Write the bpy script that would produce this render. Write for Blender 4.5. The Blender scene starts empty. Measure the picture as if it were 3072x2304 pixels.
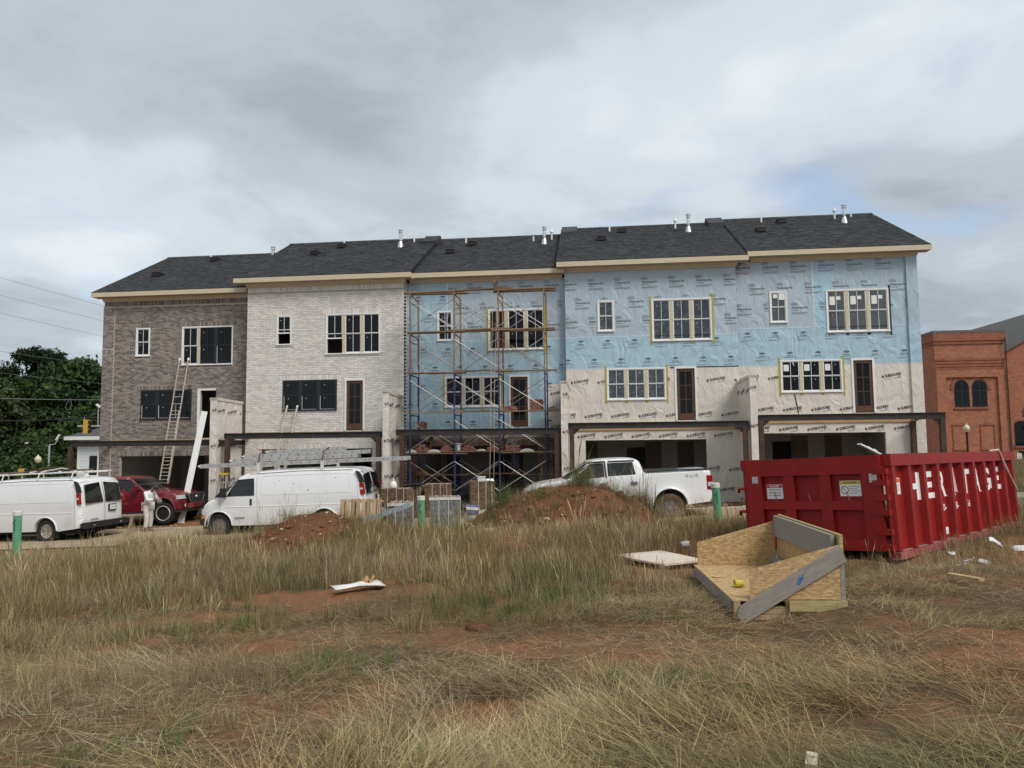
import bpy, bmesh, math, random
import numpy as np
from mathutils import Vector, Matrix
from mathutils.geometry import delaunay_2d_cdt
R=math.radians
random.seed(7); rng=np.random.default_rng(11)
SC=bpy.context.scene
COL=SC.collection
# ---------------------------------------------------------------- camera
PITCH,ROLL=R(4.5),R(0.6)
EYE=Vector((0,0,1.6))
cd=bpy.data.cameras.new('camera'); cam=bpy.data.objects.new('camera',cd); COL.objects.link(cam)
cd.sensor_width=36; cd.lens=36*2200/3072; cd.clip_start=.05; cd.clip_end=3000
_f=Vector((0,math.cos(PITCH),math.sin(PITCH))); _u0=Vector((0,-math.sin(PITCH),math.cos(PITCH))); _r0=Vector((1,0,0))
_r=_r0*math.cos(ROLL)-_u0*math.sin(ROLL); _u=_u0*math.cos(ROLL)+_r0*math.sin(ROLL)
_m=Matrix((_r,_u,-_f)).transposed().to_4x4(); _m.translation=EYE
cam.matrix_world=_m
SC.camera=cam
# ---------------------------------------------------------------- world: broken overcast over a Nishita sky
SUN_EL,SUN_AZ=R(48),R(138)      # azimuth clockwise from +Y : behind the camera, to the right
w=bpy.data.worlds.new('World'); SC.world=w; w.use_nodes=True
nt=w.node_tree; nt.nodes.clear()
def wn(t,**k):
    n=nt.nodes.new(t)
    for a,b in k.items(): setattr(n,a,b)
    return n
def wl(a,b): nt.links.new(a,b)
def wmath(op,a,b=None):
    n=wn('ShaderNodeMath',operation=op)
    for i,v in ((0,a),(1,b)):
        if v is None: continue
        if isinstance(v,(int,float)): n.inputs[i].default_value=v
        else: wl(v,n.inputs[i])
    return n.outputs[0]
sky=wn('ShaderNodeTexSky',sky_type='NISHITA',sun_disc=False,sun_elevation=SUN_EL,sun_rotation=SUN_AZ,air_density=1.0,dust_density=1.0,ozone_density=1.5)
skys=wn('ShaderNodeVectorMath',operation='SCALE'); wl(sky.outputs[0],skys.inputs[0]); skys.inputs[3].default_value=.11
tc=wn('ShaderNodeTexCoord'); sep=wn('ShaderNodeSeparateXYZ'); wl(tc.outputs['Generated'],sep.inputs[0])
zz=wmath('ADD',wmath('MAXIMUM',sep.outputs[2],0.0),0.16)
cmb=wn('ShaderNodeCombineXYZ'); wl(wmath('DIVIDE',sep.outputs[0],zz),cmb.inputs[0]); wl(wmath('DIVIDE',sep.outputs[1],zz),cmb.inputs[1])
def cloud(scale,off,detail,rough,dist):
    mp=wn('ShaderNodeMapping'); wl(cmb.outputs[0],mp.inputs[0]); mp.inputs['Location'].default_value=off
    n=wn('ShaderNodeTexNoise'); wl(mp.outputs[0],n.inputs['Vector'])
    n.inputs['Scale'].default_value=scale; n.inputs['Detail'].default_value=detail; n.inputs['Roughness'].default_value=rough; n.inputs['Distortion'].default_value=dist
    return n.outputs[0]
def ramp(fac,stops):
    r=wn('ShaderNodeValToRGB'); wl(fac,r.inputs[0]); e=r.color_ramp.elements
    e[0].position,e[0].color=stops[0][0],(*stops[0][1],1); e[1].position,e[1].color=stops[-1][0],(*stops[-1][1],1)
    for p,c in stops[1:-1]:
        x=e.new(p); x.color=(*c,1)
    r.color_ramp.interpolation='EASE'
    return r.outputs[0]
big=cloud(.62,(7.05,3.1,0),3,.5,.3); fine=cloud(1.9,(5.1,2.2,3),7,.56,.25)
mixn=wmath('ADD',wmath('MULTIPLY',big,.62),wmath('MULTIPLY',fine,.38))
ccol=ramp(mixn,[(.36,(.225,.252,.28)),(.46,(.295,.332,.363)),(.55,(.375,.414,.445)),(.68,(.475,.508,.53))])
hole=ramp(cloud(.95,(10.4,9.15,1),6,.52,.35),[(.60,(0,0,0)),(.72,(.55,.55,.55))])
mx=wn('ShaderNodeMix',data_type='RGBA'); wl(hole,mx.inputs[0]); wl(ccol,mx.inputs[6]); wl(skys.outputs[0],mx.inputs[7])
bg=wn('ShaderNodeBackground'); wl(mx.outputs[2],bg.inputs[0]); bg.inputs[1].default_value=1.0
wo=wn('ShaderNodeOutputWorld'); wl(bg.outputs[0],wo.inputs[0])
# ---------------------------------------------------------------- sun through thin cloud
sd=bpy.data.lights.new('sun','SUN'); sd.energy=1.5; sd.angle=R(24); sd.color=(1,.95,.87)
sun=bpy.data.objects.new('sun',sd); COL.objects.link(sun)
_sd=Vector((math.sin(SUN_AZ)*math.cos(SUN_EL),math.cos(SUN_AZ)*math.cos(SUN_EL),math.sin(SUN_EL)))
sun.rotation_euler=_sd.to_track_quat('Z','Y').to_euler(); sun.location=_sd*60
vs=SC.view_settings; vs.view_transform='Standard'; vs.look='None'; vs.exposure=.82; vs.gamma=1; vs.use_curve_mapping=False
SC.render.engine='CYCLES'; SC.cycles.use_denoising=True; SC.cycles.denoising_prefilter='NONE'; SC.cycles.max_bounces=5; SC.cycles.diffuse_bounces=3; SC.cycles.glossy_bounces=2; SC.cycles.transmission_bounces=2; SC.cycles.caustics_reflective=False; SC.cycles.caustics_refractive=False
# ---------------------------------------------------------------- helpers
_mats={}
def M(name,col=(.5,.5,.5),rough=.75,metal=0,var=.12,vscale=6,bump=0,bscale=40,col2=None,rnd=0,spec=.5,coat=0,stretch=(1,1,1),dirt=None,bdet=5,bdist=0,bstretch=None):
    """procedural principled material: noise between col and col2, optional per-piece tone, bump, dirt blotches"""
    if name in _mats: return _mats[name]
    m=bpy.data.materials.new(name); m.use_nodes=True; t=m.node_tree; N=t.nodes; L=t.links
    b=N['Principled BSDF']; b.inputs['Roughness'].default_value=rough; b.inputs['Metallic'].default_value=metal
    b.inputs['Specular IOR Level'].default_value=spec; b.inputs['Coat Weight'].default_value=coat; b.inputs['Coat Roughness'].default_value=.05
    tc=N.new('ShaderNodeTexCoord'); mp=N.new('ShaderNodeMapping'); L.new(tc.outputs['Object'],mp.inputs[0]); mp.inputs['Scale'].default_value=stretch
    c2=col2 or tuple(min(1,c*(1+var)) for c in col); c1=col if col2 else tuple(c*(1-var) for c in col)
    nz=N.new('ShaderNodeTexNoise'); L.new(mp.outputs[0],nz.inputs['Vector']); nz.inputs['Scale'].default_value=vscale; nz.inputs['Detail'].default_value=6; nz.inputs['Roughness'].default_value=.62
    mr=N.new('ShaderNodeMapRange'); L.new(nz.outputs[0],mr.inputs[0]); mr.inputs[1].default_value=.32; mr.inputs[2].default_value=.68
    mix=N.new('ShaderNodeMix'); mix.data_type='RGBA'; L.new(mr.outputs[0],mix.inputs[0]); mix.inputs[6].default_value=(*c1,1); mix.inputs[7].default_value=(*c2,1)
    out=mix.outputs[2]
    if rnd:
        g=N.new('ShaderNodeNewGeometry'); oi=N.new('ShaderNodeObjectInfo')
        a=N.new('ShaderNodeMath'); a.operation='ADD'; L.new(g.outputs['Random Per Island'],a.inputs[0]); L.new(oi.outputs['Random'],a.inputs[1])
        fr=N.new('ShaderNodeMath'); fr.operation='FRACT'; L.new(a.outputs[0],fr.inputs[0])
        m2=N.new('ShaderNodeMapRange'); L.new(fr.outputs[0],m2.inputs[0]); m2.inputs[3].default_value=1-rnd; m2.inputs[4].default_value=1+rnd
        sc=N.new('ShaderNodeVectorMath'); sc.operation='SCALE'; L.new(out,sc.inputs[0]); L.new(m2.outputs[0],sc.inputs[3]); out=sc.outputs[0]
    if dirt:
        dc,dsc,dlo,dhi,damt=dirt
        dn=N.new('ShaderNodeTexNoise'); L.new(tc.outputs['Object'],dn.inputs['Vector']); dn.inputs['Scale'].default_value=dsc; dn.inputs['Detail'].default_value=8; dn.inputs['Roughness'].default_value=.65
        dr=N.new('ShaderNodeMapRange'); L.new(dn.outputs[0],dr.inputs[0]); dr.inputs[1].default_value=dlo; dr.inputs[2].default_value=dhi; dr.inputs[4].default_value=damt
        dm=N.new('ShaderNodeMix'); dm.data_type='RGBA'; L.new(dr.outputs[0],dm.inputs[0]); L.new(out,dm.inputs[6]); dm.inputs[7].default_value=(*dc,1); out=dm.outputs[2]
    L.new(out,b.inputs['Base Color'])
    if bump:
        bn=N.new('ShaderNodeTexNoise'); L.new(mp.outputs[0],bn.inputs['Vector']); bn.inputs['Scale'].default_value=bscale; bn.inputs['Detail'].default_value=bdet; bn.inputs['Distortion'].default_value=bdist
        if bstretch: mp2=N.new('ShaderNodeMapping'); L.new(tc.outputs['Object'],mp2.inputs[0]); mp2.inputs['Scale'].default_value=bstretch; L.new(mp2.outputs[0],bn.inputs['Vector'])
        bp=N.new('ShaderNodeBump'); L.new(bn.outputs[0],bp.inputs['Height']); bp.inputs['Strength'].default_value=min(1,bump); bp.inputs['Distance'].default_value=.02*max(1,bump)
        L.new(bp.outputs[0],b.inputs['Normal'])
    _mats[name]=m; return m
class MB:
    def __init__(s): s.v=[]; s.f=[]
    def add(s,vs,fs):
        o=len(s.v); s.v+= [tuple(p) for p in vs]; s.f+=[tuple(i+o for i in f) for f in fs]; return s
    def box(s,x0,x1,y0,y1,z0,z1,m=None):
        vs=[(x,y,z) for x in(x0,x1) for y in(y0,y1) for z in(z0,z1)]
        if m: vs=[m@Vector(p) for p in vs]
        return s.add(vs,[(0,1,3,2),(4,6,7,5),(0,4,5,1),(2,3,7,6),(0,2,6,4),(1,5,7,3)])
    def bar(s,p,q,w,h,up=(0,0,1)):
        p,q=Vector(p),Vector(q); d=(q-p); L=d.length; d.normalize(); up=Vector(up)
        if abs(d.dot(up))>.98: up=Vector((0,1,0))
        a=d.cross(up).normalized(); b=a.cross(d)
        vs=[e+a*x*w/2+b*y*h/2 for e in(p,q) for x in(-1,1) for y in(-1,1)]
        return s.add(vs,[(0,1,3,2),(4,6,7,5),(0,4,5,1),(2,3,7,6),(0,2,6,4),(1,5,7,3)])
    def tube(s,pts,r,n=8,cap=True):
        pts=[Vector(p) for p in pts]; rs=r if isinstance(r,(list,tuple)) else [r]*len(pts)
        rings=[]; up=None
        for i,p in enumerate(pts):
            d=(pts[min(i+1,len(pts)-1)]-pts[max(i-1,0)]).normalized()
            if up is None:
                up=Vector((0,0,1)) if abs(d.z)<.9 else Vector((1,0,0))
            a=d.cross(up).normalized(); up=a.cross(d).normalized()
            rings.append([p+(a*math.cos(t)+up*math.sin(t))*rs[i] for t in [2*math.pi*k/n for k in range(n)]])
        o=[p for r_ in rings for p in r_]; fs=[]
        for i in range(len(pts)-1):
            for k in range(n): fs.append((i*n+k,i*n+(k+1)%n,(i+1)*n+(k+1)%n,(i+1)*n+k))
        if cap: fs.append(tuple(range(n))[::-1]); fs.append(tuple((len(pts)-1)*n+k for k in range(n)))
        return s.add(o,fs)
    def lathe(s,prof,c=(0,0,0),n=16,axis='z',cap=True):
        c=Vector(c); o=[]
        for (r,h) in prof:
            for k in range(n):
                t=2*math.pi*k/n; a,b=r*math.cos(t),r*math.sin(t)
                o.append(c+Vector({'z':(a,b,h),'y':(a,h,b),'x':(h,a,b)}[axis]))
        fs=[]
        for i in range(len(prof)-1):
            for k in range(n): fs.append((i*n+k,i*n+(k+1)%n,(i+1)*n+(k+1)%n,(i+1)*n+k))
        if cap: fs.append(tuple(range(n))[::-1]); fs.append(tuple((len(prof)-1)*n+k for k in range(n)))
        return s.add(o,fs)
    def prism(s,poly,d0,d1,ax='y'):
        """extrude a 2d polygon: ax='y' -> poly in xz; 'x' -> poly in yz; 'z' -> poly in xy"""
        g={'y':lambda a,b,d:(a,d,b),'x':lambda a,b,d:(d,a,b),'z':lambda a,b,d:(a,b,d)}[ax]; n=len(poly)
        vs=[g(a,b,d0) for a,b in poly]+[g(a,b,d1) for a,b in poly]
        return s.add(vs,[tuple(range(n)),tuple(range(2*n-1,n-1,-1))]+[(i,i+n,(i+1)%n+n,(i+1)%n) for i in range(n)])
    def mesh(s,name,smooth=False,mat=None,fix=True):
        me=bpy.data.meshes.new(name); me.from_pydata([tuple(p) for p in s.v],[],s.f); me.update()
        if fix:
            bm=bmesh.new(); bm.from_mesh(me); bmesh.ops.recalc_face_normals(bm,faces=bm.faces); bm.to_mesh(me); bm.free()
        if smooth:
            me.polygons.foreach_set('use_smooth',[True]*len(me.polygons)); me.set_sharp_from_angle(angle=R(38))
        if mat: me.materials.append(mat)
        return me
    def build(s,name,mat,parent=None,smooth=False,loc=None,rot=None,fix=True,kind=None):
        o=bpy.data.objects.new(name,s.mesh(name,smooth,mat,fix)); COL.objects.link(o)
        if parent: o.parent=parent
        if loc is not None: o.location=loc
        if rot is not None: o.rotation_euler=rot
        if kind: o['kind']=kind
        return o
def tag(o,label,cat,group=None):
    o['label']=label; o['category']=cat
    if group: o['group']=group
    return o
def empty(name,loc,rot=(0,0,0)):
    o=bpy.data.objects.new(name,None); COL.objects.link(o); o.location=loc; o.rotation_euler=rot; o.empty_display_size=.2; return o
def thing(name,label,cat,loc,rot=(0,0,0),group=None): return tag(empty(name,loc,rot),label,cat,group)
def inst(name,me,parent=None,loc=(0,0,0),rot=(0,0,0),sc=(1,1,1)):
    o=bpy.data.objects.new(name,me); COL.objects.link(o); o.parent=parent; o.location=loc; o.rotation_euler=rot; o.scale=sc; return o
def copy_tree(o,parent=None):
    c=o.copy(); COL.objects.link(c); c.parent=parent
    for ch in o.children: copy_tree(ch,c)
    return c
# value noise for layout
_perm=rng.random((256,256))
def vn(x,y,sc=1.,ox=0,oy=0):
    x=np.asarray(x,float)*sc+ox+100; y=np.asarray(y,float)*sc+oy+100
    xi=np.floor(x).astype(int); yi=np.floor(y).astype(int); fx=x-xi; fy=y-yi
    fx=fx*fx*(3-2*fx); fy=fy*fy*(3-2*fy); g=lambda a,b:_perm[a%256,b%256]
    return (g(xi,yi)*(1-fx)+g(xi+1,yi)*fx)*(1-fy)+(g(xi,yi+1)*(1-fx)+g(xi+1,yi+1)*fx)*fy
def fbm(x,y,sc=1.,o=4,ox=0):
    t=0;a=1;n=0
    for i in range(o): t=t+a*vn(x,y,sc*2**i,ox+i*17.3,ox*1.7+i*9.1); n+=a; a*=.5
    return t/n
# ---------------------------------------------------------------- the row's own frame: s along the row, off away from the camera
TH=R(6.4); ROWD=29.6
ES=Vector((math.cos(TH),-math.sin(TH),0)); EN=Vector((math.sin(TH),math.cos(TH),0)); B0=Vector((0,ROWD,0))
def fw(s,off,z): return B0+ES*s+EN*off+Vector((0,0,z))
def to_row(x,y):
    return x*ES.x+(y-ROWD)*ES.y, x*EN.x+(y-ROWD)*EN.y
# ---------------------------------------------------------------- terrain heights
def smooth(a,b,t): t=np.clip((t-a)/(b-a),0,1); return t*t*(3-2*t)
def road_z(s): return -.95+.037*np.clip(s,-40,40)
def g_base(x,y):
    x=np.asarray(x,float); y=np.asarray(y,float)
    s,off=to_row(x,y)
    fld=np.interp(y,[-30,0,4,8,12,16,20,24],[.3,0,-.22,-.5,-.62,-.78,-.95,-1.0])+.037*np.clip(x,-30,30)*np.clip(y/8,0,1)
    fld=fld+(fbm(x,y,.35,3,3)-.5)*.34+(fbm(x,y,1.5,3,8)-.5)*.13
    fld=fld+.30*np.exp(-((x-.6)/4.2)**2-((y-15.6)/2.6)**2)
    fld=fld+.42*np.exp(-((np.clip(x,-9.2,-4.5)-x)/1.6)**2-((y-19.0-.02*x)/1.0)**2)
    fld=fld-.34*np.exp(-((x-5.3)/2.3)**2-((y-20.2)/1.9)**2)-.12*smooth(-6,-11,x)*smooth(17,20,y)
    rd=road_z(s)-.012
    pad=-1.0+.0247*np.clip(s,-30,30)
    t=smooth(-9.6,-8.7,off); z=fld*(1-t)+rd*t
    t2=smooth(-4.3,-2.5,off); z=z*(1-t2)+(pad+(fbm(x,y,2.2,2,5)-.5)*.06*(off<-.6))*t2
    # beyond: ground falls to the street on the left, bank rises on the right
    t3=smooth(16,30,off); far=-1.3-1.6*smooth(5,-30,s)
    z=z*(1-t3)+far*t3
    bank=smooth(17,24,s)*smooth(-4.6,1,off); z=z+bank*.5
    lf=smooth(-21,-30,s)*smooth(-4,10,off); z=z-lf*1.3
    return z
MOUNDS=[(1.15,18.35,2.35,2.0,1.36,.55),(-4.95,18.7,1.35,1.2,.46,1.0)]
def mound_h(i,x,y):
    cx,cy,rx,ry,h,k=MOUNDS[i]
    dx=(x-cx)/rx; dy=(y-cy)/ry; d=np.sqrt(dx*dx+dy*dy)
    ang=np.arctan2(dy,dx); d=d*(1+.10*np.sin(3*ang+i)+.06*np.sin(7*ang+2*i))
    p=np.clip(1-d**(3.0 if k<1 else 2.0),-.5,1)
    z=h*np.where(p>0,p**(.9),p*.25)
    tilt=np.clip(.84+.15*(x-cx)/rx,0,1.0) if i==0 else 1
    return z*tilt+np.clip(p,0,1)*((fbm(x,y,1.3,4,21+i)-.5)*.42)
def gz(x,y):
    z=g_base(x,y)
    for i in range(len(MOUNDS)): z=np.maximum(z,g_base(x,y)+mound_h(i,np.asarray(x,float),np.asarray(y,float)))
    return z
def gzf(x,y): return float(gz(np.array([float(x)]),np.array([float(y)]))[0])
# ================================================================ ground, alley, mounds
def node_ground(name,clay=(.25,.105,.048),clay2=(.35,.17,.09),thatch=(.17,.12,.065),thatch2=(.10,.07,.038),th_lo=.40,th_hi=.58):
    m=bpy.data.materials.new(name); m.use_nodes=True; t=m.node_tree; N=t.nodes; L=t.links; b=N['Principled BSDF']; b.inputs['Roughness'].default_value=.95; b.inputs['Specular IOR Level'].default_value=.15
    tc=N.new('ShaderNodeTexCoord')
    def nz(sc,det=6,ro=.6):
        n=N.new('ShaderNodeTexNoise'); L.new(tc.outputs['Object'],n.inputs['Vector']); n.inputs['Scale'].default_value=sc; n.inputs['Detail'].default_value=det; n.inputs['Roughness'].default_value=ro; return n.outputs[0]
    def mp(x,a,bb):
        r=N.new('ShaderNodeMapRange'); L.new(x,r.inputs[0]); r.inputs[1].default_value=a; r.inputs[2].default_value=bb; return r.outputs[0]
    def mix(f,a,c):
        q=N.new('ShaderNodeMix'); q.data_type='RGBA'; L.new(f,q.inputs[0])
        for i,v in((6,a),(7,c)):
            if isinstance(v,tuple): q.inputs[i].default_value=(*v,1)
            else: L.new(v,q.inputs[i])
        return q.outputs[2]
    c=mix(mp(nz(5,8,.7),.3,.7),clay,clay2); th=mix(mp(nz(14,8,.75),.35,.65),thatch,thatch2)
    o=mix(mp(nz(.55,7,.62),th_lo,th_hi),c,th); o=mix(mp(nz(60,3,.7),.62,.78),o,tuple(min(1,q*1.7) for q in clay2))
    L.new(o,b.inputs['Base Color'])
    bp=N.new('ShaderNodeBump'); L.new(nz(26,8,.75),bp.inputs['Height']); bp.inputs['Strength'].default_value=.9; bp.inputs['Distance'].default_value=.05; L.new(bp.outputs[0],b.inputs['Normal'])
    return m
GROUND=node_ground('clay_and_thatch')
CLAY=node_ground('red_clay_mound',(.13,.055,.028),(.22,.098,.05),(.17,.095,.05),(.09,.045,.025),.42,.66)
def height_sheet(name,xs,ys,zf,mat,parent=None):
    X,Y=np.meshgrid(xs,ys); Z=zf(X,Y); nx,ny=len(xs),len(ys)
    v=np.stack([X.ravel(),Y.ravel(),Z.ravel()],1)
    i=np.arange(nx*ny).reshape(ny,nx); f=np.stack([i[:-1,:-1].ravel(),i[:-1,1:].ravel(),i[1:,1:].ravel(),i[1:,:-1].ravel()],1)
    me=bpy.data.meshes.new(name); me.vertices.add(len(v)); me.vertices.foreach_set('co',v.ravel()); me.loops.add(f.size); me.loops.foreach_set('vertex_index',f.ravel().astype(np.int32))
    me.polygons.add(len(f)); me.polygons.foreach_set('loop_start',np.arange(0,f.size,4,dtype=np.int32)); me.polygons.foreach_set('loop_total',np.full(len(f),4,dtype=np.int32)); me.update(calc_edges=True); me.validate()
    me.polygons.foreach_set('use_smooth',[True]*len(me.polygons)); me.materials.append(mat)
    o=bpy.data.objects.new(name,me); COL.objects.link(o); o.parent=parent; return o
xs=np.concatenate([[-900,-500,-260,-150,-100,-75,-60,-50,-42,-36,-31,-27],np.arange(-24,26.01,.16),[29,33,38,45,55,70,100,160,300,550,900]])
ys=np.concatenate([[-60,-30,-14,-6,-2,0],np.arange(1.2,21.9,.13),np.arange(22,36,.4),[38,41,45,50,56,63,72,85,105,140,200,320,600,1000]])
g=height_sheet('ground',xs,ys,g_base,GROUND); g['kind']='structure'
# alley: compacted tan dirt and crushed stone strip with a concrete edge band
ALLEY=M('alley_dirt',(.30,.215,.135),.95,var=.25,vscale=3,bump=.7,bscale=30,col2=(.42,.33,.23),dirt=((.22,.13,.07),1.2,.5,.68,.7))
CONC=M('concrete',(.42,.37,.30),.9,var=.14,vscale=4,bump=.3,bscale=60)
def strip(name,o0,o1,mat,dz,thick=.0,s0=-60,s1=60,n=120):
    b=MB(); 
    for k in range(n):
        a,c=s0+(s1-s0)*k/n,s0+(s1-s0)*(k+1)/n
        q=[fw(a,o0,road_z(a)+dz),fw(c,o0,road_z(c)+dz),fw(c,o1,road_z(c)+dz),fw(a,o1,road_z(a)+dz)]
        if thick:
            lo=[p-Vector((0,0,thick)) for p in q]
            b.add(q+lo,[(0,1,2,3),(7,6,5,4),(0,4,5,1),(2,6,7,3)])
        else: b.add(q,[(0,1,2,3)])
    o=b.build(name,mat,fix=True); o['kind']='structure'; return o
strip('alley_road',-8.85,-4.35,ALLEY,.004)
strip('concrete_edge',-4.35,-4.05,CONC,.03,.2,s0=-60,s1=14.0)
# asphalt street that the alley meets on the right, with kerb
ASPH=M('asphalt',(.075,.068,.062),.9,var=.2,vscale=5,bump=.3,bscale=80)
def patch(name,s0,s1,o0,o1,mat,dz,th=0):
    b=MB(); n=20
    for k in range(n):
        a,c=s0+(s1-s0)*k/n,s0+(s1-s0)*(k+1)/n
        b.add([fw(a,o0,road_z(a)+dz),fw(c,o0,road_z(c)+dz),fw(c,o1,road_z(c)+dz),fw(a,o1,road_z(a)+dz)]+([fw(a,o0,road_z(a)+dz-th),fw(c,o0,road_z(c)+dz-th),fw(c,o1,road_z(c)+dz-th),fw(a,o1,road_z(a)+dz-th)] if th else []),[(0,1,2,3)]+([(0,4,5,1),(2,6,7,3)] if th else []))
    o=b.build(name,mat); o['kind']='structure'; return o
patch('street',14.2,60,-8.8,-4.38,ASPH,.010)
patch('street_kerb',14.2,60,-4.38,-4.2,CONC,.15,.25)
# mounds: each its own heap with clods and stones
def make_stone(seed,flat=.6):
    r=random.Random(seed); bm=bmesh.new(); bmesh.ops.create_icosphere(bm,subdivisions=1,radius=1)
    for v in bm.verts: v.co=Vector((v.co.x*r.uniform(.7,1.15),v.co.y*r.uniform(.7,1.15),v.co.z*flat*r.uniform(.7,1.2)))
    me=bpy.data.meshes.new('stone'); bm.to_mesh(me); bm.free(); return me
STONES=[make_stone(k) for k in range(5)]
PALE=M('pale_stone',(.50,.42,.33),.9,var=.3,vscale=7,rnd=.25,bump=.3)
CLOD=M('clay_clod',(.16,.068,.035),.95,var=.3,vscale=8,rnd=.35,bump=.5)
def scatter_mesh(name,pts,mat,parent,kind='stuff'):
    """pts: (x,y,z,size,seed) -> one mesh of small stones"""
    V=[];F=[]
    for (x,y,z,sz,sd) in pts:
        me=STONES[sd%5]; o=len(V); ca,sa=math.cos(sd*1.7),math.sin(sd*1.7)
        for v in me.vertices: V.append((x+sz*(v.co.x*ca-v.co.y*sa),y+sz*(v.co.x*sa+v.co.y*ca),z+sz*v.co.z))
        for p in me.polygons: F.append(tuple(i+o for i in p.vertices))
    b=MB(); b.v=V; b.f=F
    return b.build(name,mat,parent,kind=kind)
for i,(lab) in enumerate(('long red clay dirt mound in front of the white pickup truck','small red clay dirt heap in front of the ladder van rear wheel')):
    cx,cy,rx,ry,h,k=MOUNDS[i]
    t=thing('dirt_mound',lab,'dirt mound',(cx,cy,gzf(cx,cy)-h))
    xs_=np.arange(cx-rx*1.25,cx+rx*1.25,.07); ys_=np.arange(cy-ry*1.3,cy+ry*1.3,.07)
    o=height_sheet('heap',xs_,ys_,lambda X,Y:g_base(X,Y)+mound_h(i,X,Y)+(fbm(X,Y,6,3,40)-.5)*.07,CLAY)
    o.parent=t; o.matrix_parent_inverse=Matrix.Translation(-t.location)
    def pts(n,lo,hi,seed):
        r=random.Random(seed); out=[]
        while len(out)<n:
            a=r.uniform(0,6.28); d=math.sqrt(r.random())*1.02; x=cx+rx*d*math.cos(a); y=cy+ry*d*math.sin(a)
            sz=lo*(hi/lo)**(r.random()**2.2); out.append((x-t.location.x,y-t.location.y,gzf(x,y)-t.location.z+sz*.15,sz,r.randrange(9999)))
        return out
    scatter_mesh('clod',pts(700 if i==0 else 260,.015,.10,3+i),CLOD,t)
    scatter_mesh('stone',pts(230 if i==0 else 120,.012,.06,9+i),PALE,t)
# rubble along the building apron and gravel at the alley edge
GRAVEL=M('grey_gravel',(.34,.29,.23),.9,var=.3,vscale=6,rnd=.3)
def row_pts(n,s0,s1,o0,o1,lo,hi,seed):
    r=random.Random(seed); out=[]
    for _ in range(n):
        s,o=r.uniform(s0,s1),r.uniform(o0,o1); p=fw(s,o,0); sz=lo*(hi/lo)**(r.random()**2)
        out.append((p.x,p.y,max(gzf(p.x,p.y),float(road_z(s)) if -8.8<o<-4 else -9)+sz*.2,sz,r.randrange(9999)))
    return out
o=scatter_mesh('rubble',row_pts(900,1.5,15,-4.0,-1.0,.02,.09,5)+row_pts(500,-18,1.5,-4.0,-2.6,.015,.06,6),M('rubble_chips',(.36,.27,.17),.9,var=.4,vscale=5,rnd=.4),None); tag(o,'pale broken brick and wood rubble along the building apron','rubble')
o=scatter_mesh('gravel',row_pts(900,-15.5,-9,-9.6,-8.5,.012,.045,7)+row_pts(1500,-18,16,-8.9,-4.4,.008,.025,8),GRAVEL,None); tag(o,'loose grey gravel on and beside the dirt alley','gravel')
# ================================================================ text print
_txt={}
def text_mesh(body,bold=0.0,spacing=1.0):
    k=(body,bold,spacing)
    if k in _txt: return _txt[k]
    c=bpy.data.curves.new('t','FONT'); c.body=body; c.size=1; c.offset=bold; c.align_x='CENTER'; c.align_y='CENTER'; c.resolution_u=2; c.space_character=spacing
    o=bpy.data.objects.new('t',c); COL.objects.link(o); bpy.context.view_layer.update()
    dg=bpy.context.evaluated_depsgraph_get(); me=o.evaluated_get(dg).to_mesh()
    v=[(p.co.x,p.co.y) for p in me.vertices]; f=[tuple(p.vertices) for p in me.polygons]
    o.evaluated_get(dg).to_mesh_clear(); bpy.data.objects.remove(o); bpy.data.curves.remove(c)
    xs=[p[0] for p in v]; ys=[p[1] for p in v]; cx,cy=(min(xs)+max(xs))/2,(min(ys)+max(ys))/2
    v=[(a-cx,b-cy) for a,b in v]; _txt[k]=(v,f,max(xs)-min(xs),max(ys)-min(ys)); return _txt[k]
class Print:
    """flat lettering collected in a plane (u right, v up), then laid 3 mm off its surface"""
    def __init__(s,keep=None): s.v=[]; s.f=[]; s.keep=keep
    def poly(s,vs,fs):
        o=len(s.v); s.v+=vs
        for f in fs:
            if s.keep:
                cu=sum(vs[i][0] for i in f)/len(f); cv=sum(vs[i][1] for i in f)/len(f)
                if not s.keep(cu,cv): continue
            s.f.append(tuple(i+o for i in f))
    def text(s,body,u,v,h=None,w=None,ang=0,bold=.0,sp=1.0):
        vs,fs,W,H=text_mesh(body,bold,sp)
        k=(h/H) if h else (w/W); kx=(w/W) if w else k
        ca,sa=math.cos(ang),math.sin(ang)
        s.poly([(u+(a*kx)*ca-(b*k)*sa,v+(a*kx)*sa+(b*k)*ca) for a,b in vs],fs)
    def rect(s,u0,u1,v0,v1,ang=0,piv=None):
        q=[(u0,v0),(u1,v0),(u1,v1),(u0,v1)]; s.pg(q,ang,piv)
    def pg(s,q,ang=0,piv=None):
        if ang:
            ca,sa=math.cos(ang),math.sin(ang); px,py=piv; q=[(px+(a-px)*ca-(b-py)*sa,py+(a-px)*sa+(b-py)*ca) for a,b in q]
        s.poly(list(q),[tuple(range(len(q)))])
    def build(s,name,mat,parent,fn=lambda u,v:(u,-.004,v),**k):
        if not s.f: return None
        b=MB(); b.v=[fn(u,v) for u,v in s.v]; b.f=s.f
        if name.startswith('printed'): k['kind']='stuff'
        return b.build(name,mat,parent,fix=False,**k)
INKW=M('faded_black_ink',(.085,.09,.10),.7,var=.2); INK=M('black_ink',(.035,.035,.04),.7,var=.1); INKG=M('grey_ink',(.30,.31,.32),.7,var=.1); INKR=M('brown_red_ink',(.22,.085,.06),.7)
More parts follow.
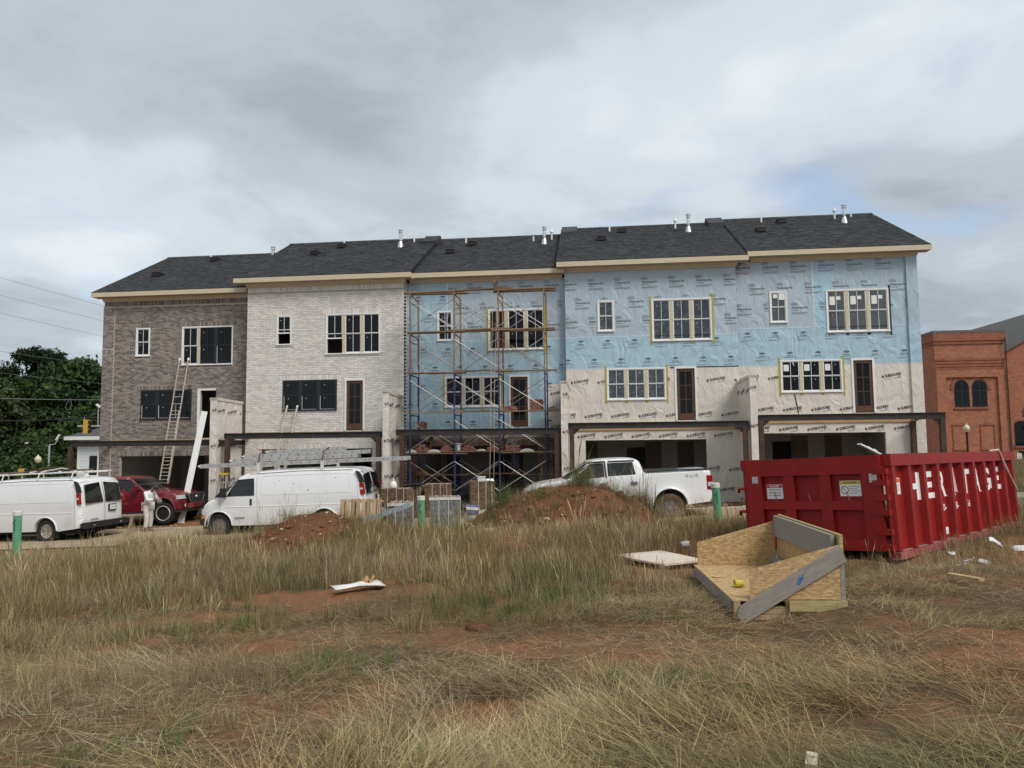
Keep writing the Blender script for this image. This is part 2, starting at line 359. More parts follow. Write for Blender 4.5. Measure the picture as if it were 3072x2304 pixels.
# ================================================================ townhouses
MORTAR_G=M('mortar_grey',(.46,.42,.37),.95,var=.15,vscale=20,bump=.4,bscale=90)
MORTAR_W=M('mortar_white',(.41,.385,.355),.95,var=.18,vscale=20,bump=.4,bscale=90)
BR_G=M('brick_brown_grey',(.15,.125,.112),.9,var=.35,vscale=18,rnd=.45,bump=.4,bscale=60,col2=(.29,.25,.225))
BR_W=M('brick_whitewashed',(.64,.60,.555),.9,vscale=16,rnd=.15,bump=.4,bscale=60,col2=(.80,.775,.74),dirt=((.12,.09,.08),10,.66,.78,.8))
BR_R=M('brick_red_brown',(.115,.062,.046),.9,vscale=18,rnd=.4,bump=.4,bscale=60,col2=(.185,.105,.08))
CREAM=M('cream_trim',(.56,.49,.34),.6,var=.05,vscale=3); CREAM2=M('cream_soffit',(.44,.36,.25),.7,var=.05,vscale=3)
WHT=M('white_vinyl',(.78,.78,.77),.45,var=.03); BLK=M('black_vinyl',(.012,.013,.016),.4,var=.1)
GLASS=M('window_glass',(.006,.008,.010),.03,var=.3,vscale=2,spec=.22); GLASS2=M('window_glass_smeared',(.035,.045,.055),.05,var=.3,vscale=2,spec=.6,dirt=((.20,.25,.28),5,.50,.72,.6),stretch=(3,1,1))
WOODDOOR=M('stained_door',(.10,.042,.018),.5,var=.35,vscale=5,stretch=(14,14,1)); 
STEEL=M('dark_steel',(.040,.036,.034),.55,metal=.3,var=.25,vscale=3,dirt=((.16,.06,.03),3,.55,.72,.5)); RUST=M('primer_rust',(.062,.030,.020),.75,var=.35,vscale=4)
WRAPB=dict(rough=.5,bump=3.0,bscale=1.5,bdet=2.5,bdist=1.6,bstretch=(1.5,1,.8))
WR_BLUE=M('wrap_blue',(.365,.525,.615),var=.08,vscale=1.2,stretch=(.7,1,1.6),**WRAPB); WR_LAV=M('wrap_grey_lavender',(.395,.485,.555),var=.06,vscale=1.1,**WRAPB); WR_TAN=M('wrap_tan',(.66,.61,.55),var=.07,vscale=1.2,**WRAPB)
WR_LT=M('wrap_light_blue',(.35,.52,.65),var=.07,vscale=1.2,**WRAPB); WR_TEAL=M('wrap_grey_teal',(.36,.485,.55),var=.07,vscale=1.1,**WRAPB)
TAPE=M('seam_tape',(.55,.68,.75),.4,var=.12,vscale=12); TAPEY=M('yellow_flashing',(.42,.34,.03),.5,var=.25,vscale=60); TAPEK=M('black_flashing',(.015,.015,.018),.5)
DRY=M('drywall',(.60,.58,.55),.9,var=.08,vscale=2); MUD=M('bare_drywall_paper',(.26,.20,.16),.9,var=.12,vscale=3); SLAB=M('garage_slab',(.42,.38,.33),.9,var=.2,vscale=2)
DARKIN=M('unlit_interior',(.40,.37,.33),.9,var=.1); LUM=M('raw_lumber',(.42,.28,.14),.8,var=.25,vscale=4,stretch=(1,8,8)); PAPER=M('sticker_white',(.75,.77,.75),.6,var=.05)
SHNG=M('asphalt_shingle',(.020,.021,.024),.95,vscale=45,rnd=.5,bump=.5,bscale=120,col2=(.055,.057,.063)); 
ALU=M('galvanised',(.62,.63,.64),.35,metal=.75,var=.12,vscale=5); PVC=M('white_pvc',(.75,.75,.74),.45,var=.04); RBLK=M('roof_vent_black',(.010,.010,.011),.7)
def panel(b,x0,x1,z0,z1,y,holes):
    """planar wall piece with rectangular holes"""
    xs=sorted({x0,x1,*[h[i] for h in holes for i in(0,1) if x0<h[i]<x1]}); zs=sorted({z0,z1,*[h[i] for h in holes for i in(2,3) if z0<h[i]<z1]})
    for a,c in zip(xs,xs[1:]):
        for d,e in zip(zs,zs[1:]):
            m,n=(a+c)/2,(d+e)/2
            if any(h[0]<m<h[1] and h[2]<n<h[3] for h in holes): continue
            b.add([(a,y,d),(c,y,d),(c,y,e),(a,y,e)],[(0,1,2,3)])
    return b
def wall_slab(name,x0,x1,z0,z1,y,holes,mat,parent,th=.02,reveal=.12):
    """front skin with hole reveals going back"""
    b=MB(); panel(b,x0,x1,z0,z1,y,holes)
    for (a,c,d,e) in holes:
        a,c,d,e=max(a,x0),min(c,x1),max(d,z0),min(e,z1)
        if c<=a or e<=d: continue
        b.add([(a,y,d),(a,y+reveal,d),(a,y+reveal,e),(a,y,e)],[(0,1,2,3)]); b.add([(c,y,d),(c,y+reveal,d),(c,y+reveal,e),(c,y,e)],[(3,2,1,0)])
        b.add([(a,y,e),(c,y,e),(c,y+reveal,e),(a,y+reveal,e)],[(3,2,1,0)]); b.add([(a,y,d),(c,y,d),(c,y+reveal,d),(a,y+reveal,d)],[(0,1,2,3)])
    return b.build(name,mat,parent,fix=False)
BL,BH,JT,BP=.194,.0605,.011,.008   # brick length, height, joint, proud
def brick_rows(x0,x1,z0,z1,holes,pitch=BH+JT):
    """list of (x0,x1,z0,z1) running-bond bricks clipped to openings"""
    out=[]; n=int((z1-z0)/pitch)
    for k in range(n):
        a=z0+k*pitch; c=a+BH; sp=[(x0,x1)]
        for h in holes:
            ov=min(c,h[3])-max(a,h[2])
            if ov>.012:
                q=[]
                for (p,r) in sp:
                    if h[1]<=p or h[0]>=r: q.append((p,r)); continue
                    if h[0]-p>.03: q.append((p,h[0]))
                    if r-h[1]>.03: q.append((h[1],r))
                sp=q
        L=BL+JT; st=x0-(L/2 if k%2 else 0)
        for (p,r) in sp:
            i=math.floor((p-st)/L); x=st+i*L
            while x<r:
                u,v=max(x,p),min(x+BL,r)
                if v-u>.035: out.append((u+random.uniform(0,.003),v-random.uniform(0,.003),a+random.uniform(-.002,.002),c+random.uniform(-.002,.002)))
                x+=L
    return out
def soldier(x0,x1,z0,h=.194,w=.0605):
    out=[]; x=x0
    while x+w<=x1+.03: out.append((x,min(x+w,x1),z0,z0+h)); x+=w+JT
    return out
_bm={}
def brick_parts(bricks,parent,y,mat,proud=BP,keep=300,nm='brick'):
    """the bricks nearest the camera are single parts sharing a few meshes; the rest are one joined part"""
    mw=Matrix.Translation(parent.location)@parent.rotation_euler.to_matrix().to_4x4()
    bricks=sorted(bricks,key=lambda q:((mw@Vector(((q[0]+q[1])/2,y,(q[2]+q[3])/2)))-EYE).length)
    def brick(b,q,y0):
        a,c,d,e=q; b.add([(a,y0,d),(c,y0,d),(c,y0,e),(a,y0,e),(a+.002,y0-proud,d+.002),(c-.002,y0-proud,d+.002),(c-.002,y0-proud,e-.002),(a+.002,y0-proud,e-.002)],[(4,5,6,7),(0,1,5,4),(1,2,6,5),(2,3,7,6),(3,0,4,7)])
    for q in bricks[:keep]:
        W_,H_=round(q[1]-q[0],2),round(q[3]-q[2],2); key=(W_,H_,mat.name,proud)
        if key not in _bm:
            b=MB(); brick(b,(-W_/2,W_/2,-H_/2,H_/2),0); _bm[key]=b.mesh(nm,mat=mat,fix=False)
        inst(nm,_bm[key],parent,((q[0]+q[1])/2,y+random.uniform(-.002,.002),(q[2]+q[3])/2))
    b=MB()
    for q in bricks[keep:]: brick(b,q,y+random.uniform(-.002,.002))
    if b.f: b.build('brick_field',mat,parent,fix=False,kind='stuff')
def window(parent,x,z,w,h,y,n=1,cols=('w',),stick=(),glass=None,openlow=(),casing=.055,proud=.03,lbl=None,labels_paper=False,screens=False):
    """a window part (casing) with mullion, sashes and panes as sub-parts; n double-hung lights side by side"""
    mm={'w':WHT,'k':BLK}; cm=mm[cols[0]]
    b=MB(); yf=y-proud; yb=y+.09
    b.box(x,x+casing,yf,yb,z,z+h); b.box(x+w-casing,x+w,yf,yb,z,z+h); b.box(x+casing,x+w-casing,yf,yb,z+h-casing,z+h); b.box(x+casing,x+w-casing,yf,yb,z,z+casing*.8)
    b.box(x-.012,x+w+.012,yf-.025,yf,z-.005,z+.03)
    wo=b.build('window',cm,parent)
    mul=.12; iw=(w-2*casing-mul*(n-1))/n
    for k in range(n):
        a=x+casing+k*(iw+mul); c=a+iw; ck=cols[k] if k<len(cols) else cols[-1]; sm=mm[ck]
        if k:
            mk='k' if (cols[k-1] if k-1<len(cols) else cols[-1])=='k' and ck=='k' else ('c' if cols[0]=='w' else 'k')
            mb=MB(); mb.box(a-mul,a,yf+.012,yb,z+casing*.8,z+h-casing); mb.build('mullion',BLK if mk=='k' else CREAM,wo)
        z0,z1=z+casing*.8,z+h-casing; zm=(z0+z1)/2+.01; st=.034; ml=.017
        for up in (0,1):
            d,e=(z0,zm) if not up else (zm,z1)
            if not up and k in openlow: d,e=z0+(zm-z0)*.75,zm+(zm-z0)*.12
            yy=yf+(.022 if up else .045)
            sb=MB(); sb.box(a,a+st,yy,yy+.035,d,e); sb.box(c-st,c,yy,yy+.035,d,e); sb.box(a+st,c-st,yy,yy+.035,d,d+(st*1.5 if not up else st*.8)); sb.box(a+st,c-st,yy,yy+.035,e-st*.8,e)
            mdl=(a+c)/2; sb.box(mdl-ml/2,mdl+ml/2,yy-.002,yy+.033,d+.02,e-.02)
            if ck=='k' and not up and screens: pass
            sb.build('sash',sm,wo)
            for side in (0,1):
                p0,p1=(a+st,mdl-ml/2) if not side else (mdl+ml/2,c-st)
                pb=MB(); pb.box(p0-.005,p1+.005,yy+.012,yy+.020,d+.02,e-.02); pb.build('pane',glass or GLASS,wo)
        for up in (0,1):
            if random.random()<.85 and not(not up and k in openlow):
                sx=a+iw*(.27 if (stick!=('r',)) else .72)+random.uniform(-.02,.02); sz=(z1-(z1-zm)*.28 if up else zm-(zm-z0)*.22)
                cc=MB(); rr=.018; yy=yf+(.022 if up else .045)+.008
                ring=[(sx+rr*math.cos(t),yy,sz+rr*math.sin(t)) for t in np.linspace(R(30),R(250),8)]; cc.tube(ring,.007,5); cc.build('sticker',PAPER,wo)
        if labels_paper:
            for (fx,fz,ww,hh) in labels_paper:
                lb=MB(); lb.box(a+iw*fx,a+iw*fx+ww,yf+.014,yf+.018,zm+(z1-zm)*fz,zm+(z1-zm)*fz+hh); lb.build('paper_label',PAPER,wo)
        if ck=='k' and screens:
            tb=MB(); tb.box(a+.008,a+.016,yf-.004,yf+.02,z0+.02,zm-.03); tb.box(a+.008,c-.03,yf-.004,yf+.02,z0+.01,z0+.018); tb.build('white_masking_edge',WHT,wo)
    if lbl: wo['label']=lbl
    return wo
def door(parent,x,z,w,h,y,tape=False):
    b=MB(); c=.075; yf=y-.03
    b.box(x-c,x,yf,y+.08,z,z+h+c); b.box(x+w,x+w+c,yf,y+.08,z,z+h+c); b.box(x,x+w,yf,y+.08,z+h,z+h+c)
    fr=b.build('door_casing',WHT,parent)
    st=.115; b=MB(); y0=y+.01; y1=y+.055
    b.box(x,x+st,y0,y1,z+.03,z+h); b.box(x+w-st,x+w,y0,y1,z+.03,z+h); b.box(x+st,x+w-st,y0,y1,z+.03,z+.27); b.box(x+st,x+w-st,y0,y1,z+h-st,z+h)
    g0,g1=z+.27,z+h-st; mx=x+w/2; b.box(mx-.012,mx+.012,y0+.004,y1-.004,g0,g1)
    for k in (1,2): zz=g0+(g1-g0)*k/3; b.box(x+st,mx-.012,y0+.004,y1-.004,zz-.012,zz+.012); b.box(mx+.012,x+w-st,y0+.004,y1-.004,zz-.012,zz+.012)
    d=b.build('door',WOODDOOR,parent)
    for k in range(3):
        for sx in (0,1):
            p0,p1=(x+st,mx-.012) if not sx else (mx+.012,x+w-st); pb=MB(); pb.box(p0-.004,p1+.004,y0+.018,y0+.026,g0+(g1-g0)*k/3+.01,g0+(g1-g0)*(k+1)/3-.01); pb.build('pane',GLASS,d)
    hb=MB(); hb.lathe([(.012,-.045),(.012,-.01),(.026,-.005),(.026,.0)],(x+.055,y0,z+1.0),8,'y'); hb.build('handle',BLK,d)
UW=6.72
UNITS=[dict(x=-17.84,off=.35,zf=1.90,xl=-.24,xr=UW),dict(x=-11.12,off=-.35,zf=2.14,xl=0,xr=UW+.02),dict(x=-4.40,off=.15,zf=2.20,xl=0,xr=UW-.14),dict(x=2.20,off=-.15,zf=2.37,xl=0,xr=UW),dict(x=8.94,off=.10,zf=2.57,xl=0,xr=UW+.1)]
ROOFX=[(-.56,6.55),(-.42,7.08),(-.04,6.62),(-.3,7.13),(.42,7.23)]
OP=dict(small=(1.29,.66,6.76,8.01),triple=(3.42,2.33,6.32,8.01),two=(1.6,2.32,4.01,5.28),door=(4.325,.70,3.19,5.22),garage=(.72,4.68,-.05,2.44))
def hole(n): x,w_,a,b=OP[n]; return (x,x+w_,a,b)
DEPTH=10.4
def base_house(i,label):
    u=UNITS[i]; sl=u['zf']-3.19
    t=thing('townhouse',label,'townhouse',fw(u['x'],u['off'],sl),(0,0,-TH)); u['t']=t; u['sl']=sl
    xl,xr=u['xl'],u['xr']
    # shell: side and back walls, floors; rooms behind the openings
    b=MB(); ztop=9.3
    for x0,x1 in ((xl,xl+.12),(xr-.12,xr)): b=MB(); b.box(x0+.005,x1-.005,.16,DEPTH,-.8,ztop); b.build('side_wall',DRY,t)
    b=MB(); b.box(xl+.13,xr-.13,DEPTH-.12,DEPTH,-.8,ztop); b.build('rear_wall',DRY,t)
    for za,zb in ((2.62,3.10),(5.78,6.05),(9.02,9.25)):
        f=MB(); f.box(xl+.13,xr-.13,.16,DEPTH-.13,za,zb); f.build('floor_structure',DARKIN,t)
    f=MB(); f.box(xl+.13,xr-.13,-.02,DEPTH-.13,-.6,0); f.build('garage_slab',SLAB,t)
    # garage back wall with opening and taped drywall sheets
    gb=MB(); panel(gb,xl+.13,xr-.13,0,2.62,6.1,[(2.6,3.5,-.1,2.1)]); gb.build('garage_wall',DRY,t)
    for k in range(4):
        m=MB(); x0=.45+k*1.5
        if 2.3<x0+.4<3.6: continue
        m.box(x0,x0+.75,6.07,6.09,.35,2.35); m.build('bare_drywall_sheet',MUD,t)
    for zz in (3.2,6.1):
        iw=MB(); iw.box(xl+.13,xr-.13,3.2,3.3,zz,zz+2.6); iw.build('interior_wall',DARKIN,t)
    # roof: two slopes with thickness, shingle tabs, fascia, soffit, frieze, rakes
    x0,x1=ROOFX[i]; ye=-.45; run=5.65; ze=9.59; rise=2.95; yb=ye+2*run
    b=MB(); b.add([(x0,ye,ze-.03),(x1,ye,ze-.03),(x1,ye+run,ze+rise-.03),(x0,ye+run,ze+rise-.03),(x1,yb,ze-.03),(x0,yb,ze-.03),(x0,ye,ze-.16),(x1,ye,ze-.16),(x1,ye+run,ze+rise-.16),(x0,ye+run,ze+rise-.16),(x1,yb,ze-.16),(x0,yb,ze-.16)],
        [(0,1,2,3),(3,2,4,5),(7,6,9,8),(8,9,11,10),(0,6,7,1),(5,4,10,11),(0,3,9,6),(3,5,11,9),(1,7,8,2),(2,8,10,4)])
    rf=b.build('roof',RBLK,t)
    rr=random.Random(50+i); sh=MB(); L=math.hypot(run,rise); ex=.143; n=int(L/ex); dy,dz=run/L,rise/L; ny,nz=-rise/L,run/L
    for k in range(n):
        a0=k*ex; a1=min(L,a0+ex+.02); x=x0-rr.random()*.25
        while x<x1:
            wd=rr.choice((.12,.17,.22,.30)); p,q=max(x,x0),min(x+wd,x1); x+=wd
            if q-p<.02: continue
            lift=.012+rr.choice((0,.006,.006))
            P=lambda xx,a,h:(xx,ye+a*dy+ny*h,ze-.03+a*dz+nz*h)
            sh.add([P(p,a0,0),P(q,a0,0),P(p,a0,lift),P(q,a0,lift),P(q,a1,.003),P(p,a1,.003)],[(0,1,3,2),(2,3,4,5)])
    sh.build('shingle_courses',SHNG,rf,fix=False,kind='stuff')
    rc=MB(); k=x0
    while k<x1-.05:
        e=min(k+.24,x1); rc.add([(k,ye+run-.15,ze+rise-.085),(e,ye+run-.15,ze+rise-.085),(e,ye+run,ze+rise+.02),(k,ye+run,ze+rise+.02),(e,ye+run+.15,ze+rise-.085),(k,ye+run+.15,ze+rise-.085)],[(0,1,2,3),(3,2,4,5)]); k+=.245
    rc.build('ridge_cap',SHNG,rf,fix=False)
    b=MB(); b.box(x0,x1,ye-.012,ye+.02,ze-.235,ze-.045); b.build('fascia',CREAM,t)
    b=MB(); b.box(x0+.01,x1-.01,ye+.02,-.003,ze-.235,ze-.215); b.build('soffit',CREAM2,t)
    b=MB(); fx0,fx1=(max(x0+.2,xl-.03),min(x1-.15,xr+.03)); b.box(fx0,fx1,-.05,-.012,9.2,9.35); b.prism([(-.012,9.353),(-.14,9.353),(-.12,9.33),(-.09,9.30),(-.055,9.27),(-.012,9.25)],fx0-.03,fx1+.03,'x'); b.build('frieze_board',CREAM,t)
    for xe,sg in ((x0,-1),(x1,1)):
        b=MB(); b.add([(xe,ye,ze-.20),(xe,ye+run,ze+rise-.20),(xe,ye+run,ze+rise-.03),(xe,ye,ze-.03),(xe+sg*.02,ye,ze-.20),(xe+sg*.02,ye+run,ze+rise-.20),(xe+sg*.02,ye+run,ze+rise-.03),(xe+sg*.02,ye,ze-.03)],[(0,1,2,3),(7,6,5,4),(0,4,5,1),(1,5,6,2),(2,6,7,3),(3,7,4,0)])
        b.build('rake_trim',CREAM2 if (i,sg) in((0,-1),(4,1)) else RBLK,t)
        if (i,sg) in ((1,1),(3,1)): b=MB(); b.box(xe,xe+.03,ye-.012,ye+.5,ze-.235,ze-.03); b.build('fascia_return',CREAM,t)
    # gable end triangles
    for xe in (xl+.06,xr-.06):
        b=MB(); b.prism([(0.05,9.25),(DEPTH,9.25),(ye+run,ze+rise-.2)],xe-.04,xe+.04,'x'); b.build('gable_wall',WR_BLUE if i>1 else DRY,t)
    # saddle bumps where the fire walls come through
    for (sx,which) in ((6.45,1),(-.28,3),(-.28,4)):
        if which==i:
            b=MB(); zt=ze+rise+.10; b.add([(sx,ye+run-1.0,zt-.52),(sx+.72,ye+run-1.0,zt-.52),(sx+.72,ye+run,zt),(sx,ye+run,zt),(sx+.72,ye+run+1,zt-.52),(sx,ye+run+1,zt-.52),(sx,ye+run-1.0,zt-.75),(sx+.72,ye+run-1.0,zt-.75),(sx,ye+run+1.0,zt-.75),(sx+.72,ye+run+1.0,zt-.75),(sx,ye+run,zt-.3),(sx+.72,ye+run,zt-.3)],[(0,1,2,3),(3,2,4,5),(0,6,7,1),(0,3,10,6),(3,5,8,10),(1,7,11,2),(2,11,9,4),(5,4,9,8)]); b.build('ridge_saddle',SHNG,rf)
    # roof furniture
    P=lambda xx,a:(xx,ye+a*dy,ze-.03+a*dz)
    def flue(x,a,h=.80,skew=0):
        p=Vector(P(x,a)); b=MB(); b.lathe([(.17,-.14),(.10,.16),(.075,.26)],p,12); f=b.build('flue',ALU,rf,True)
        b=MB(); b.lathe([(.068,.2),(.068,h-.16),(.10,h-.15),(.10,h-.12),(.075,h-.11),(.075,h-.06),(.105,h-.05),(.105,h)],p,12); b.build('flue_pipe',ALU,rf,True)
        b=MB(); b.lathe([(.088,.255),(.088,.285)],p,12); b.build('storm_collar',RBLK,rf)
    def pipe(x,a,h,cap=False):
        p=Vector(P(x,a)); b=MB(); b.lathe([(.042,-.1),(.042,h)],p,8)
        if cap: b.lathe([(.085,h-.1),(.085,h-.04),(.05,h+.05),(.02,h+.1)],p,8)
        b.build('vent_pipe',PVC,rf)
    def vent(x,a,w=.36):
        p=Vector(P(x,a)); b=MB(); b.box(p.x-w/2,p.x+w/2,p.y-.22,p.y+.2,p.z-.05,p.z+.13); b.build('box_vent',RBLK,rf)
        b=MB(); b.box(p.x-w/2-.02,p.x+w/2+.02,p.y-.24,p.y+.2,p.z+.13,p.z+.145); b.build('vent_lid',M('vent_lid_grey',(.12,.125,.13),.6),rf)
    u.update(flue=flue,pipe=pipe,vent=vent,rf=rf,P=P)
    return t
# roof furniture positions per house: (flue),(capped pipe),(plain pipes),(vents)
RF=[dict(f=(5.92,4.35),c=(6.25,5.1),p=[(2.1,5.7)],v=[(1.05,2.6),(2.55,5.3)]),dict(f=(5.55,4.85),c=(5.35,5.9),p=[(2.55,5.7),(6.0,5.75)],v=[(1.75,3.9),(2.62,5.2)]),dict(f=(5.55,4.6),c=(5.85,5.4),p=[(1.75,5.45),(5.0,5.2)],v=[(1.35,3.4),(2.15,4.9)]),dict(f=(5.45,4.75),c=(4.95,5.5),p=[(1.95,5.5)],v=[(1.55,3.7),(2.5,5.2)]),dict(f=(5.5,4.7),c=(5.35,5.6),p=[(2.1,5.5),(6.15,5.9)],v=[(1.65,3.5),(2.9,5.2)])]
LBL=['end townhouse of brown grey brick with two black painted windows','townhouse of whitewashed brick beside the brown brick end house','blue wrapped townhouse behind the tall scaffold','blue and tan wrapped townhouse behind the white pickup truck','blue and tan wrapped end townhouse behind the red dumpster']
for i in range(5):
    base_house(i,LBL[i]); u=UNITS[i]; r=RF[i]
    u['flue'](*r['f']); u['pipe'](*r['c'],.42,True)
    for p in r['p']: u['pipe'](*p,.22)
    for p in r['v']: u['vent'](*p)
# ---- brick fronts
H_ALL=['small','triple','two','door','garage']
def brick_front(i,mort,bm_,keep=300):
    u=UNITS[i]; t=u['t']; xl,xr=u['xl'],u['xr']; hs=[hole(n) for n in H_ALL]
    wall_slab('wall',xl,xr,-.6,9.25,0,hs,mort,t)
    sol=[]; blocks=[]
    for n in ('small','triple','two','garage'):
        a,c,d,e=hole(n); q=(a-.2,c+.2,e,e+.205); blocks.append(q); sol+=soldier(a-.19,c+.19,e+.006)
        if n!='garage': blocks.append((a-.06,c+.06,d-.085,d)); sol+=soldier(a-.05,c+.05,d-.075,.066,.0605)
    top=(xl,xr,9.0,9.3); blocks.append(top); sol+=soldier(xl+.005,xr-.005,9.005)
    blocks.append((xl,xr,2.92,3.14))   # deck ledger strip
    br=brick_rows(xl+.004,xr-.004,-.5,9.0,[*hs,*blocks])
    brick_parts(br,t,0,bm_,keep=keep)
    b=MB()
    for (a,c,d,e) in sol:
        yo=random.uniform(-.003,.003); b.box(a,c,-.014+yo,.001,d,e)
    b.build('soldier_course',bm_,t,kind='stuff')
    b=MB(); b.box(xl+.01,xr-.01,-.035,-.002,2.93,3.13); b.build('deck_ledger',LUM,t)
    # a lintel over the garage
    b=MB(); b.box(.6,5.5,-.01,.05,2.425,2.438); b.build('garage_lintel',RUST,t)
brick_front(0,MORTAR_G,BR_G); brick_front(1,MORTAR_W,BR_W)
# corner pilaster on the end house
t=UNITS[0]['t']; b=MB(); b.box(-.24,.30,-.055,.0,-.6,9.0); b.build('pilaster',MORTAR_G,t)
brick_parts(brick_rows(-.238,.298,-.5,9.0,[(-.3,.4,6.9,7.11)]),t,-.055,BR_G,keep=0,nm='brick')
b=MB(); 
for q in soldier(-.235,.295,6.905): b.box(q[0],q[1],-.072,-.05,q[2],q[3])
b.build('soldier_course',BR_G,t,kind='stuff')
def W(i,nm,**k):
    x,w_,a,b_=OP[nm]; return window(UNITS[i]['t'],x,a,w_,b_-a,0,**k)
W(0,'small'); W(0,'triple',n=3,cols=('w','k','k'),lbl='triple window with one white and two black painted sashes',screens=True); W(0,'two',n=3,cols=('k','k','k'),screens=True)
W(1,'small',openlow=(0,)); W(1,'triple',n=3,openlow=(0,)); W(1,'two',n=3,cols=('k','k','k'),screens=True); door(UNITS[1]['t'],OP['door'][0],3.19,.70,2.03,0)
# open doorway without a door on the end house
b=MB(); x=OP['door'][0]; b.box(x-.13,x-.002,-.03,.1,3.19,5.30); b.box(x-.002,x+.70,-.03,.1,5.225,5.30); b.build('door_casing',WHT,t)
b=MB(); b.box(-.22,-.14+.86,-.02,.0,0,.01)
# toothed brick edge of the whitewashed house
b=MB(); t=UNITS[1]['t']
for k in range(int(9.0/(2*(BH+JT)))): z=k*2*(BH+JT); b.box(UW+.018,UW+.085,.0,.10,z+.004,z+BH+.01)
b.build('toothing_brick',RBLK,t,kind='stuff')
# ---- wrapped fronts
def wrap_front(i,sheets,prints):
    u=UNITS[i]; t=u['t']; xl,xr=u['xl'],u['xr']; hs=[hole(n) for n in H_ALL]
    bm_=MB(); panel(bm_,xl,xr,-.7,9.25,.02,hs); bm_.build('sheathing',LUM,t,fix=False)
    for k,(x0,x1,z0,z1,m) in enumerate(sheets):
        wall_slab('house_wrap',x0,x1,z0,z1,-.002*(k%3),hs,m,t,reveal=.14)
def inhole(x,z,pad=.05):
    return any(h[0]-pad<x<h[1]+pad and h[2]-pad<z<h[3]+pad for h in map(hole,H_ALL))
def keepf(x0,x1,z0,z1): return lambda a,b:x0<a<x1 and z0<b<z1 and not inhole(a,b)
def weathermate(p,g,x,z):
    p.text('Weathermate Plus',x,z,w=.60,h=.085,bold=.012); p.text('Housewrap',x-.16,z-.105,w=.28,h=.05,bold=.006)
    p.text('DUPONT',x-.20,z+.14,w=.15,h=.04,bold=.01)
    for a,b_ in ((-.075,.075),(.075,-.075)):
        q=[(x-.20+.125*math.cos(t_),z+.14+.046*math.sin(t_)) for t_ in np.linspace(0,math.pi,9)] if a<0 else [(x-.20+.125*math.cos(t_),z+.14+.046*math.sin(t_)) for t_ in np.linspace(math.pi,2*math.pi,9)]
        for m,n in zip(q,q[1:]): p.pg([m,n,(n[0]*1+(n[0]-(x-.2))*.1,n[1]+(n[1]-z-.14)*.22),(m[0]+(m[0]-(x-.2))*.1,m[1]+(m[1]-z-.14)*.22)])
    for k in range(3): g.rect(x-.30,x+.30-.1*(k==2),z-.20-.028*k,z-.188-.028*k)
def styro(p,g,x,z):
    a,b_=.125,.05
    p.pg([(x-a,z+.12),(x,z+.12-b_),(x,z+.12-b_*.62),(x-a*.62,z+.12)]); p.pg([(x+a,z+.12),(x+a*.62,z+.12),(x,z+.12-b_*.62),(x,z+.12-b_)])
    p.pg([(x-a,z+.12),(x-a*.62,z+.12),(x,z+.12+b_*.62),(x,z+.12+b_)]); p.pg([(x+a,z+.12),(x,z+.12+b_),(x,z+.12+b_*.62),(x+a*.62,z+.12)])
    p.text('DOW',x,z+.12,w=.12,h=.042,bold=.03)
    p.text('Styrofoam',x,z,w=.26,h=.06,bold=.022); p.text('WEATHERMATE Plus Housewrap',x,z-.062,w=.52,h=.03,bold=.012)
    g.rect(x-.26,x+.26,z-.155,z-.143); g.rect(x-.26,x+.05,z-.18,z-.168)
ANG=R(9)
def surround(p,g,r,x,z,w=.60,ang=ANG):
    ca,sa=math.cos(ang),math.sin(ang)
    p.text('SURROUND',x+.07*ca,z+.07*sa,w=w,h=.115*w/.6,ang=ang,bold=.03)
    px,pz=x-(w/2+.01)*ca,z-(w/2+.01)*sa
    r.pg([(px-.05,pz-.05),(px+.045,pz-.05),(px+.045,pz+.015),(px,pz+.06),(px-.05,pz+.015)],ang,(px,pz))
    g.rect(x-.33,x-.05,z-.115,z-.102,ang,(x,z)); g.rect(x+.05,x+.32,z-.125,z-.115,ang,(x,z)); g.rect(x+.26,x+.32,z-.11,z-.05,ang,(x,z)); g.rect(x+.07,x+.34,z-.145,z-.137,ang,(x,z))
def prints(i,spec):
    t=UNITS[i]['t']
    for kind,x0,x1,z0,z1,ox,zs,step in spec:
        kf=keepf(x0,x1,z0,z1); p,g,r=Print(kf),Print(kf),Print(kf)
        for j,z in enumerate(zs):
            x=x0-1.2+ox+(.52 if j%2 else 0)*step/1.06
            while x<x1+.6:
                if kind=='w': weathermate(p,g,x,z)
                elif kind=='d': styro(p,g,x,z)
                else: surround(p,g,r,x,z)
                x+=step
        for q in (p,g,r): q.v=[(min(max(a,x0),x1),min(max(b_,z0),z1)) for a,b_ in q.v]
        fn=lambda a,b_:(a,-.0085,b_)
        p.build('printed_lettering',INKW if kind!='s' else INK,t,fn); g.build('printed_fine_lines',INKG,t,fn); r.build('printed_house_mark',INKR,t,fn)
def seam(i,x0,x1,z,mat=TAPE,h=.055,vert=False):
    t=UNITS[i]['t']; b=MB(); n=max(2,int((x1-x0)/.11)); rr=random.Random(int(x0*100+z*10)+i)
    for k in range(n):
        a,c=x0+(x1-x0)*k/n,x0+(x1-x0)*(k+1)/n; d=rr.uniform(-.012,.012); e=h*rr.uniform(.6,1.1)
        if vert: b.add([(z-e/2+d,-.0075,a),(z+e/2+d,-.0075,a),(z+e/2+d,-.0075,c-.02),(z-e/2+d,-.0075,c-.02)],[(0,1,2,3)])
        elif not inhole((a+c)/2,z,.03): b.add([(a,-.0075,z-e/2+d),(c-.02,-.0075,z-e/2+d),(c-.02,-.0075,z+e/2+d),(a,-.0075,z+e/2+d)],[(0,1,2,3)])
    if b.f: b.build('seam_tape',mat,t,fix=False,kind='stuff')
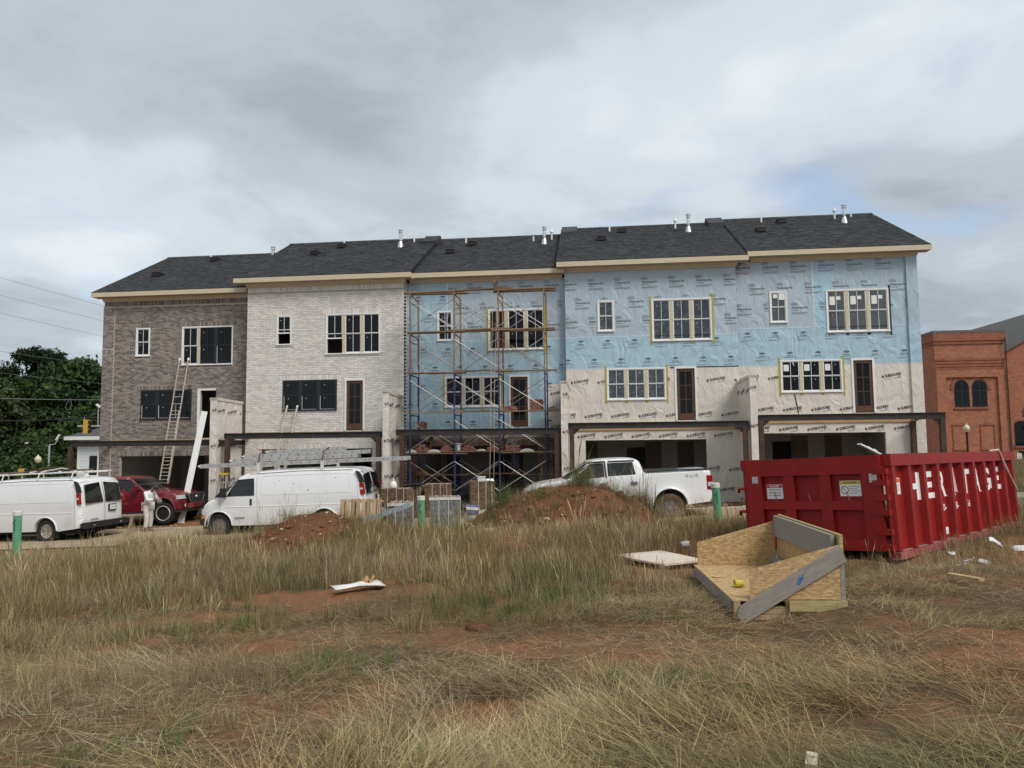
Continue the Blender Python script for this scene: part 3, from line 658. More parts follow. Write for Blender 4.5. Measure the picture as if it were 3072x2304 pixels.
def flash(i,n,mat=TAPEY,sides='lr'):
    a,c,d,e=hole(n); t=UNITS[i]['t']; b=MB()
    for q in [(a-.075,a-.004,d-.14,e+.12)]*('l' in sides)+[(c+.004,c+.075,d-.14,e+.12)]*('r' in sides)+[(a+(c-a)*f-.06,a+(c-a)*f+.06,d-.11,d-.03) for f in (.33,.67)]:
        b=MB(); b.box(q[0],q[1],-.0105,-.001,q[2],q[3]); b.build('window_flashing',mat,t)
zs_w=(8.72,7.95,7.18); zs_d=(6.62,5.9,5.14)
# U3
wrap_front(2,[(0,1.72,6.75,9.25,WR_BLUE),(1.72,6.58,6.75,9.25,WR_LAV),(0,6.58,4.9,6.75,WR_BLUE),(0,5.8,2.95,4.9,WR_BLUE),(5.8,6.58,2.6,4.9,WR_TAN)],None)
prints(2,[('d',.05,1.7,6.8,9.2,.6,(8.5,7.75,7.0),1.04),('w',1.75,6.5,6.8,9.2,.2,(8.95,8.12,7.33),1.06),('d',.05,6.5,3.2,6.7,.8,(6.3,5.55,4.8,4.05,3.3),1.04),('s',5.85,6.55,2.7,4.9,.6,(4.55,3.9,3.2),1.05)])
seam(2,0,6.58,6.75); seam(2,6.75,9.25,1.72,vert=True)
for n in ('triple','two'): flash(2,n)
# U4
wrap_front(3,[(0,6.72,6.55,9.25,WR_LAV),(0,6.72,5.27,6.55,WR_BLUE),(0,6.72,-.05,5.27,WR_TAN)],None)
prints(3,[('w',.0,6.7,6.6,9.2,.33,zs_w,1.06),('d',.0,6.7,5.3,6.5,.75,(6.27,5.52),1.06),('s',.05,6.65,3.0,5.2,.62,(4.78,3.42),1.06),('s',.05,6.65,.1,2.9,.85,(2.62,1.3,.5),1.06)])
seam(3,0,6.72,6.55); seam(3,0,6.72,5.28,TAPE,.03)
for n in ('triple','two'): flash(3,n)
b=MB(); b.box(4.0+.1,4.25,-.012,-.004,5.24,5.285); b.box(5.1,6.72,-.012,-.004,5.25,5.29); b.build('black_flashing',TAPEK,UNITS[3]['t'])
# U5
wrap_front(4,[(0,2.95,6.55,9.25,WR_LAV),(2.95,3.6,6.55,9.25,WR_LT),(3.6,6.82,6.55,9.25,WR_TEAL),(0,6.82,5.08,6.55,WR_BLUE),(0,6.82,-.05,5.08,WR_TAN)],None)
prints(4,[('w',.0,6.40,6.6,9.2,.45,(9.0,8.15,7.35),1.06),('d',.0,6.40,5.1,6.5,.55,(6.25,5.45),1.06),('s',.05,6.40,3.0,5.05,.5,(4.62,3.38),1.06),('s',.05,6.40,.1,2.9,.85,(2.62,1.5),1.06)])
seam(4,0,6.82,6.56); seam(4,6.56,9.25,2.95,vert=True,h=.07); seam(4,5.1,6.56,2.1,vert=True,h=.05); seam(4,0,6.82,5.08,TAPE,.03)
flash(4,'triple',TAPEK,'r'); flash(4,'two')
b=MB(); b.box(6.42,6.83,-.075,-.01,-.7,9.2); b.build('corner_pilaster',WR_TEAL,UNITS[4]['t'])
b=MB(); b.box(6.415,6.835,-.079,-.005,5.08,6.55); b.build('corner_wrap',WR_BLUE,UNITS[4]['t'])
b=MB(); b.box(6.413,6.838,-.081,-.004,-.05,5.08); b.build('corner_wrap',WR_TAN,UNITS[4]['t'])
b=MB(); b.bar((2.10,-.012,3.95),(2.22,-.012,3.2),.04,.006,(0,-1,0)); b.build('black_flashing',TAPEK,UNITS[4]['t'])
b=MB(); b.box(-.06,-.01,-.03,-.004,4.2,5.1); b.box(-.9,-.06,-.03,-.004,5.05,5.1); 
GLASS3=M('window_glass_sky_tone',(.075,.083,.09),.04,var=.2,vscale=1.5,spec=.6)  # end house upper panes: reflected sky is put into the base colour
lp=[(.12,.30,.2,.33),(.5,.55,.16,.14)]
for i in (2,3,4):
    gl=GLASS if i==2 else GLASS2
    W(i,'small',glass=(GLASS,GLASS2,GLASS3)[i-2],labels_paper=[(.15,.62,.16,.16),(.55,.5,.22,.3)] if i==4 else False); W(i,'triple',n=3,glass=(GLASS,GLASS2,GLASS3)[i-2],labels_paper=lp if i==4 else False)
    W(i,'two',n=3,glass=GLASS if i in(2,4) else GLASS2,stick=('r',),labels_paper=[(.1,.35,.2,.25)] if i==4 else False); door(UNITS[i]['t'],OP['door'][0],3.19,.70,2.03,0)
for i in (3,4):
    t=UNITS[i]['t']; b=MB(); b.box(.05,6.6,-.05,-.01,2.82,2.98); b.build('deck_ledger',LUM,t)
    b=MB(); b.box(.05,6.6,-.06,-.01,3.06,3.14); b.build('deck_ledger',LUM,t)
# unit 3 lower brick, half laid
t=UNITS[2]['t']; g_=hole('garage'); b=MB(); panel(b,.03,6.55,-.6,2.95,-.045,[g_]); b.build('mortar_bed',M('mortar_dark',(.20,.17,.145),.95,var=.2,vscale=12),t,fix=False)
brick_parts(brick_rows(.04,6.54,-.5,2.78,[g_,(g_[0]-.2,g_[1]+.2,2.44,2.65)]),t,-.045,BR_R,keep=0)
b=MB()
for q in soldier(g_[0]-.19,g_[1]+.19,2.447): b.box(q[0],q[1],-.062,-.04,q[2],q[3])
b.build('soldier_course',BR_R,t,kind='stuff')
b=MB(); rr=random.Random(3); x=.05
while x<6.4: w_=rr.uniform(.1,.3); b.box(x,x+w_,-.07,-.03,2.78,2.79+rr.uniform(.01,.035)); x+=w_
b.build('wet_mortar',M('wet_mortar',(.42,.39,.35),.9),t)
b=MB(); b.box(.05,6.5,-.02,.015,2.82,2.95); b.build('felt_flashing',TAPEK,t)
b=MB(); b.box(.05,6.5,-.06,-.015,3.0,3.13); b.build('deck_ledger',LUM,t)
# ---- steel deck frames and privacy walls
BOFF=-2.3
def deck(i,x0,x1,posts,brk):
    u=UNITS[i]; t=u['t']; y=BOFF-u['off']; zt=3.09; y1=y+.13
    b=MB(); b.box(x0,x1,y,y1,zt-.018,zt); b.box(x0,x1,y,y1,zt-.21,zt-.192); b.box(x0,x1,y+.055,y+.075,zt-.192,zt-.018); b.box(x0,x0+.012,y+.002,y1-.002,zt-.192,zt-.018); b.build('steel_beam',STEEL,t)
    b=MB(); b.box(x0+.01,x1-.01,y-.002,y+.132,zt-.225,zt-.21); b.build('beam_bottom_flange',RUST,t)
    for x,bb in zip(posts,brk):
        b=MB(); b.box(x-.085,x+.085,y-.01,y+.14,-.6,zt-.225); p=b.build('deck_post',RUST,t)
        if bb:
            b=MB(); b.prism([(x+.085*bb,zt-.226),(x+.30*bb,zt-.226),(x+.085*bb,zt-.44)],y+.03,y+.1,'y'); b.build('bracket',STEEL,p)
    # side beams back to the wall
    for x in (x0+.05,x1-.05): 
        b=MB(); b.box(x-.06,x+.06,y1+.002,-.06,zt-.2,zt-.02); b.build('side_beam',STEEL,t)
deck(0,.28,6.62,[.38],[0]); deck(1,.10,6.36,[.22,6.25],[1,-1]); deck(2,.22,6.42,[.45,6.3],[1,-1]); deck(3,.13,6.58,[.25,6.47],[1,-1]); deck(4,.18,6.55,[.28,6.42],[1,-1])
b=MB(); b.box(6.25,6.42,-.25,-.09,-.6,2.85); b.build('deck_post',RUST,UNITS[4]['t'])
def privacy(i,x0,x1,zt,zb=-.6):
    u=UNITS[i]; t=u['t']; y0=BOFF-.12-u['off']
    b=MB(); b.prism([(y0,zb),(-.01,zb),(-.01,zt-.06),(y0,zt)],x0,x1,'x'); o=b.build('privacy_wall',WR_TAN,t)
    fr=Print(lambda a,c:x0+.01<a<x1-.01); 
    b=MB(); rr=random.Random(i); n=14
    for k in range(n):
        yy=y0+(-y0)*k/n; b.box(x0-.02-rr.random()*.02,x1+.02+rr.random()*.02,yy,yy-y0/n*.98,zt-.07-.06*k/n-rr.random()*.03,zt+.015-.06*k/n+rr.random()*.02)
    b.build('folded_wrap_edge',M('wrap_fold',(.60,.54,.47),.5,var=.1,bump=.8,bscale=14),o)
    z0=zt-.45
    pf,gf,rf_=Print(lambda a,c:x0<a<x1),Print(lambda a,c:x0<a<x1),Print(lambda a,c:x0<a<x1)
    ps,gs,rs=(Print(lambda a,c:y0+.05<a<-.1) for _ in range(3))
    for k in range(4):
        z=z0-k*1.36; surround(pf,gf,rf_,x0+.30+.1*(k%2)-(.3 if i==4 else 0),z)
        for yy in (y0+.25,y0+1.2,y0+2.2): surround(ps,gs,rs,yy,z-.05)
    for q in (pf,gf,rf_): q.v=[(min(max(a,x0+.004),x1-.004),c) for a,c in q.v]
    for q in (ps,gs,rs): q.v=[(min(max(a,y0+.02),-.02),c) for a,c in q.v]
    for P_,m,nm in ((pf,INK,'printed_lettering'),(gf,INKG,'printed_fine_lines'),(rf_,INKR,'printed_house_mark')): P_.build(nm,m,o,lambda a,c:(a,y0-.004,c))
    for xx,sg in ((x1+.004,1),(x0-.004,-1)):
        for P_,m,nm in ((ps,INK,'printed_lettering'),(gs,INKG,'printed_fine_lines'),(rs,INKR,'printed_house_mark')): P_.build(nm,m,o,(lambda a,c,xx=xx:(xx,a,c)) if sg>0 else (lambda a,c,xx=xx:(xx,y0-a,c)))
privacy(1,-.42,-.14,3.41-UNITS[1]['sl']); privacy(2,-.26,-.02,3.54-UNITS[2]['sl']); privacy(3,-.13,.12,3.79-UNITS[3]['sl']); privacy(4,-.10,.14,3.88-UNITS[4]['sl'])
# ================================================================ scaffold and masons' materials
SCB=M('scaffold_blue',(.022,.028,.105),.55,var=.3,vscale=6,dirt=((.38,.35,.32),16,.60,.70,.8)); SCY=M('scaffold_ochre',(.30,.20,.095),.65,var=.3,vscale=5,dirt=((.16,.055,.03),7,.45,.62,.85)); SCR=M('scaffold_red_rust',(.24,.085,.06),.7,var=.3,vscale=5,dirt=((.45,.40,.34),14,.6,.72,.6))
BRACE=M('brace_galvanised',(.46,.45,.44),.45,metal=.4,var=.2,vscale=5); PLK=M('scaffold_plank',(.17,.105,.06),.85,var=.3,vscale=3,stretch=(1,7,7),rnd=.18,col2=(.30,.21,.135))
S0,SO=-3.78,-1.75; SZ=-1.0
sc=thing('scaffold','five level frame scaffold in front of the blue wrapped middle townhouse','scaffold',fw(S0,SO,SZ),(0,0,-TH))
FX=[0,1.74,3.47,5.23]; FD=1.45; LV=[.59,2.15,3.71,5.27,6.85,8.41]   # frame bases relative to the ground
def frame_mesh(h,m,red=None):
    b=MB(); r=.026
    for y in (0,FD):
        b.tube([(0,y,0),(0,y,h)],r,8); sg=1 if y==0 else -1; yi=y+sg*.14
        b.tube([(0,yi,.30),(0,yi,h-.16),(0,yi+sg*.06,h-.05)],.021,6); b.tube([(0,y,.34),(0,yi,.34)],.013,6)
        for k in range(3): b.tube([(0,y,.62+k*.3),(0,yi,.62+k*.3)],.012,5)
    b.tube([(0,0,h-.05),(0,FD,h-.05)],r,8); b.tube([(0,.14,h-.33),(0,FD-.14,h-.33)],.014,6)
    return b.mesh('end_frame',True,m)
for li in range(5):
    h=LV[li+1]-LV[li]
    me=frame_mesh(h,SCB if li<3 else SCY); me2=frame_mesh(h,SCR)
    for k,x in enumerate(FX):
        inst('end_frame',me2 if li==3 and k in(0,2) else me,sc,(x,0,LV[li]))
for k,x in enumerate(FX):
    for y in (0,FD):
        b=MB(); b.tube([(0,0,0),(0,0,.6)],.019,8); b.box(-.075,.075,-.075,.075,0,.012); b.build('screw_leg',SCB,sc,loc=(x,y,.0))
    for y in (0,FD):
        b=MB(); b.tube([(0,0,0),(0,0,.24)],.016,6); b.build('coupling_pin',SCY,sc,loc=(x,y,LV[5]))
def brace(p,q): b=MB(); b.tube([p,q],.0125,6); b.build('cross_brace',BRACE if random.random()<.7 else SCY,sc)
for li in range(5):
    for k in range(3):
        for y in (-.03,FD+.03):
            a,c=FX[k]+.02,FX[k+1]-.02; z0,z1=LV[li]+.18,LV[li]+1.28
            brace((a,y,z0),(c,y,z1)); brace((a,y-.016,z1),(c,y-.016,z0))
# planks: level (above ground), x0, x1, y, label bits
PL=[]; LN=['lowest','second','third','fourth','top']
spans=[(-.16,2.15),(1.62,3.95),(3.30,5.70)]
for li in range(5):
    for k,(a,c) in enumerate(spans):
        for j in range(2):
            if li==4 and j==1 and k==1: continue
            z=LV[li+1]+.025+(.042 if k==1 else 0)+.004*j; jig=random.uniform(-.12,.12)
            p=fw(S0+a+jig,SO+.12+j*.30,SZ+z); b=MB(); L=c-a; b.box(0,L,-.12,.12,0,.04)
            o=b.build('scaffold_plank',PLK,None,loc=p,rot=(0,random.uniform(-.012,.012),-TH+random.uniform(-.01,.01)))
            tag(o,f"weathered {('front','inner')[j]} plank across the {('left','middle','right')[k]} bay of the {LN[li]} scaffold level",'plank','planks laid on the scaffold')
# bricks stacked on the planks: each stack a thing, each brick a part
RB=M('loose_red_brick',(.23,.105,.075),.9,var=.2,vscale=14,rnd=.35,bump=.3)
lb=MB()
lb.box(0,.194,0,.092,0,.058); LBM=lb.mesh('brick',mat=RB)
def brick_stack(label,s,off,z,cols,rows,seed):
    t=thing('brick_stack',label,'brick stack',fw(s,off,z),(0,0,-TH),'brick stacks on the scaffold'); r=random.Random(seed)
    for k in range(rows):
        n=cols[min(k,len(cols)-1)]
        for i in range(n):
            for j in range(2): inst('brick',LBM,t,(i*.105+(.02 if k%2 else 0)+r.uniform(-.008,.008)+(cols[0]-n)*.05,j*.2+r.uniform(-.01,.01),k*.06),(0,0,R(90)+r.uniform(-.06,.06)),(1,1,1))
zp=LV[1]+SZ+.075
brick_stack('stepped brick stack at the left end of the lowest scaffold plank',-3.55,-1.55,zp,(5,5,4,2,2),5,1)
brick_stack('stepped brick stack just left of the grey bucket',-2.6,-1.55,zp,(5,4,3,2),4,2)
brick_stack('stepped brick stack just right of the grey bucket',-1.72,-1.55,zp,(5,5,4,3),4,3)
brick_stack('stepped brick stack left of the third scaffold pole on the lowest plank',-.78,-1.55,zp,(5,4,4,2),4,4)
brick_stack('square brick stack behind the rope on the lowest scaffold plank',-.02,-1.55,zp,(5,5,5,5,3),4,5)
zp2=LV[2]+SZ+.075
brick_stack('low brick stack in front of the middle door on the second scaffold level',-.08,-1.55,zp2,(5,5,4),3,6)
brick_stack('tall brick stack at the right end of the second scaffold level',.92,-1.55,zp2,(5,5,5,5,5,5,5),7,7)
brick_stack('brick stack on the deck ledger beside the second privacy wall',-3.7,-.55,UNITS[2]['sl']+3.15,(3,3,3,3),4,8)
MORT=M('fresh_mortar',(.50,.47,.42),.9,var=.12,vscale=18,bump=.8,bscale=30)
for k,(s,off,w_,lab) in enumerate(((-2.88,-1.5,.27,'pale mortar heap between the two left brick stacks on the lowest plank'),(-1.04,-1.5,.24,'pale mortar heap in the middle of the lowest scaffold plank'),(.72,-1.5,.29,'pale mortar heap at the right of the lowest scaffold plank'),(-3.75,-1.6,.2,'mortar heap spilling at the left end of the lowest plank'))):
    bm=bmesh.new(); bmesh.ops.create_grid(bm,x_segments=14,y_segments=10,size=1); r=random.Random(k)
    for v in bm.verts:
        d=min(1,v.co.x**2+v.co.y**2); v.co=Vector((v.co.x*w_,v.co.y*.17,max(0,(1-d))**.6*.11+r.uniform(-.008,.008)-.004))
    me=bpy.data.meshes.new('mortar_heap'); bm.to_mesh(me); bm.free(); me.materials.append(MORT)
    o=inst('mortar_heap',me,None,fw(s,off,zp+.0),(0,0,-TH)); tag(o,lab,'mortar heap','mortar heaps on the scaffold')
t=thing('bucket','grey plastic bucket with white label on the lowest scaffold plank','bucket',fw(-1.97,-1.5,zp),(0,0,-TH))
b=MB(); b.lathe([(.125,0),(.145,.30),(.155,.302),(.155,.33),(.147,.332),(.147,.345),(.13,.345),(.115,.02)],n=18); b.build('pail',M('grey_plastic',(.24,.26,.28),.5,var=.08),t,True)
b=MB(); b.tube([(.15*math.cos(a),-.02,.32-.12*math.sin(a)) for a in np.linspace(0,math.pi,10)],.004,5); b.build('bail_handle',BRACE,t)
b=MB(); b.add([(.141*math.cos(a),.141*math.sin(a),z) for a in np.linspace(R(-75),R(-45),5) for z in (.06,.26)],[(2*i,2*i+2,2*i+3,2*i+1) for i in range(4)]); b.build('paper_label',PAPER,t)
# gin wheel and rope
t=thing('gin_wheel','rusty pulley wheel on a bracket at the scaffold top','pulley',fw(-.31,SO,SZ+LV[5]+.1),(0,0,-TH))
b=MB(); b.tube([(0,0,0),(0,0,.45)],.02,8); b.tube([(0,0,.4),(-.05,-.45,.28)],.02,8); b.tube([(0,0,.1),(-.04,-.36,.3)],.015,6); b.build('bracket',SCR,t)
b=MB(); b.lathe([(.02,-.02),(.13,-.025),(.12,-.005),(.12,.005),(.13,.025),(.02,.02)],(-.05,-.45,.10),16,'x'); b.build('wheel',SCR,t,True)
b=MB(); b.tube([(-.05,-.45,.26),(-.05,-.45,.1)],.012,6); b.build('hook',SCR,t)
ROPE=M('old_rope',(.44,.36,.27),.9,var=.2,vscale=30)
t=thing('hoist_rope','pale hoist rope hanging in two lines from the pulley','rope',fw(-.45,-2.15,-.2),(0,0,-TH))
for (x0,x1,zt,zb,nm) in ((-.02,-.20,7.2,.1,'rope_fall'),(.13,-.05,7.2,.1,'rope_fall')):
    b=MB(); b.tube([(x0+(x1-x0)*f+.015*math.sin(f*9),-.02+.05*f,zt+(zb-zt)*f+.2) for f in np.linspace(0,1,14)],.011,6); b.build(nm,ROPE,t)
# ---- brick cubes on the apron
CUBE=M('brick_cube_ends',(.17,.105,.06),.9,var=.2,vscale=14,rnd=.3,col2=(.25,.16,.10)); HOLE=M('core_hole',(.018,.014,.012),.9); STRAP=M('strap_plastic',(.55,.52,.44),.5)
cb=MB(); cb.box(-.0455,.0455,0,.19,-.0285,.0285); CBM=cb.mesh('brick',mat=CUBE)
def brick_cube(label,x,y,yaw,nx,nz,ny=4):
    t=thing('brick_cube',label,'brick cube',(x,y,gzf(x,y)),(0,0,yaw),'strapped brick cubes on the apron'); r=random.Random(int(x*10))
    hb=MB(); w_=.098; h_=.063
    for i in range(nx):
        for k in range(nz):
            inst('brick',CBM,t,(i*w_,r.uniform(-.006,.006),k*h_+.03),(0,0,r.uniform(-.02,.02)))
            for q in (-.022,.0,.022): hb.box(i*w_+q-.007,i*w_+q+.007,-.0085,-.003,k*h_+.022,k*h_+.044) 
    hb.build('core_holes',HOLE,t,kind='stuff')
    b=MB(); b.box(-.048,nx*w_-.052,.20,ny*.2,.0,nz*h_); b.build('rear_bricks',CUBE,t)
    sb=MB()
    for k in range(nz): 
        for j in range(ny): sb.box(nx*w_-.05,nx*w_-.044,j*.2+.004,j*.2+.194,k*h_+.004,k*h_+.058); sb.box(-.055,-.049,j*.2+.004,j*.2+.194,k*h_+.004,k*h_+.058)
    sb.build('side_bricks',CUBE,t,kind='stuff')
    for f in (.3,.62,.88):
        b=MB(); xx=nx*w_*f-.05; b.box(xx-.008,xx+.008,-.014,-.010,0,nz*h_+.006); b.box(xx-.008,xx+.008,-.014,ny*.2,nz*h_+.004,nz*h_+.008); b.build('strap',STRAP,t)
    b=MB(); b.box(-.05,nx*w_-.05,-.004,ny*.2,nz*h_,nz*h_+.004); b.build('top_course',CUBE,t)
    return t,nz*h_
c1,h1=brick_cube('brick cube with white bag on top beside the second privacy wall',-4.55,25.4,-TH,10,18)
c2,h2=brick_cube('brick cube in the middle of the scaffold garage opening',-3.05,25.9,-TH+.12,9,19)
c3,h3=brick_cube('tall brick cube with boxes on top near the pickup nose',-1.35,24.9,-TH+.25,8,20)
c4,h4=brick_cube('narrow brick cube under the black lid left of the scaffold',-3.62+.02,26.3,-TH,4,18,3)
def blob(name,loc,rx,ry,rz,mat,seed,lump=.18,sub=3):
    bm=bmesh.new(); bmesh.ops.create_icosphere(bm,subdivisions=sub,radius=1); r=np.random.default_rng(seed); ks=r.normal(0,2.2,(6,3)); ph=r.random(6)*6
    for v in bm.verts:
        n=sum(math.sin(float(np.dot(ks[i],v.co))+ph[i]) for i in range(6))/6; v.co*=(1+lump*n); v.co=Vector((v.co.x*rx,v.co.y*ry,max(v.co.z,-.55)*rz+rz*.55))
    me=bpy.data.meshes.new(name); bm.to_mesh(me); bm.free(); me.materials.append(mat); me.polygons.foreach_set('use_smooth',[True]*len(me.polygons)); return inst(name,me,None,loc)
WPL=M('white_bag_plastic',(.78,.78,.79),.4,var=.06,bump=.8,bscale=18); BPL=M('black_bag_plastic',(.012,.012,.014),.3,var=.2,bump=.8,bscale=14)
z1=gzf(-4.2,25.4)+h1
o=blob('plastic_bag',(-4.15,25.6,z1),.13,.12,.16,WPL,2); b=MB(); b.tube([(0,0,.16),(.01,0,.26),(-.02,0,.34)],[.05,.018,.05],8); b.build('knot',WPL,o); tag(o,'knotted white plastic bag on top of the left brick cube','plastic bag')
o=blob('tub_lid',(-3.5,26.4,gzf(-3.5,26.4)+h4+.02),.33,.28,.06,BPL,4); tag(o,'black plastic lid lying on the narrow brick cube','lid')
zz3=gzf(-1.3,24.9)+h3
b=MB(); b.box(-.13,.13,-.1,.1,0,.16); b.box(-.14,.14,-.11,.11,.14,.165); o=b.build('carton',M('pale_carton',(.55,.54,.52),.8),None,loc=(-1.08,25.1,zz3+.005),rot=(0,0,.2)); tag(o,'small pale carton on the tall brick cube','carton')
for k,(x,y) in enumerate(((-.86,25.05),(-.72,24.97))): o=blob('crumpled_paper',(x,y,zz3),.09,.07,.06,WPL,7+k,.35); tag(o,('left','right')[k]+' crumpled white paper on the tall brick cube','paper')
b=MB(); b.bar((0,0,.02),(.75,0,.02),.16,.018); o=b.build('dark_board',BLK,None,loc=(-1.25,25.3,zz3+.001),rot=(0,0,-.1)); tag(o,'dark scrap board lying across the tall brick cube','board')
# wrapped stone pallets
STN=M('stone_veneer_grey',(.17,.175,.18),.8,var=.3,vscale=9,rnd=.25,bump=.5); STT=M('stone_top_brown',(.27,.19,.15),.85,var=.3,vscale=8,rnd=.3); SHR=M('shrink_wrap',(.62,.57,.55),.35,var=.12,vscale=8,bump=.9,bscale=16)
def stone_pallet(label,x,y,yaw,w_,d_,h_):
    t=thing('stone_pallet',label,'pallet of stone',(x,y,gzf(x,y)),(0,0,yaw),'wrapped stone pallets beside the alley')
    b=MB(); b.box(0,w_,0,d_,0,.02); b.box(0,w_,0,.09,.02,.10); b.box(0,w_,d_-.09,d_,.02,.10); b.box(0,w_,0,d_,.10,.125); b.build('pallet_base',LUM,t)
    r=random.Random(3); nx=5
    for k in range(int((h_-.13)/.14)):
        for i in range(nx):
            b=MB(); b.box(i*w_/nx+.004,(i+1)*w_/nx-.004,.003,.18,.13+k*.14,.13+k*.14+.134); b.build('stone_block',STN,t)
        for j in range(1,int(d_/.19)):
            b=MB(); b.box(w_-.2,w_-.003,j*.19,j*.19+.184,.13+k*.14,.13+k*.14+.134); b.build('stone_block',STN,t)
    b=MB(); b.box(.05,w_-.205,.185,d_,.13,h_-.02); b.build('inner_blocks',STN,t)
    for i in range(4):
        for j in range(4): b=MB(); b.box(i*w_/4+.01,(i+1)*w_/4-.02,j*d_/4+.01,(j+1)*d_/4-.02,h_-.02,h_+.02+r.uniform(-.01,.012)); b.build('top_slab',STT,t)
    b=MB()
    for f in (.3,.62): b.box(w_*f-.01,w_*f+.01,-.008,-.002,.1,h_+.02); 
    for i in range(1,4): b.bar((w_*i/4-.01,-.004,h_+.035),(w_*i/4,d_,h_+.035),.02,.01)
    b.build('white_straps',SHR,t,kind='stuff')
    b=MB(); b.box(w_+.004,w_+.02,-.01,d_+.01,.12,h_+.03); b.box(-.02,w_+.02,-.015,-.009,h_-.05,h_+.03); b.build('shrink_wrap',SHR,t)
stone_pallet('wrapped grey stone pallet right behind the upright wooden pallet',-3.55,21.0,.10,.68,.9,.92)
stone_pallet('wrapped grey stone pallet beside the middle green pipe',-2.38,21.1,.14,.86,.9,1.02)
o=blob('plastic_sheet',(-.95,21.6,gzf(-.95,21.6)+.25),.5,.25,.22,SHR,12,.3); tag(o,'loose white plastic sheeting right of the stone pallets','plastic sheet')
# upright wooden pallet
PALW=M('pallet_wood',(.33,.22,.13),.85,var=.3,vscale=4,stretch=(7,7,1),rnd=.25,col2=(.45,.32,.20))
py=20.35; t=thing('wooden_pallet','bare wooden pallet standing on edge beside the ladder van','pallet',(-4.82,py,gzf(-4.82,py)+.12),(R(-14),0,-.04))
for k in range(8):
    b=MB(); x=.01+k*.148; b.box(x,x+.115,0,.018,0,1.0+random.uniform(-.01,.01)); b.build('slat',PALW,t)
    if k%2==0: b=MB(); b.box(x,x+.115,.11,.128,0,1.0); b.build('back_slat',PALW,t)
for z in (.02,.46,.92): b=MB(); b.box(0,1.2,.02,.108,z,z+.045); b.build('stringer',PALW,t)
b=MB(); b.bar((0,0,0),(1.55,-.15,.52),.012,.13); b.bar((0,-.03,-.06),(1.55,-.18,.46),.06,.012); o=b.build('metal_flashing',M('grey_blue_sheet_metal',(.42,.48,.52),.4,metal=.5,var=.12),None,loc=(-4.3,20.0,gzf(-4.3,20.0)+.42)); tag(o,'bent grey metal flashing strip propped before the upright pallet','metal strip')
b=MB(); b.box(0,.36,0,.25,0,.2); o=b.build('carton',M('blue_carton',(.10,.13,.30),.7),None,loc=(-1.35,21.3,gzf(-1.35,21.3)+.55),rot=(.1,.1,.2)); tag(o,'small blue and white carton at the foot of the tall brick cube','carton')
b=MB(); b.box(-.005,.365,-.006,.256,.10,.18); b.build('carton_band',PAPER,o)
# ================================================================ ladders and boards
ALD=M('ladder_aluminium',(.56,.55,.53),.4,metal=.55,var=.18,vscale=6,dirt=((.40,.34,.26),9,.55,.7,.6)); WLD=M('ladder_splattered',(.50,.44,.36),.7,var=.2,vscale=8,dirt=((.68,.66,.62),12,.55,.65,.8))
def ladder(label,p,q,width,mat,side,rail=(.028,.075),pitch=.305,sections=1,cap=None,group=None,capr=1):
    """p foot, q head (world), side = unit vector across"""
    p,q=Vector(p),Vector(q); L=(q-p).length; t=thing('extension_ladder',label,'ladder',p,group=group); d=(q-p).normalized(); side=Vector(side).normalized(); n=d.cross(side).normalized()
    for k in range(sections):
        o=n*(-.045*k); l0,l1=(0,L) if k==0 else (L*.02,L*.66)
        for sg in (-1,1):
            b=MB(); a=side*(sg*(width/2-.02*k)); b.bar(a+o+d*l0,a+o+d*l1,rail[0],rail[1]*.6,n); b.build('rail',mat,t)
            if cap and k==0: b=MB(); b.tube([a+d*(l1-.05),a+d*(l1+.03),a+d*(l1+.07)],[.045*capr,.05*capr,.02*capr],8); b.build('rail_cap',cap,t)
        m=l0+.2
        while m<l1-.05: b=MB(); b.tube([side*(-width/2+.02*k)+o+d*m,side*(width/2-.02*k)+o+d*m],.015,6); b.build('rung',mat,t); m+=pitch
    return t
ladder('tall paint splattered ladder leaning on the brown brick house',fw(-14.42,-1.05,UNITS[0]['sl']-.05),fw(-14.23,.22,5.28),.40,WLD,ES,sections=2,cap=WPL)
ladder('ladder leaning below the black window of the whitewashed house',fw(-9.28,-1.75,UNITS[1]['sl']-.05),fw(-9.06,-.47,3.12),.44,WLD,ES,rail=(.05,.12),sections=2,cap=WPL,capr=.8)
b=MB(); b.bar((0,0,0),(fw(-11.73,-2.5,2.90)-fw(-12.3,-3.0,-1.35)),.24,.022,(0,-1,0)); o=b.build('trim_board',M('white_primed_board',(.80,.80,.79),.5,var=.03),None,loc=fw(-12.3,-3.0,-1.35)); tag(o,'long white primed board leaning on the steel beam','board')
for k,(s,l) in enumerate(((-11.85,2.1),(-11.72,1.7))):
    b=MB(); b.bar((0,0,0),(.25,.25,l),.07,.03,(0,-1,0)); o=b.build('scrap_board',DRY,None,loc=fw(s,-.9,UNITS[0]['sl']+.0)); tag(o,('left','right')[k]+' grey scrap board leaning in the brown house garage','board')
t=thing('step_ladder','fibreglass step ladder with yellow top behind the ladder van nose','step ladder',fw(-10.5,-3.3,-1.35),(0,0,-TH))
for sg in (-1,1):
    b=MB(); b.bar((sg*.26,-.35,0),(sg*.14,0,1.85),.03,.07); b.build('rail',ALD,t); b=MB(); b.bar((sg*.26,.45,0),(sg*.13,.05,1.8),.03,.05); b.build('rear_rail',ALD,t)
for k in range(5): f=(k+1)/6; b=MB(); b.box(-.26+.12*f,.26-.12*f,-.38+.35*f,-.29+.35*f,1.85*f,1.85*f+.025); b.build('tread',ALD,t)
b=MB(); b.box(-.17,.17,-.07,.1,1.83,1.9); b.build('top_cap',M('yellow_plastic',(.60,.42,.03),.5),t)
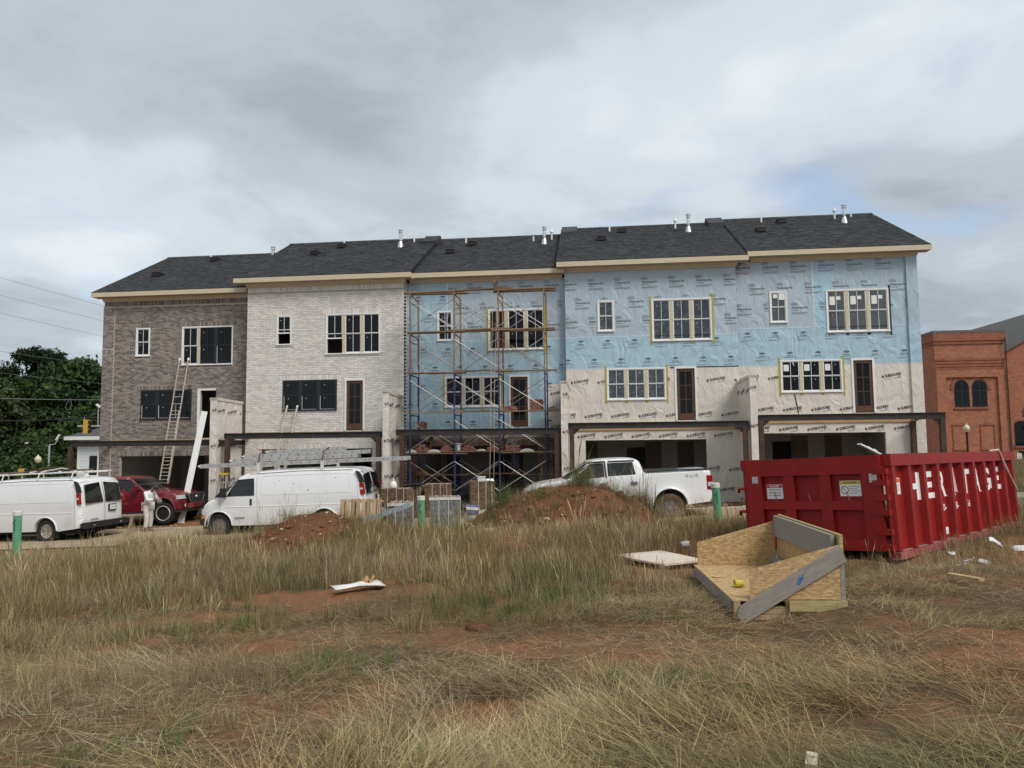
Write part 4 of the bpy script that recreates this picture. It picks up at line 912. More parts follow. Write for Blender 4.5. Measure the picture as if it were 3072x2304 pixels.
# ================================================================ vehicles (local x: rear 0 -> front, y: left +, z up)
def inpoly(x,y,P):
    c=False; n=len(P); j=n-1
    for i in range(n):
        (a,b),(d,e)=P[i],P[j]
        if (b>y)!=(e>y) and x<(d-a)*(y-b)/(e-b)+a: c=not c
        j=i
    return c
def segdist(p,a,b):
    ax,ay=a; bx,by=b; px,py=p; dx,dy=bx-ax,by-ay; L=dx*dx+dy*dy
    t=0 if L==0 else max(0,min(1,((px-ax)*dx+(py-ay)*dy)/L)); return math.hypot(px-ax-t*dx,py-ay-t*dy)
def dens(P,step=.09,closed=True):
    out=[]; n=len(P)
    for i in range(n if closed else n-1):
        a,b=P[i],P[(i+1)%n]; k=max(1,int(math.hypot(b[0]-a[0],b[1]-a[1])/step))
        out+=[(a[0]+(b[0]-a[0])*q/k,a[1]+(b[1]-a[1])*q/k) for q in range(k)]
    if not closed: out.append(P[-1])
    return out
def arch(cx,r,z0,n=12,flat=.97):
    a0=math.asin(max(-1,min(1,(z0-flat*0)/r))) if False else 0
    return [(cx+r*math.cos(t),z0+r*math.sin(t)*1.0) for t in np.linspace(0,math.pi,n)]
def chaikin(P,keep=()):
    out=[P[0]]
    for i in range(1,len(P)-1):
        a,b,c=P[i-1],P[i],P[i+1]
        if i in keep: out.append(b); continue
        out+= [(b[0]+(a[0]-b[0])*.25,b[1]+(a[1]-b[1])*.25),(b[0]*.75+(a[0]+c[0])*.125,b[1]*.75+(a[1]+c[1])*.125),(b[0]+(c[0]-b[0])*.25,b[1]+(c[1]-b[1])*.25)]
    out.append(P[-1]); return out
class Shell:
    """car body from a side outline: top = open polyline rear-bottom .. roof .. front-bottom; low = underside polyline front..rear with wheel arches"""
    def __init__(s,top,low,hw,holes,rnd=.07,crown=.03,nose=None):
        s.hw0=hw; s.top=dens(chaikin(top),.08,False); s.low=dens(low,.09,False); s.poly=s.top+s.low[1:-1]; s.holes=holes; s.rnd=rnd; s.crown=crown; s.nose=nose or (lambda x,z,f:x)
    def hw(s,x,z):
        d=min(segdist((x,z),a,b) for a,b in zip(s.top,s.top[1:])); h=s.hw0(x,z)
        if d<s.rnd: h-=s.rnd*(1-math.sqrt(max(0,1-(1-d/s.rnd)**2)))*.9
        return h
    def tri(s,poly,holes,step=.14,ring=()):
        pts=list(poly); ed=[(i,(i+1)%len(poly)) for i in range(len(poly))]
        for h in holes:
            o=len(pts); pts+=h; ed+=[(o+i,o+(i+1)%len(h)) for i in range(len(h))]
        xs=[p[0] for p in poly]; zs=[p[1] for p in poly]
        x=min(xs)+step/2
        while x<max(xs):
            z=min(zs)+step/2
            while z<max(zs):
                if inpoly(x,z,poly) and not any(inpoly(x,z,h) for h in holes) and min(segdist((x,z),poly[i],poly[i-1]) for i in range(len(poly)))>step*.35 and all(min(segdist((x,z),h[i],h[i-1]) for i in range(len(h)))>step*.3 for h in holes): pts.append((x,z))
                z+=step
            x+=step
        for r_ in ring:
            for i in range(len(s.top)-1):
                a,b=s.top[i],s.top[i+1]; dx,dz=b[0]-a[0],b[1]-a[1]; L=math.hypot(dx,dz)
                q=((a[0]+b[0])/2+dz/L*r_,(a[1]+b[1])/2-dx/L*r_)
                if inpoly(*q,poly) and not any(inpoly(*q,h) for h in holes) and all(min(segdist(q,h[i],h[i-1]) for i in range(len(h)))>.03 for h in holes): pts.append(q)
        v,e,f,*_=delaunay_2d_cdt([Vector(p) for p in pts],ed,[],0,1e-5)
        V=[(p.x,p.y) for p in v]; F=[]
        for t in f:
            cx=sum(V[i][0] for i in t)/len(t); cz=sum(V[i][1] for i in t)/len(t)
            if inpoly(cx,cz,poly) and not any(inpoly(cx,cz,h) for h in holes): F.append(tuple(t))
        return V,F
    def body(s,parent,mat,name='body',skip=None):
        b=MB(); V,F=s.tri(s.poly,s.holes,ring=(.02,.05))
        for sg in (1,-1):
            b.add([(s.nose(x,z,1),sg*s.hw(x,z),z) for x,z in V],[f if sg<0 else f[::-1] for f in F])
        n=8
        def strip(P,cr,cond=None):
            for (a,c) in zip(P,P[1:]):
                m=((a[0]+c[0])/2,(a[1]+c[1])/2)
                if cond and cond(m): continue
                vs=[]
                for p in (a,c):
                    h=s.hw(*p)
                    for k in range(n+1):
                        f=-1+2*k/n; vs.append((s.nose(p[0],p[1],f),h*f,p[1]+cr(p)*(1-f*f)))
                b.add(vs,[(k,k+1,n+2+k,n+1+k) for k in range(n)])
        strip(s.top,lambda p:s.crown,skip); strip(s.low,lambda p:0)
        bm=bmesh.new(); me=b.mesh('tmp',fix=False); bm.from_mesh(me); bmesh.ops.remove_doubles(bm,verts=bm.verts,dist=.0015); bmesh.ops.recalc_face_normals(bm,faces=bm.faces)
        out=bpy.data.meshes.new(name); bm.to_mesh(out); bm.free(); bpy.data.meshes.remove(me)
        out.polygons.foreach_set('use_smooth',[True]*len(out.polygons)); out.set_sharp_from_angle(angle=R(34)); out.materials.append(mat)
        return inst(name,out,parent)
    def pane(s,h,parent,mat,name,inset=.012,both=True):
        V,F=s.tri(h,[],.2)
        for sg in ((1,-1) if both else (1,)):
            b=MB(); b.add([(x,sg*(s.hw(x,z)-inset),z) for x,z in V],F); b.build(name,mat,parent,True)
    def line(s,pts,parent,mat,name,w=.006,both=True,proud=.002):
        """thin seam or trim strip following the body side"""
        P=dens(pts,.12,False)
        for sg in ((1,-1) if both else (1,)):
            b=MB(); q=[(x,sg*(s.hw(x,z)+proud),z) for x,z in P]; b.tube(q,w/2,5); b.build(name,mat,parent)
CARW=M('van_white_paint',(.74,.75,.76),.32,var=.02,vscale=1,coat=.4,dirt=((.40,.31,.24),1.5,.50,.78,.42)); CARW2=M('pickup_white_paint',(.78,.79,.80),.28,var=.02,vscale=1,coat=.5,dirt=((.48,.42,.36),1.5,.54,.8,.4)); CARR=M('red_metallic_paint',(.16,.008,.014),.3,var=.08,vscale=2,coat=.8)
CG=M('car_glass',(.010,.012,.014),.03,var=.2,spec=.6); PLA=M('black_plastic_trim',(.018,.018,.02),.6,var=.15); TYR=M('tyre_rubber',(.02,.02,.02),.85,var=.25,vscale=10,bump=.4); TYRM=M('muddy_tyre',(.055,.04,.03),.9,var=.4,vscale=9,bump=.5,col2=(.16,.10,.06)); CHR=M('chrome',(.72,.72,.72),.15,metal=.9,var=.05); RED=M('tail_lens',(.30,.01,.012),.2,var=.1,coat=.6); CLR=M('clear_lens',(.55,.56,.56),.15,var=.15,vscale=20,coat=.8); AMB=M('amber_lens',(.50,.16,.03),.25); SEAM=M('panel_gap',(.05,.05,.05),.8); UND=M('underbody',(.012,.012,.012),.9)
def wheel(parent,x,y,z,r,w_,mat_rim,mat_t,spokes=6,rimf=.62,sign=1):
    b=MB(); hw=w_/2; b.lathe([(r*rimf,-hw*.9),(r*.9,-hw),(r*.985,-hw*.75),(r,-hw*.45),(r,hw*.45),(r*.985,hw*.75),(r*.9,hw),(r*rimf,hw*.9),(r*rimf,-hw*.9)],(0,0,0),28,'y',False); wh=b.build('wheel',mat_t,parent,True,loc=(x,y,z))
    tr=MB()
    for k in range(30):
        t=2*math.pi*k/30
        for s_ in (-1,1): tr.bar((r*1.004*math.cos(t),s_*hw*.15,r*1.004*math.sin(t)),(r*1.004*math.cos(t+.1),s_*hw*.8,r*1.004*math.sin(t+.1)),.03,.02,(math.cos(t),0,math.sin(t)))
    tr.build('tread_block',mat_t,wh,kind='stuff')
    b=MB(); rr=r*rimf; o=sign*hw*.75; b.lathe([(rr*1.02,o*.9),(rr*1.02,o*1.08),(rr*.9,o*1.1),(rr*.86,o*.4),(rr*.3,o*.25)],(0,0,0),24,'y'); b.build('rim',mat_rim,wh,True)
    b=MB()
    for k in range(spokes):
        t=2*math.pi*(k+.5)/spokes; b.bar((rr*.12*math.cos(t),o*.95,rr*.12*math.sin(t)),(rr*.93*math.cos(t),o*.85,rr*.93*math.sin(t)),rr*.26,.03,(0,sign,0))
    b.lathe([(rr*.24,o*.7),(rr*.24,o*1.02),(rr*.15,o*1.08)],(0,0,0),12,'y'); b.build('spokes',mat_rim,wh)
    return wh
def place(t,x,y,yaw,z=None,L=5): 
    t.location=(x,y,z); t.rotation_euler=(0,0,yaw)
# ---- cargo van
def van(label,grp,letters,kind):
    t=thing('cargo_van',label,'van',(0,0,0))
    top=[(.03,.46),(.0,.60),(.0,1.16),(.07,1.62),(.17,1.92),(.32,2.03),(.7,2.06),(2.2,2.075),(3.4,2.055),(3.95,1.99),(4.22,1.87),(4.62,1.52),(4.93,1.24),(5.3,1.13),(5.55,1.02),(5.66,.90),(5.68,.66),(5.64,.44),(5.56,.36)]
    low=[(5.56,.36),(5.24,.36)]+arch(4.80,.435,.38)[0:]+[(4.36,.36),(1.80,.36)]+arch(1.36,.435,.38)+[(.92,.36),(.03,.46)]
    def hw(x,z):
        h=1.0-.012*max(0,.9-z)*2
        if z>1.22: h-=(z-1.22)**1.6*.20
        if z<.62: h-=(.62-z)*.12
        if x>4.75: h-=((x-4.75)/.93)**2.2*.14
        if x<.25: h-=((.25-x)/.25)**2*.07
        return h
    win=[(4.66,1.30),(4.45,1.57),(4.18,1.80),(3.66,1.83),(3.63,1.30)]
    ws=lambda m:4.24<m[0]<4.9 and m[1]>1.26
    s=Shell(top,low,hw,[win],.09,.035,nose=lambda x,z,f:x-f*f*max(.28*max(0,min(1,(x-4.88)/.80))**1.5,.13*max(0,min(1,(x-4.15)/.5))*max(0,min(1,(z-1.12)/.15)),-.05 if x<.2 else 0) if x>.2 else x+.05*f*f)
    s.body(t,CARW,skip=ws); s.pane(win,t,CG,'side_window',.02)
    # windshield
    b=MB(); n=8; P=[(4.235,1.868),(4.62,1.535),(4.915,1.262)]
    for a,c in zip(P,P[1:]):
        vs=[]
        for p in (a,c):
            h=s.hw(*p)
            for k in range(n+1): f=-1+2*k/n; vs.append((s.nose(p[0],p[1],f)-.004,h*f*.985,p[1]+.035*(1-f*f)-.004))
        b.add(vs,[(k,k+1,n+2+k,n+1+k) for k in range(n)])
    b.build('windshield',CG,t,True)
    ck=MB(); ck.add([(4.955+.0,-.8,1.255),(4.955,.8,1.255),(4.8,.8,1.33),(4.8,-.8,1.33)],[(0,1,2,3)]); ck.build('cowl_vent',PLA,t)
    for sg in (1,-1):
        b=MB(); b.prism([(4.93,1.27),(4.68,1.52),(4.70,1.27)],sg*(.985),sg*(1.0),'y'); b.build('mirror_sail',PLA,t)
        b=MB(); b.box(4.52,4.66,min(sg*1.02,sg*1.2),max(sg*1.02,sg*1.2),1.27,1.56); b.box(4.56,4.62,min(sg*.97,sg*1.05),max(sg*.97,sg*1.05),1.34,1.40); b.build('mirror',PLA,t)
        # tail lamp and black rear pillar
        b=MB(); y=sg*.955; b.prism([(.02,1.22),(.17,1.22),(.20,1.58),(.055,1.58)],y,sg*1.003,'y'); b.build('tail_light',RED,t)
        b=MB(); b.prism([(.085,1.37),(.185,1.37),(.19,1.43),(.095,1.43)],y,sg*1.0065,'y'); b.build('reverse_light',CLR,t)
        b=MB(); b.prism([(.06,1.59),(.21,1.59),(.26,1.80),(.33,1.97),(.22,1.94),(.12,1.78)],sg*.90,sg*.975,'y'); b.build('rear_pillar_trim',PLA,t)
        b=MB(); b.prism([(5.30,sg*.55),(5.585,sg*.55),(5.50,sg*.75),(5.38,sg*.90),(5.25,sg*.90)],.73,.90,'z'); b.build('headlight',CLR,t)
        b=MB(); b.prism([(5.28,sg*.70),(5.52,sg*.70),(5.40,sg*.91),(5.25,sg*.915)],.60,.70,'z'); b.build('indicator',AMB,t)
        for (x,r_) in ((4.80,.435),(1.36,.435)):
            b=MB(); b.tube([(x+r_*1.04*math.cos(a),sg*(s.hw(x,.8)+.008),.38+r_*1.04*math.sin(a)) for a in np.linspace(.02,math.pi-.02,14)],.022,6); b.build('arch_lip',CARW,t)
            wheel(t,x,sg*.84,.37,.37,.24,CHR if kind=='passenger' else M('dusty_steel_rim',(.20,.17,.15),.5,metal=.4),TYR,6,sign=sg)
            b=MB(); b.lathe([(.43,-.16),(.43,.16)],(x,sg*.72,.40),20,'y'); b.build('wheel_well',UND,t)
        b=MB(); b.box(3.70,3.76,min(sg*.992,sg*1.022),max(sg*.992,sg*1.022),1.0,1.19); b.build('door_handle',PLA,t)
    s.line([(3.52,.42),(3.53,1.2),(3.56,1.90)],t,SEAM,'panel_seam'); s.line([(4.74,.62),(4.76,1.22)],t,SEAM,'panel_seam'); s.line([(.26,.5),(.25,1.2),(.30,1.85)],t,SEAM,'panel_seam')
    s.line([(3.36,1.30),(.55,1.30),(.50,1.36),(.56,1.86),(.62,1.90),(3.30,1.90),(3.38,1.86),(3.40,1.36),(3.36,1.30)],t,M('white_press_line',(.62,.63,.64),.4),'pressed_panel',.012)
    s.line([(4.6,.95),(.3,.95)],t,CARW,'body_crease',.035,proud=-.006)
    s.line([(.45,2.0),(2.2,2.02),(3.8,1.97)],t,PLA,'roof_gutter',.02); s.line(win+[win[0]],t,PLA,'window_seal',.022)
    # rear face
    for sg in (1,-1):
        b=MB(); P=[(sg*.06,1.24),(sg*.80,1.24),(sg*.74,1.84),(sg*.10,1.90)]
        xf=lambda z:-.035+np.interp(z,[.5,1.16,1.62,1.92],[0,0,.07,.165])-.0
        b.add([(xf(z)-.006+.05*0-(.0),y,z) for y,z in P]+[(xf(z)+.03,y,z) for y,z in P],[(0,1,2,3),(7,6,5,4),(0,4,5,1),(1,5,6,2),(2,6,7,3),(3,7,4,0)]); b.build('rear_window',CG,t)
        pass
    b=MB(); b.tube([(xf(z)-.006,0,z) for z in (.6,1.0,1.4,1.7,1.93)],.006,4); b.build('panel_seam',SEAM,t)
    b=MB(); b.box(-.05,-.005,-.52,-.18,.92,1.14); b.build('plate_recess',PLA,t); b=MB(); b.box(-.058,-.05,-.49,-.21,.96,1.11); pl=b.build('number_plate',PAPER,t)
    p=Print(); [p.rect(-.10+.04*k,-.075+.04*k,-.03,.03) for k in range(6)]; p.build('plate_lettering',INKG,pl,lambda u,v:(-.0595,-.35-u,1.035+v))
    b=MB(); b.box(-.16,.06,-.96,.96,.44,.60); b.box(-.13,-.0,-.94,.94,.60,.625); b.build('rear_bumper',PLA if kind=='passenger' else M('dull_bumper',(.42,.42,.42),.45,metal=.4),t)
    for y in (-.6,.6): b=MB(); b.box(-.165,-.158,y-.05,y+.05,.50,.545); b.build('bumper_reflector',CHR,t)
    b=MB(); b.prism([(5.2,-.98),(5.40,-.96),(5.62,-.6),(5.72,0),(5.62,.6),(5.40,.96),(5.2,.98)],.40,.585,'z'); b.build('front_bumper',PLA,t)
    b=MB(); b.box(5.50,5.66,-.60,.60,.70,.92); b.build('grille',PLA,t)
    b=MB(); b.box(.2,5.4,-.80,.80,.26,.38); b.build('underbody',UND,t)
    p=Print(); p.text(letters,0,0,w=.34,h=.055,bold=.02) if letters else [p.rect(-.16+.055*k,-.12+.055*k,-.02,.025) for k in range(6)]; p.build('badge',CHR if kind!='passenger' else INK,t,(lambda u,v:(-.012,.42-u,.70+v)) if kind=='passenger' else (lambda u,v:(4.10-u,1.006,.60+v)))
    if kind!='passenger':
        b=MB(); b.lathe([(.075,.998),(.08,1.003),(.07,1.004)],(2.75,0,.72),16,'y'); b.build('fuel_flap',CARW,t); 
        b=MB(); b.tube([(2.75+.078*math.cos(a),1.004,.72+.078*math.sin(a)) for a in np.linspace(0,6.28,18)],.004,4); b.build('panel_seam',SEAM,t)
    else:
        p=Print(); p.text('G',0,0,h=.08,bold=.03); p.build('window_decal',PAPER,t,lambda u,v:(.0-.0+.015,.62-u,1.36+v))
    return t,s
v2,vs2=van('white cargo van carrying long ladders on its roof',None,'','cargo')
YAW2=math.pi-R(4.0)
def local_to(t_yaw,x,y): c,s_=math.cos(t_yaw),math.sin(t_yaw); return (x*c-y*s_,x*s_+y*c)
rx,ry=-4.62,23.35; ox,oy=local_to(YAW2,0,1.0)   # rear left (camera-side) corner
v2.location=(rx-ox,ry-oy,-1.22); v2.rotation_euler=(0,R(1.6),YAW2)
v1,vs1=van('white passenger side cargo van cut off by the left photo edge',None,'SAVANA','passenger')
v1['label']='white van with bent roof rack seen from behind at the left edge'
YAW1=math.pi-R(11.5); ox,oy=local_to(YAW1,0,1.0); v1.location=(-13.95-ox,23.95-oy,-1.50); v1.rotation_euler=(0,R(1.6),YAW1)
for k in range(12):
    r_=random.Random(k); x,z=r_.uniform(.6,3.4),r_.uniform(.7,1.95); b=MB(); b.lathe([(.006+.018*r_.random(),0),(.004,.003)],(x,vs2.hw(x,z)+.001,z),6,'y'); b.build('rust_chip',RUST,v2)
# roof racks
def W2(t,x,y,z): return Matrix.LocRotScale(t.location,t.rotation_euler,None)@Vector((x,y,z))
RK=M('rack_white_flaking',(.66,.65,.62),.6,var=.1,dirt=((.20,.12,.07),9,.55,.68,.8)); RKR=M('strap_maroon',(.10,.02,.03),.7)
for x in (1.45,3.55):
    b=MB(); b.bar((x,-.82,2.20),(x,.82,2.20),.06,.05); r_=b.build('rack_bar',RK,v2)
    for sg in (1,-1): b=MB(); b.box(x-.05,x+.05,sg*.82-.02,sg*.82+.02,1.96,2.34); b.build('rack_upright',RK,v2)
    b=MB(); b.tube([(x-.02,.86,2.34),(x-.05,.80,2.62),(x-.04,.2,2.74)],.02,5); b.build('tie_strap',RKR,v2)
for k,(x0,x1,y,z,dz,lab) in enumerate(((-1.35,5.5,.62,2.30,0.0,'longest aluminium ladder lowest on the ladder van rack'),(.35,4.55,.40,2.44,.0,'aluminium ladder second from the bottom on the van rack'),(.10,4.25,.12,2.56,.0,'aluminium ladder third from the bottom on the van rack'),(1.0,3.6,-.2,2.68,.0,'short aluminium ladder topmost on the van rack'))):
    p,q=W2(v2,x0,y,z-.0),W2(v2,x1,y+.02,z-.02)
    t=ladder(lab,p,q,.36,ALD,W2(v2,0,.25,1)-W2(v2,0,0,1),rail=(.03,.21),pitch=.30,sections=1,cap=WPL,capr=.6,group='ladders tied on the van roof rack')
    d_=(q-p).normalized(); sd_=(W2(v2,0,.25,1)-W2(v2,0,0,1)).normalized(); b=MB(); m_=.2
    while m_<(q-p).length-.05: b.tube([sd_*.195+d_*m_,sd_*.203+d_*m_],.018,6); m_+=.30
    b.build('rung_ends',BLK,t,kind='stuff')
# rack with bent poles on the left van
b=MB()
for y in (-.75,.78): b=MB(); b.tube([(5.3,y,2.20),(3.9,y,2.22),(2.2,y,2.25),(.35,y,2.26)],.025,6); b.build('rack_rail',RK,v1)
for x in (.5,1.8,3.2,4.7): 
    b=MB(); b.tube([(x,-.85,2.06),(x,-.8,2.24),(x,.8,2.24),(x,.88,2.06)],.022,6); b.build('rack_bar',RK,v1)
b=MB(); b.tube([(3.9,.8,2.26),(4.02,.82,2.26),(4.1,.84,2.34),(4.1,.84,2.48)],.026,6); b.build('rack_hook',RK,v1)
b=MB(); b.bar((.2,.3,2.33),(3.6,.62,2.30),.09,.06); o=b.build('pipe_bundle',M('weathered_pipe',(.14,.11,.09),.8,var=.3),v1)
for k in range(5): b=MB(); x=.5+k*.22; b.tube([(x,.3+.1*k,2.3),(x+.5,.5,2.36+.05*(k%3)),(x+1.1,.72,2.30)],.022,6); b.build('rack_clamp',RK if k%2 else RUST,v1)
# ---- pickups
def pickup(label,paint,L,dims,kind):
    t=thing('pickup_truck',label,'pickup truck',(0,0,0)); d=dims
    top,low,win=d['top'],d['low'],d['win']
    def hw(x,z):
        h=d['w']
        if z<.75: h-=(.75-z)*.10
        if x>d['cab0']-.02 and z>d['belt']: h-=(z-d['belt'])*.30
        if x>L-1.0: h-=((x-L+1.0)/1.0)**2.2*.13
        if x<.2: h-=((.2-x)/.2)**2*.04
        # flared wheel arches
        for cx in d['ax']:
            q=math.hypot(x-cx,z-d['az']); 
            if q<d['ar']+.16: h+=.035*max(0,1-(q-d['ar'])/.16)
        return h
    a0,a1=d['ws']; ws=lambda m:a1[0]+.0<m[0]<a0[0] and m[1]>a0[1]+.0 and m[0]>d['cab1']
    s=Shell(top,low,hw,win,.07,.03,nose=lambda x,z,f:x-f*f*max(.24*max(0,min(1,(x-L+.8)/.8))**1.5,.11*max(0,min(1,(x-d['cab1'])/.4))*max(0,min(1,(z-d['belt']+.12)/.12))*max(0,min(1,(L-.4-x)/.5))))
    s.body(t,paint,skip=ws)
    for h in win: s.pane(h,t,CG,'side_window',.018)
    b=MB(); n=8; vs=[]
    for p in (a1,a0):
        h=s.hw(*p)
        for k in range(n+1): f=-1+2*k/n; vs.append((s.nose(p[0],p[1],f)-.006,h*f*.98,p[1]+.03*(1-f*f)-.004))
    b.add(vs,[(k,k+1,n+2+k,n+1+k) for k in range(n)]); b.build('windshield',CG,t,True)
    for sg in (1,-1):
        for x in d['ax']:
            wheel(t,x,sg*(d['w']-.13),d['wr'],d['wr'],.28,d['rim'],d['tyre'],d['spk'],sign=sg,rimf=d.get('rimf',.6))
            b=MB(); b.lathe([(d['ar']-.03,-.2),(d['ar']-.03,.16)],(x,sg*(d['w']-.30),d['az']),20,'y'); b.build('wheel_well',UND,t)
            b=MB(); b.tube([(x+(d['ar']+.01)*math.cos(a),sg*(s.hw(x,d['az']+d['ar'])+.012),d['az']+(d['ar']+.01)*math.sin(a)) for a in np.linspace(.05,math.pi-.05,14)],.025,6); b.build('arch_lip',paint,t)
        for x in d['handles']: b=MB(); yy=sg*(s.hw(x,d['belt']-.16)+.012); b.box(x-.10,x+.10,min(yy,yy-.02*sg),max(yy,yy+.02*sg),d['belt']-.20,d['belt']-.11); b.build('door_handle',d['hm'],t)
        mx,mz=d['mir']; y0=s.hw(mx,mz-.08); b=MB(); b.prism([(mx-.08,mz-.07),(mx+.06,mz-.08),(mx+.09,mz-.02),(mx+.06,mz+.09),(mx-.07,mz+.10)],sg*(y0+.05),sg*(y0+.25),'y'); mo=b.build('mirror',d['mm'],t); b=MB(); b.bar((mx+.04,sg*(y0-.02),mz-.03),(mx,sg*(y0+.1),mz),.05,.06); b.build('mirror_arm',PLA,mo)
        b=MB(); b.prism([(L-.42,sg*.52),(L-.085,sg*.52),(L-.15,sg*.70),(L-.25,sg*(d['w']-.09)),(L-.44,sg*(d['w']-.085))],d['hl'][0],d['hl'][1],'z'); b.build('headlight',CLR,t)
        b=MB(); yb=s.hw(.1,1.1); b.box(-.012,.16,min(sg*(yb-.10),sg*(yb+.012)),max(sg*(yb-.10),sg*(yb+.012)),d['tl'][0],d['tl'][1]); tl=b.build('tail_light',RED,t)
        b=MB(); b.box(-.016,.13,min(sg*(yb-.08),sg*(yb+.016)),max(sg*(yb-.08),sg*(yb+.016)),d['tl'][0]+.10,d['tl'][0]+.22); b.build('reverse_light',CLR,tl)
    for pts in d['seams']: s.line(pts,t,SEAM,'panel_seam',.008)
    for pts,w_ in d['trims']: s.line(pts,t,PLA,'window_trim',w_)
    b=MB(); b.box(-.14,.05,-.9,.9,d['bz'],d['bz']+.2); b.build('rear_bumper',M('bumper_steel',(.24,.22,.20),.5,metal=.5,var=.3),t)
    b=MB(); b.prism([(L-.40,-d['w']+.01),(L-.22,-.90),(L+.0,-.6),(L+.07,0),(L+.0,.6),(L-.22,.90),(L-.40,d['w']-.01)],d['bz']+.02,d['bz']+.20,'z'); b.build('front_bumper',d['fb'],t)
    b=MB(); b.prism([(L-.38,-.9),(L-.24,-.86),(L-.04,-.6),(L+.02,0),(L-.04,.6),(L-.24,.86),(L-.38,.9)],d['bz']-.10,d['bz']+.02,'z'); b.build('lower_valance',PLA,t)
    b=MB(); b.box(.15,L-.35,-.72,.72,d['bz']-.05,d['bz']+.1); b.build('underbody',UND,t)
    # open bed well
    b=MB(); b.box(.06,d['cab0']-.06,-(d['w']-.12),d['w']-.12,d['bed']-.02,d['bed']+.012); b.build('bed_rail_liner',PLA,t)
    return t,s
tp=[(.05,.62),(.0,.80),(.0,1.40),(.03,1.56),(.10,1.58),(1.0,1.565),(2.00,1.545),(2.03,1.56),(2.13,1.90),(2.25,1.98),(2.6,2.015),(3.4,2.01),(3.72,1.95),(4.10,1.70),(4.52,1.43),(4.9,1.40),(5.35,1.33),(5.62,1.22),(5.76,1.05),(5.80,.80),(5.76,.60),(5.66,.52)]
lw=[(5.66,.52),(5.36,.52)]+arch(4.83,.53,.53)+[(4.3,.50),(1.84,.50)]+arch(1.30,.53,.53)+[(.77,.55),(.05,.62)]
wf=[(4.15,1.44),(4.22,1.52),(3.98,1.70),(3.66,1.88),(3.25,1.90),(3.24,1.50),(3.6,1.48)]; wr=[(3.13,1.50),(3.13,1.90),(2.35,1.90),(2.28,1.52)]
pk,ps=pickup('white four door pickup truck parked behind the long dirt mound',CARW2,5.8,dict(top=tp,low=lw,win=[wf,wr],w=.99,belt=1.42,cab0=2.02,cab1=3.6,ws=((4.50,1.445),(3.74,1.935)),ax=(1.30,4.83),az=.53,ar=.53,wr=.45,rim=M('rim_silver_grey',(.20,.18,.16),.5,metal=.4,var=.5,vscale=9),tyre=TYRM,spk=5,handles=(3.30,2.35),hm=CHR,mir=(4.05,1.56),mm=CHR,hl=(.92,1.16),tl=(.98,1.40),bz=.60,fb=PLA,bed=1.585,
    seams=[[(4.30,.6),(4.28,1.40)],[(3.18,.55),(3.19,1.46)],[(2.14,.95),(2.05,1.5)],[(2.0,.6),(2.0,1.53)],[(5.5,1.0),(4.4,1.30)]],trims=[(wf+[wf[0]],.03),([(3.72,1.93),(3.2,1.95),(3.18,1.47)],.06),([(2.3,1.94),(3.1,1.945)],.05)]),'f')
YP=math.pi-R(1.5); ox,oy=local_to(YP,0,1.0); pk.location=(6.07-ox,22.35-oy,-.87); pk.rotation_euler=(0,R(2.1),YP)
p=Print(); p.text('4x4',0,0,w=.42,h=.12,bold=-.01); p.build('badge',M('badge_grey',(.40,.40,.41),.4),pk,lambda u,v:(.62-u+.25*v,1.0,1.42+v))
b=MB(); b.box(5.52,5.60,.885,.935,.96,1.14); b.build('indicator',AMB,pk)
for y in np.linspace(1.58,1.585,1): b=MB(); b.box(.05,1.99,.93,.985,1.575,1.592); b.build('bed_cap',PLA,pk)
tp=[(.05,.60),(.0,.75),(.0,1.25),(.05,1.36),(1.5,1.34),(1.55,1.38),(1.72,1.68),(1.9,1.77),(2.4,1.80),(2.95,1.785),(3.3,1.70),(3.65,1.48),(4.02,1.235),(4.45,1.22),(5.0,1.15),(5.25,1.05),(5.34,.86),(5.34,.62),(5.2,.48)]
lw=[(5.2,.48),(5.06,.50)]+arch(4.56,.475,.50)+[(4.08,.46),(1.68,.46)]+arch(1.20,.475,.50)+[(.72,.52),(.05,.60)]
wf=[(3.72,1.27),(3.50,1.47),(3.20,1.66),(2.80,1.69),(2.76,1.27)]; wr=[(2.66,1.27),(2.70,1.69),(2.05,1.69),(1.85,1.30)]
GRP=PLA
tk,ts=pickup('red four door pickup truck parked in front of the brown brick garage',CARR,5.34,dict(top=tp,low=lw,win=[wf,wr],w=.94,belt=1.22,cab0=1.55,cab1=3.2,ws=((4.0,1.25),(3.32,1.685)),ax=(1.20,4.56),az=.50,ar=.475,wr=.40,rim=M('black_rim',(.02,.02,.02),.4),tyre=TYR,spk=6,handles=(2.86,1.9),hm=CARR,mir=(3.56,1.33),mm=CARR,hl=(.90,1.04),tl=(.9,1.25),bz=.52,fb=CARR,bed=1.36,
    seams=[[(3.86,.5),(3.84,1.2)],[(2.71,.5),(2.72,1.25)]],trims=[(wf+[wf[0]],.025),([(2.72,1.25),(2.74,1.71)],.05)]),'t')
tk.location=(-17.45,28.73,-1.44); tk.rotation_euler=(0,R(-1.6),R(-4))
b=MB(); b.tube([(.262*math.cos(a),-.15,.262*math.sin(a)) for a in np.linspace(0,6.283,25)],.020,6)
rg=b.mesh('bead_ring',True,M('rim_ring',(.50,.48,.45),.5,metal=.3,var=.3))
for c in tk.children:
    if c.name.startswith('wheel') and not c.name.startswith('wheel_') and c.location.y<0: inst('bead_ring',rg,c)
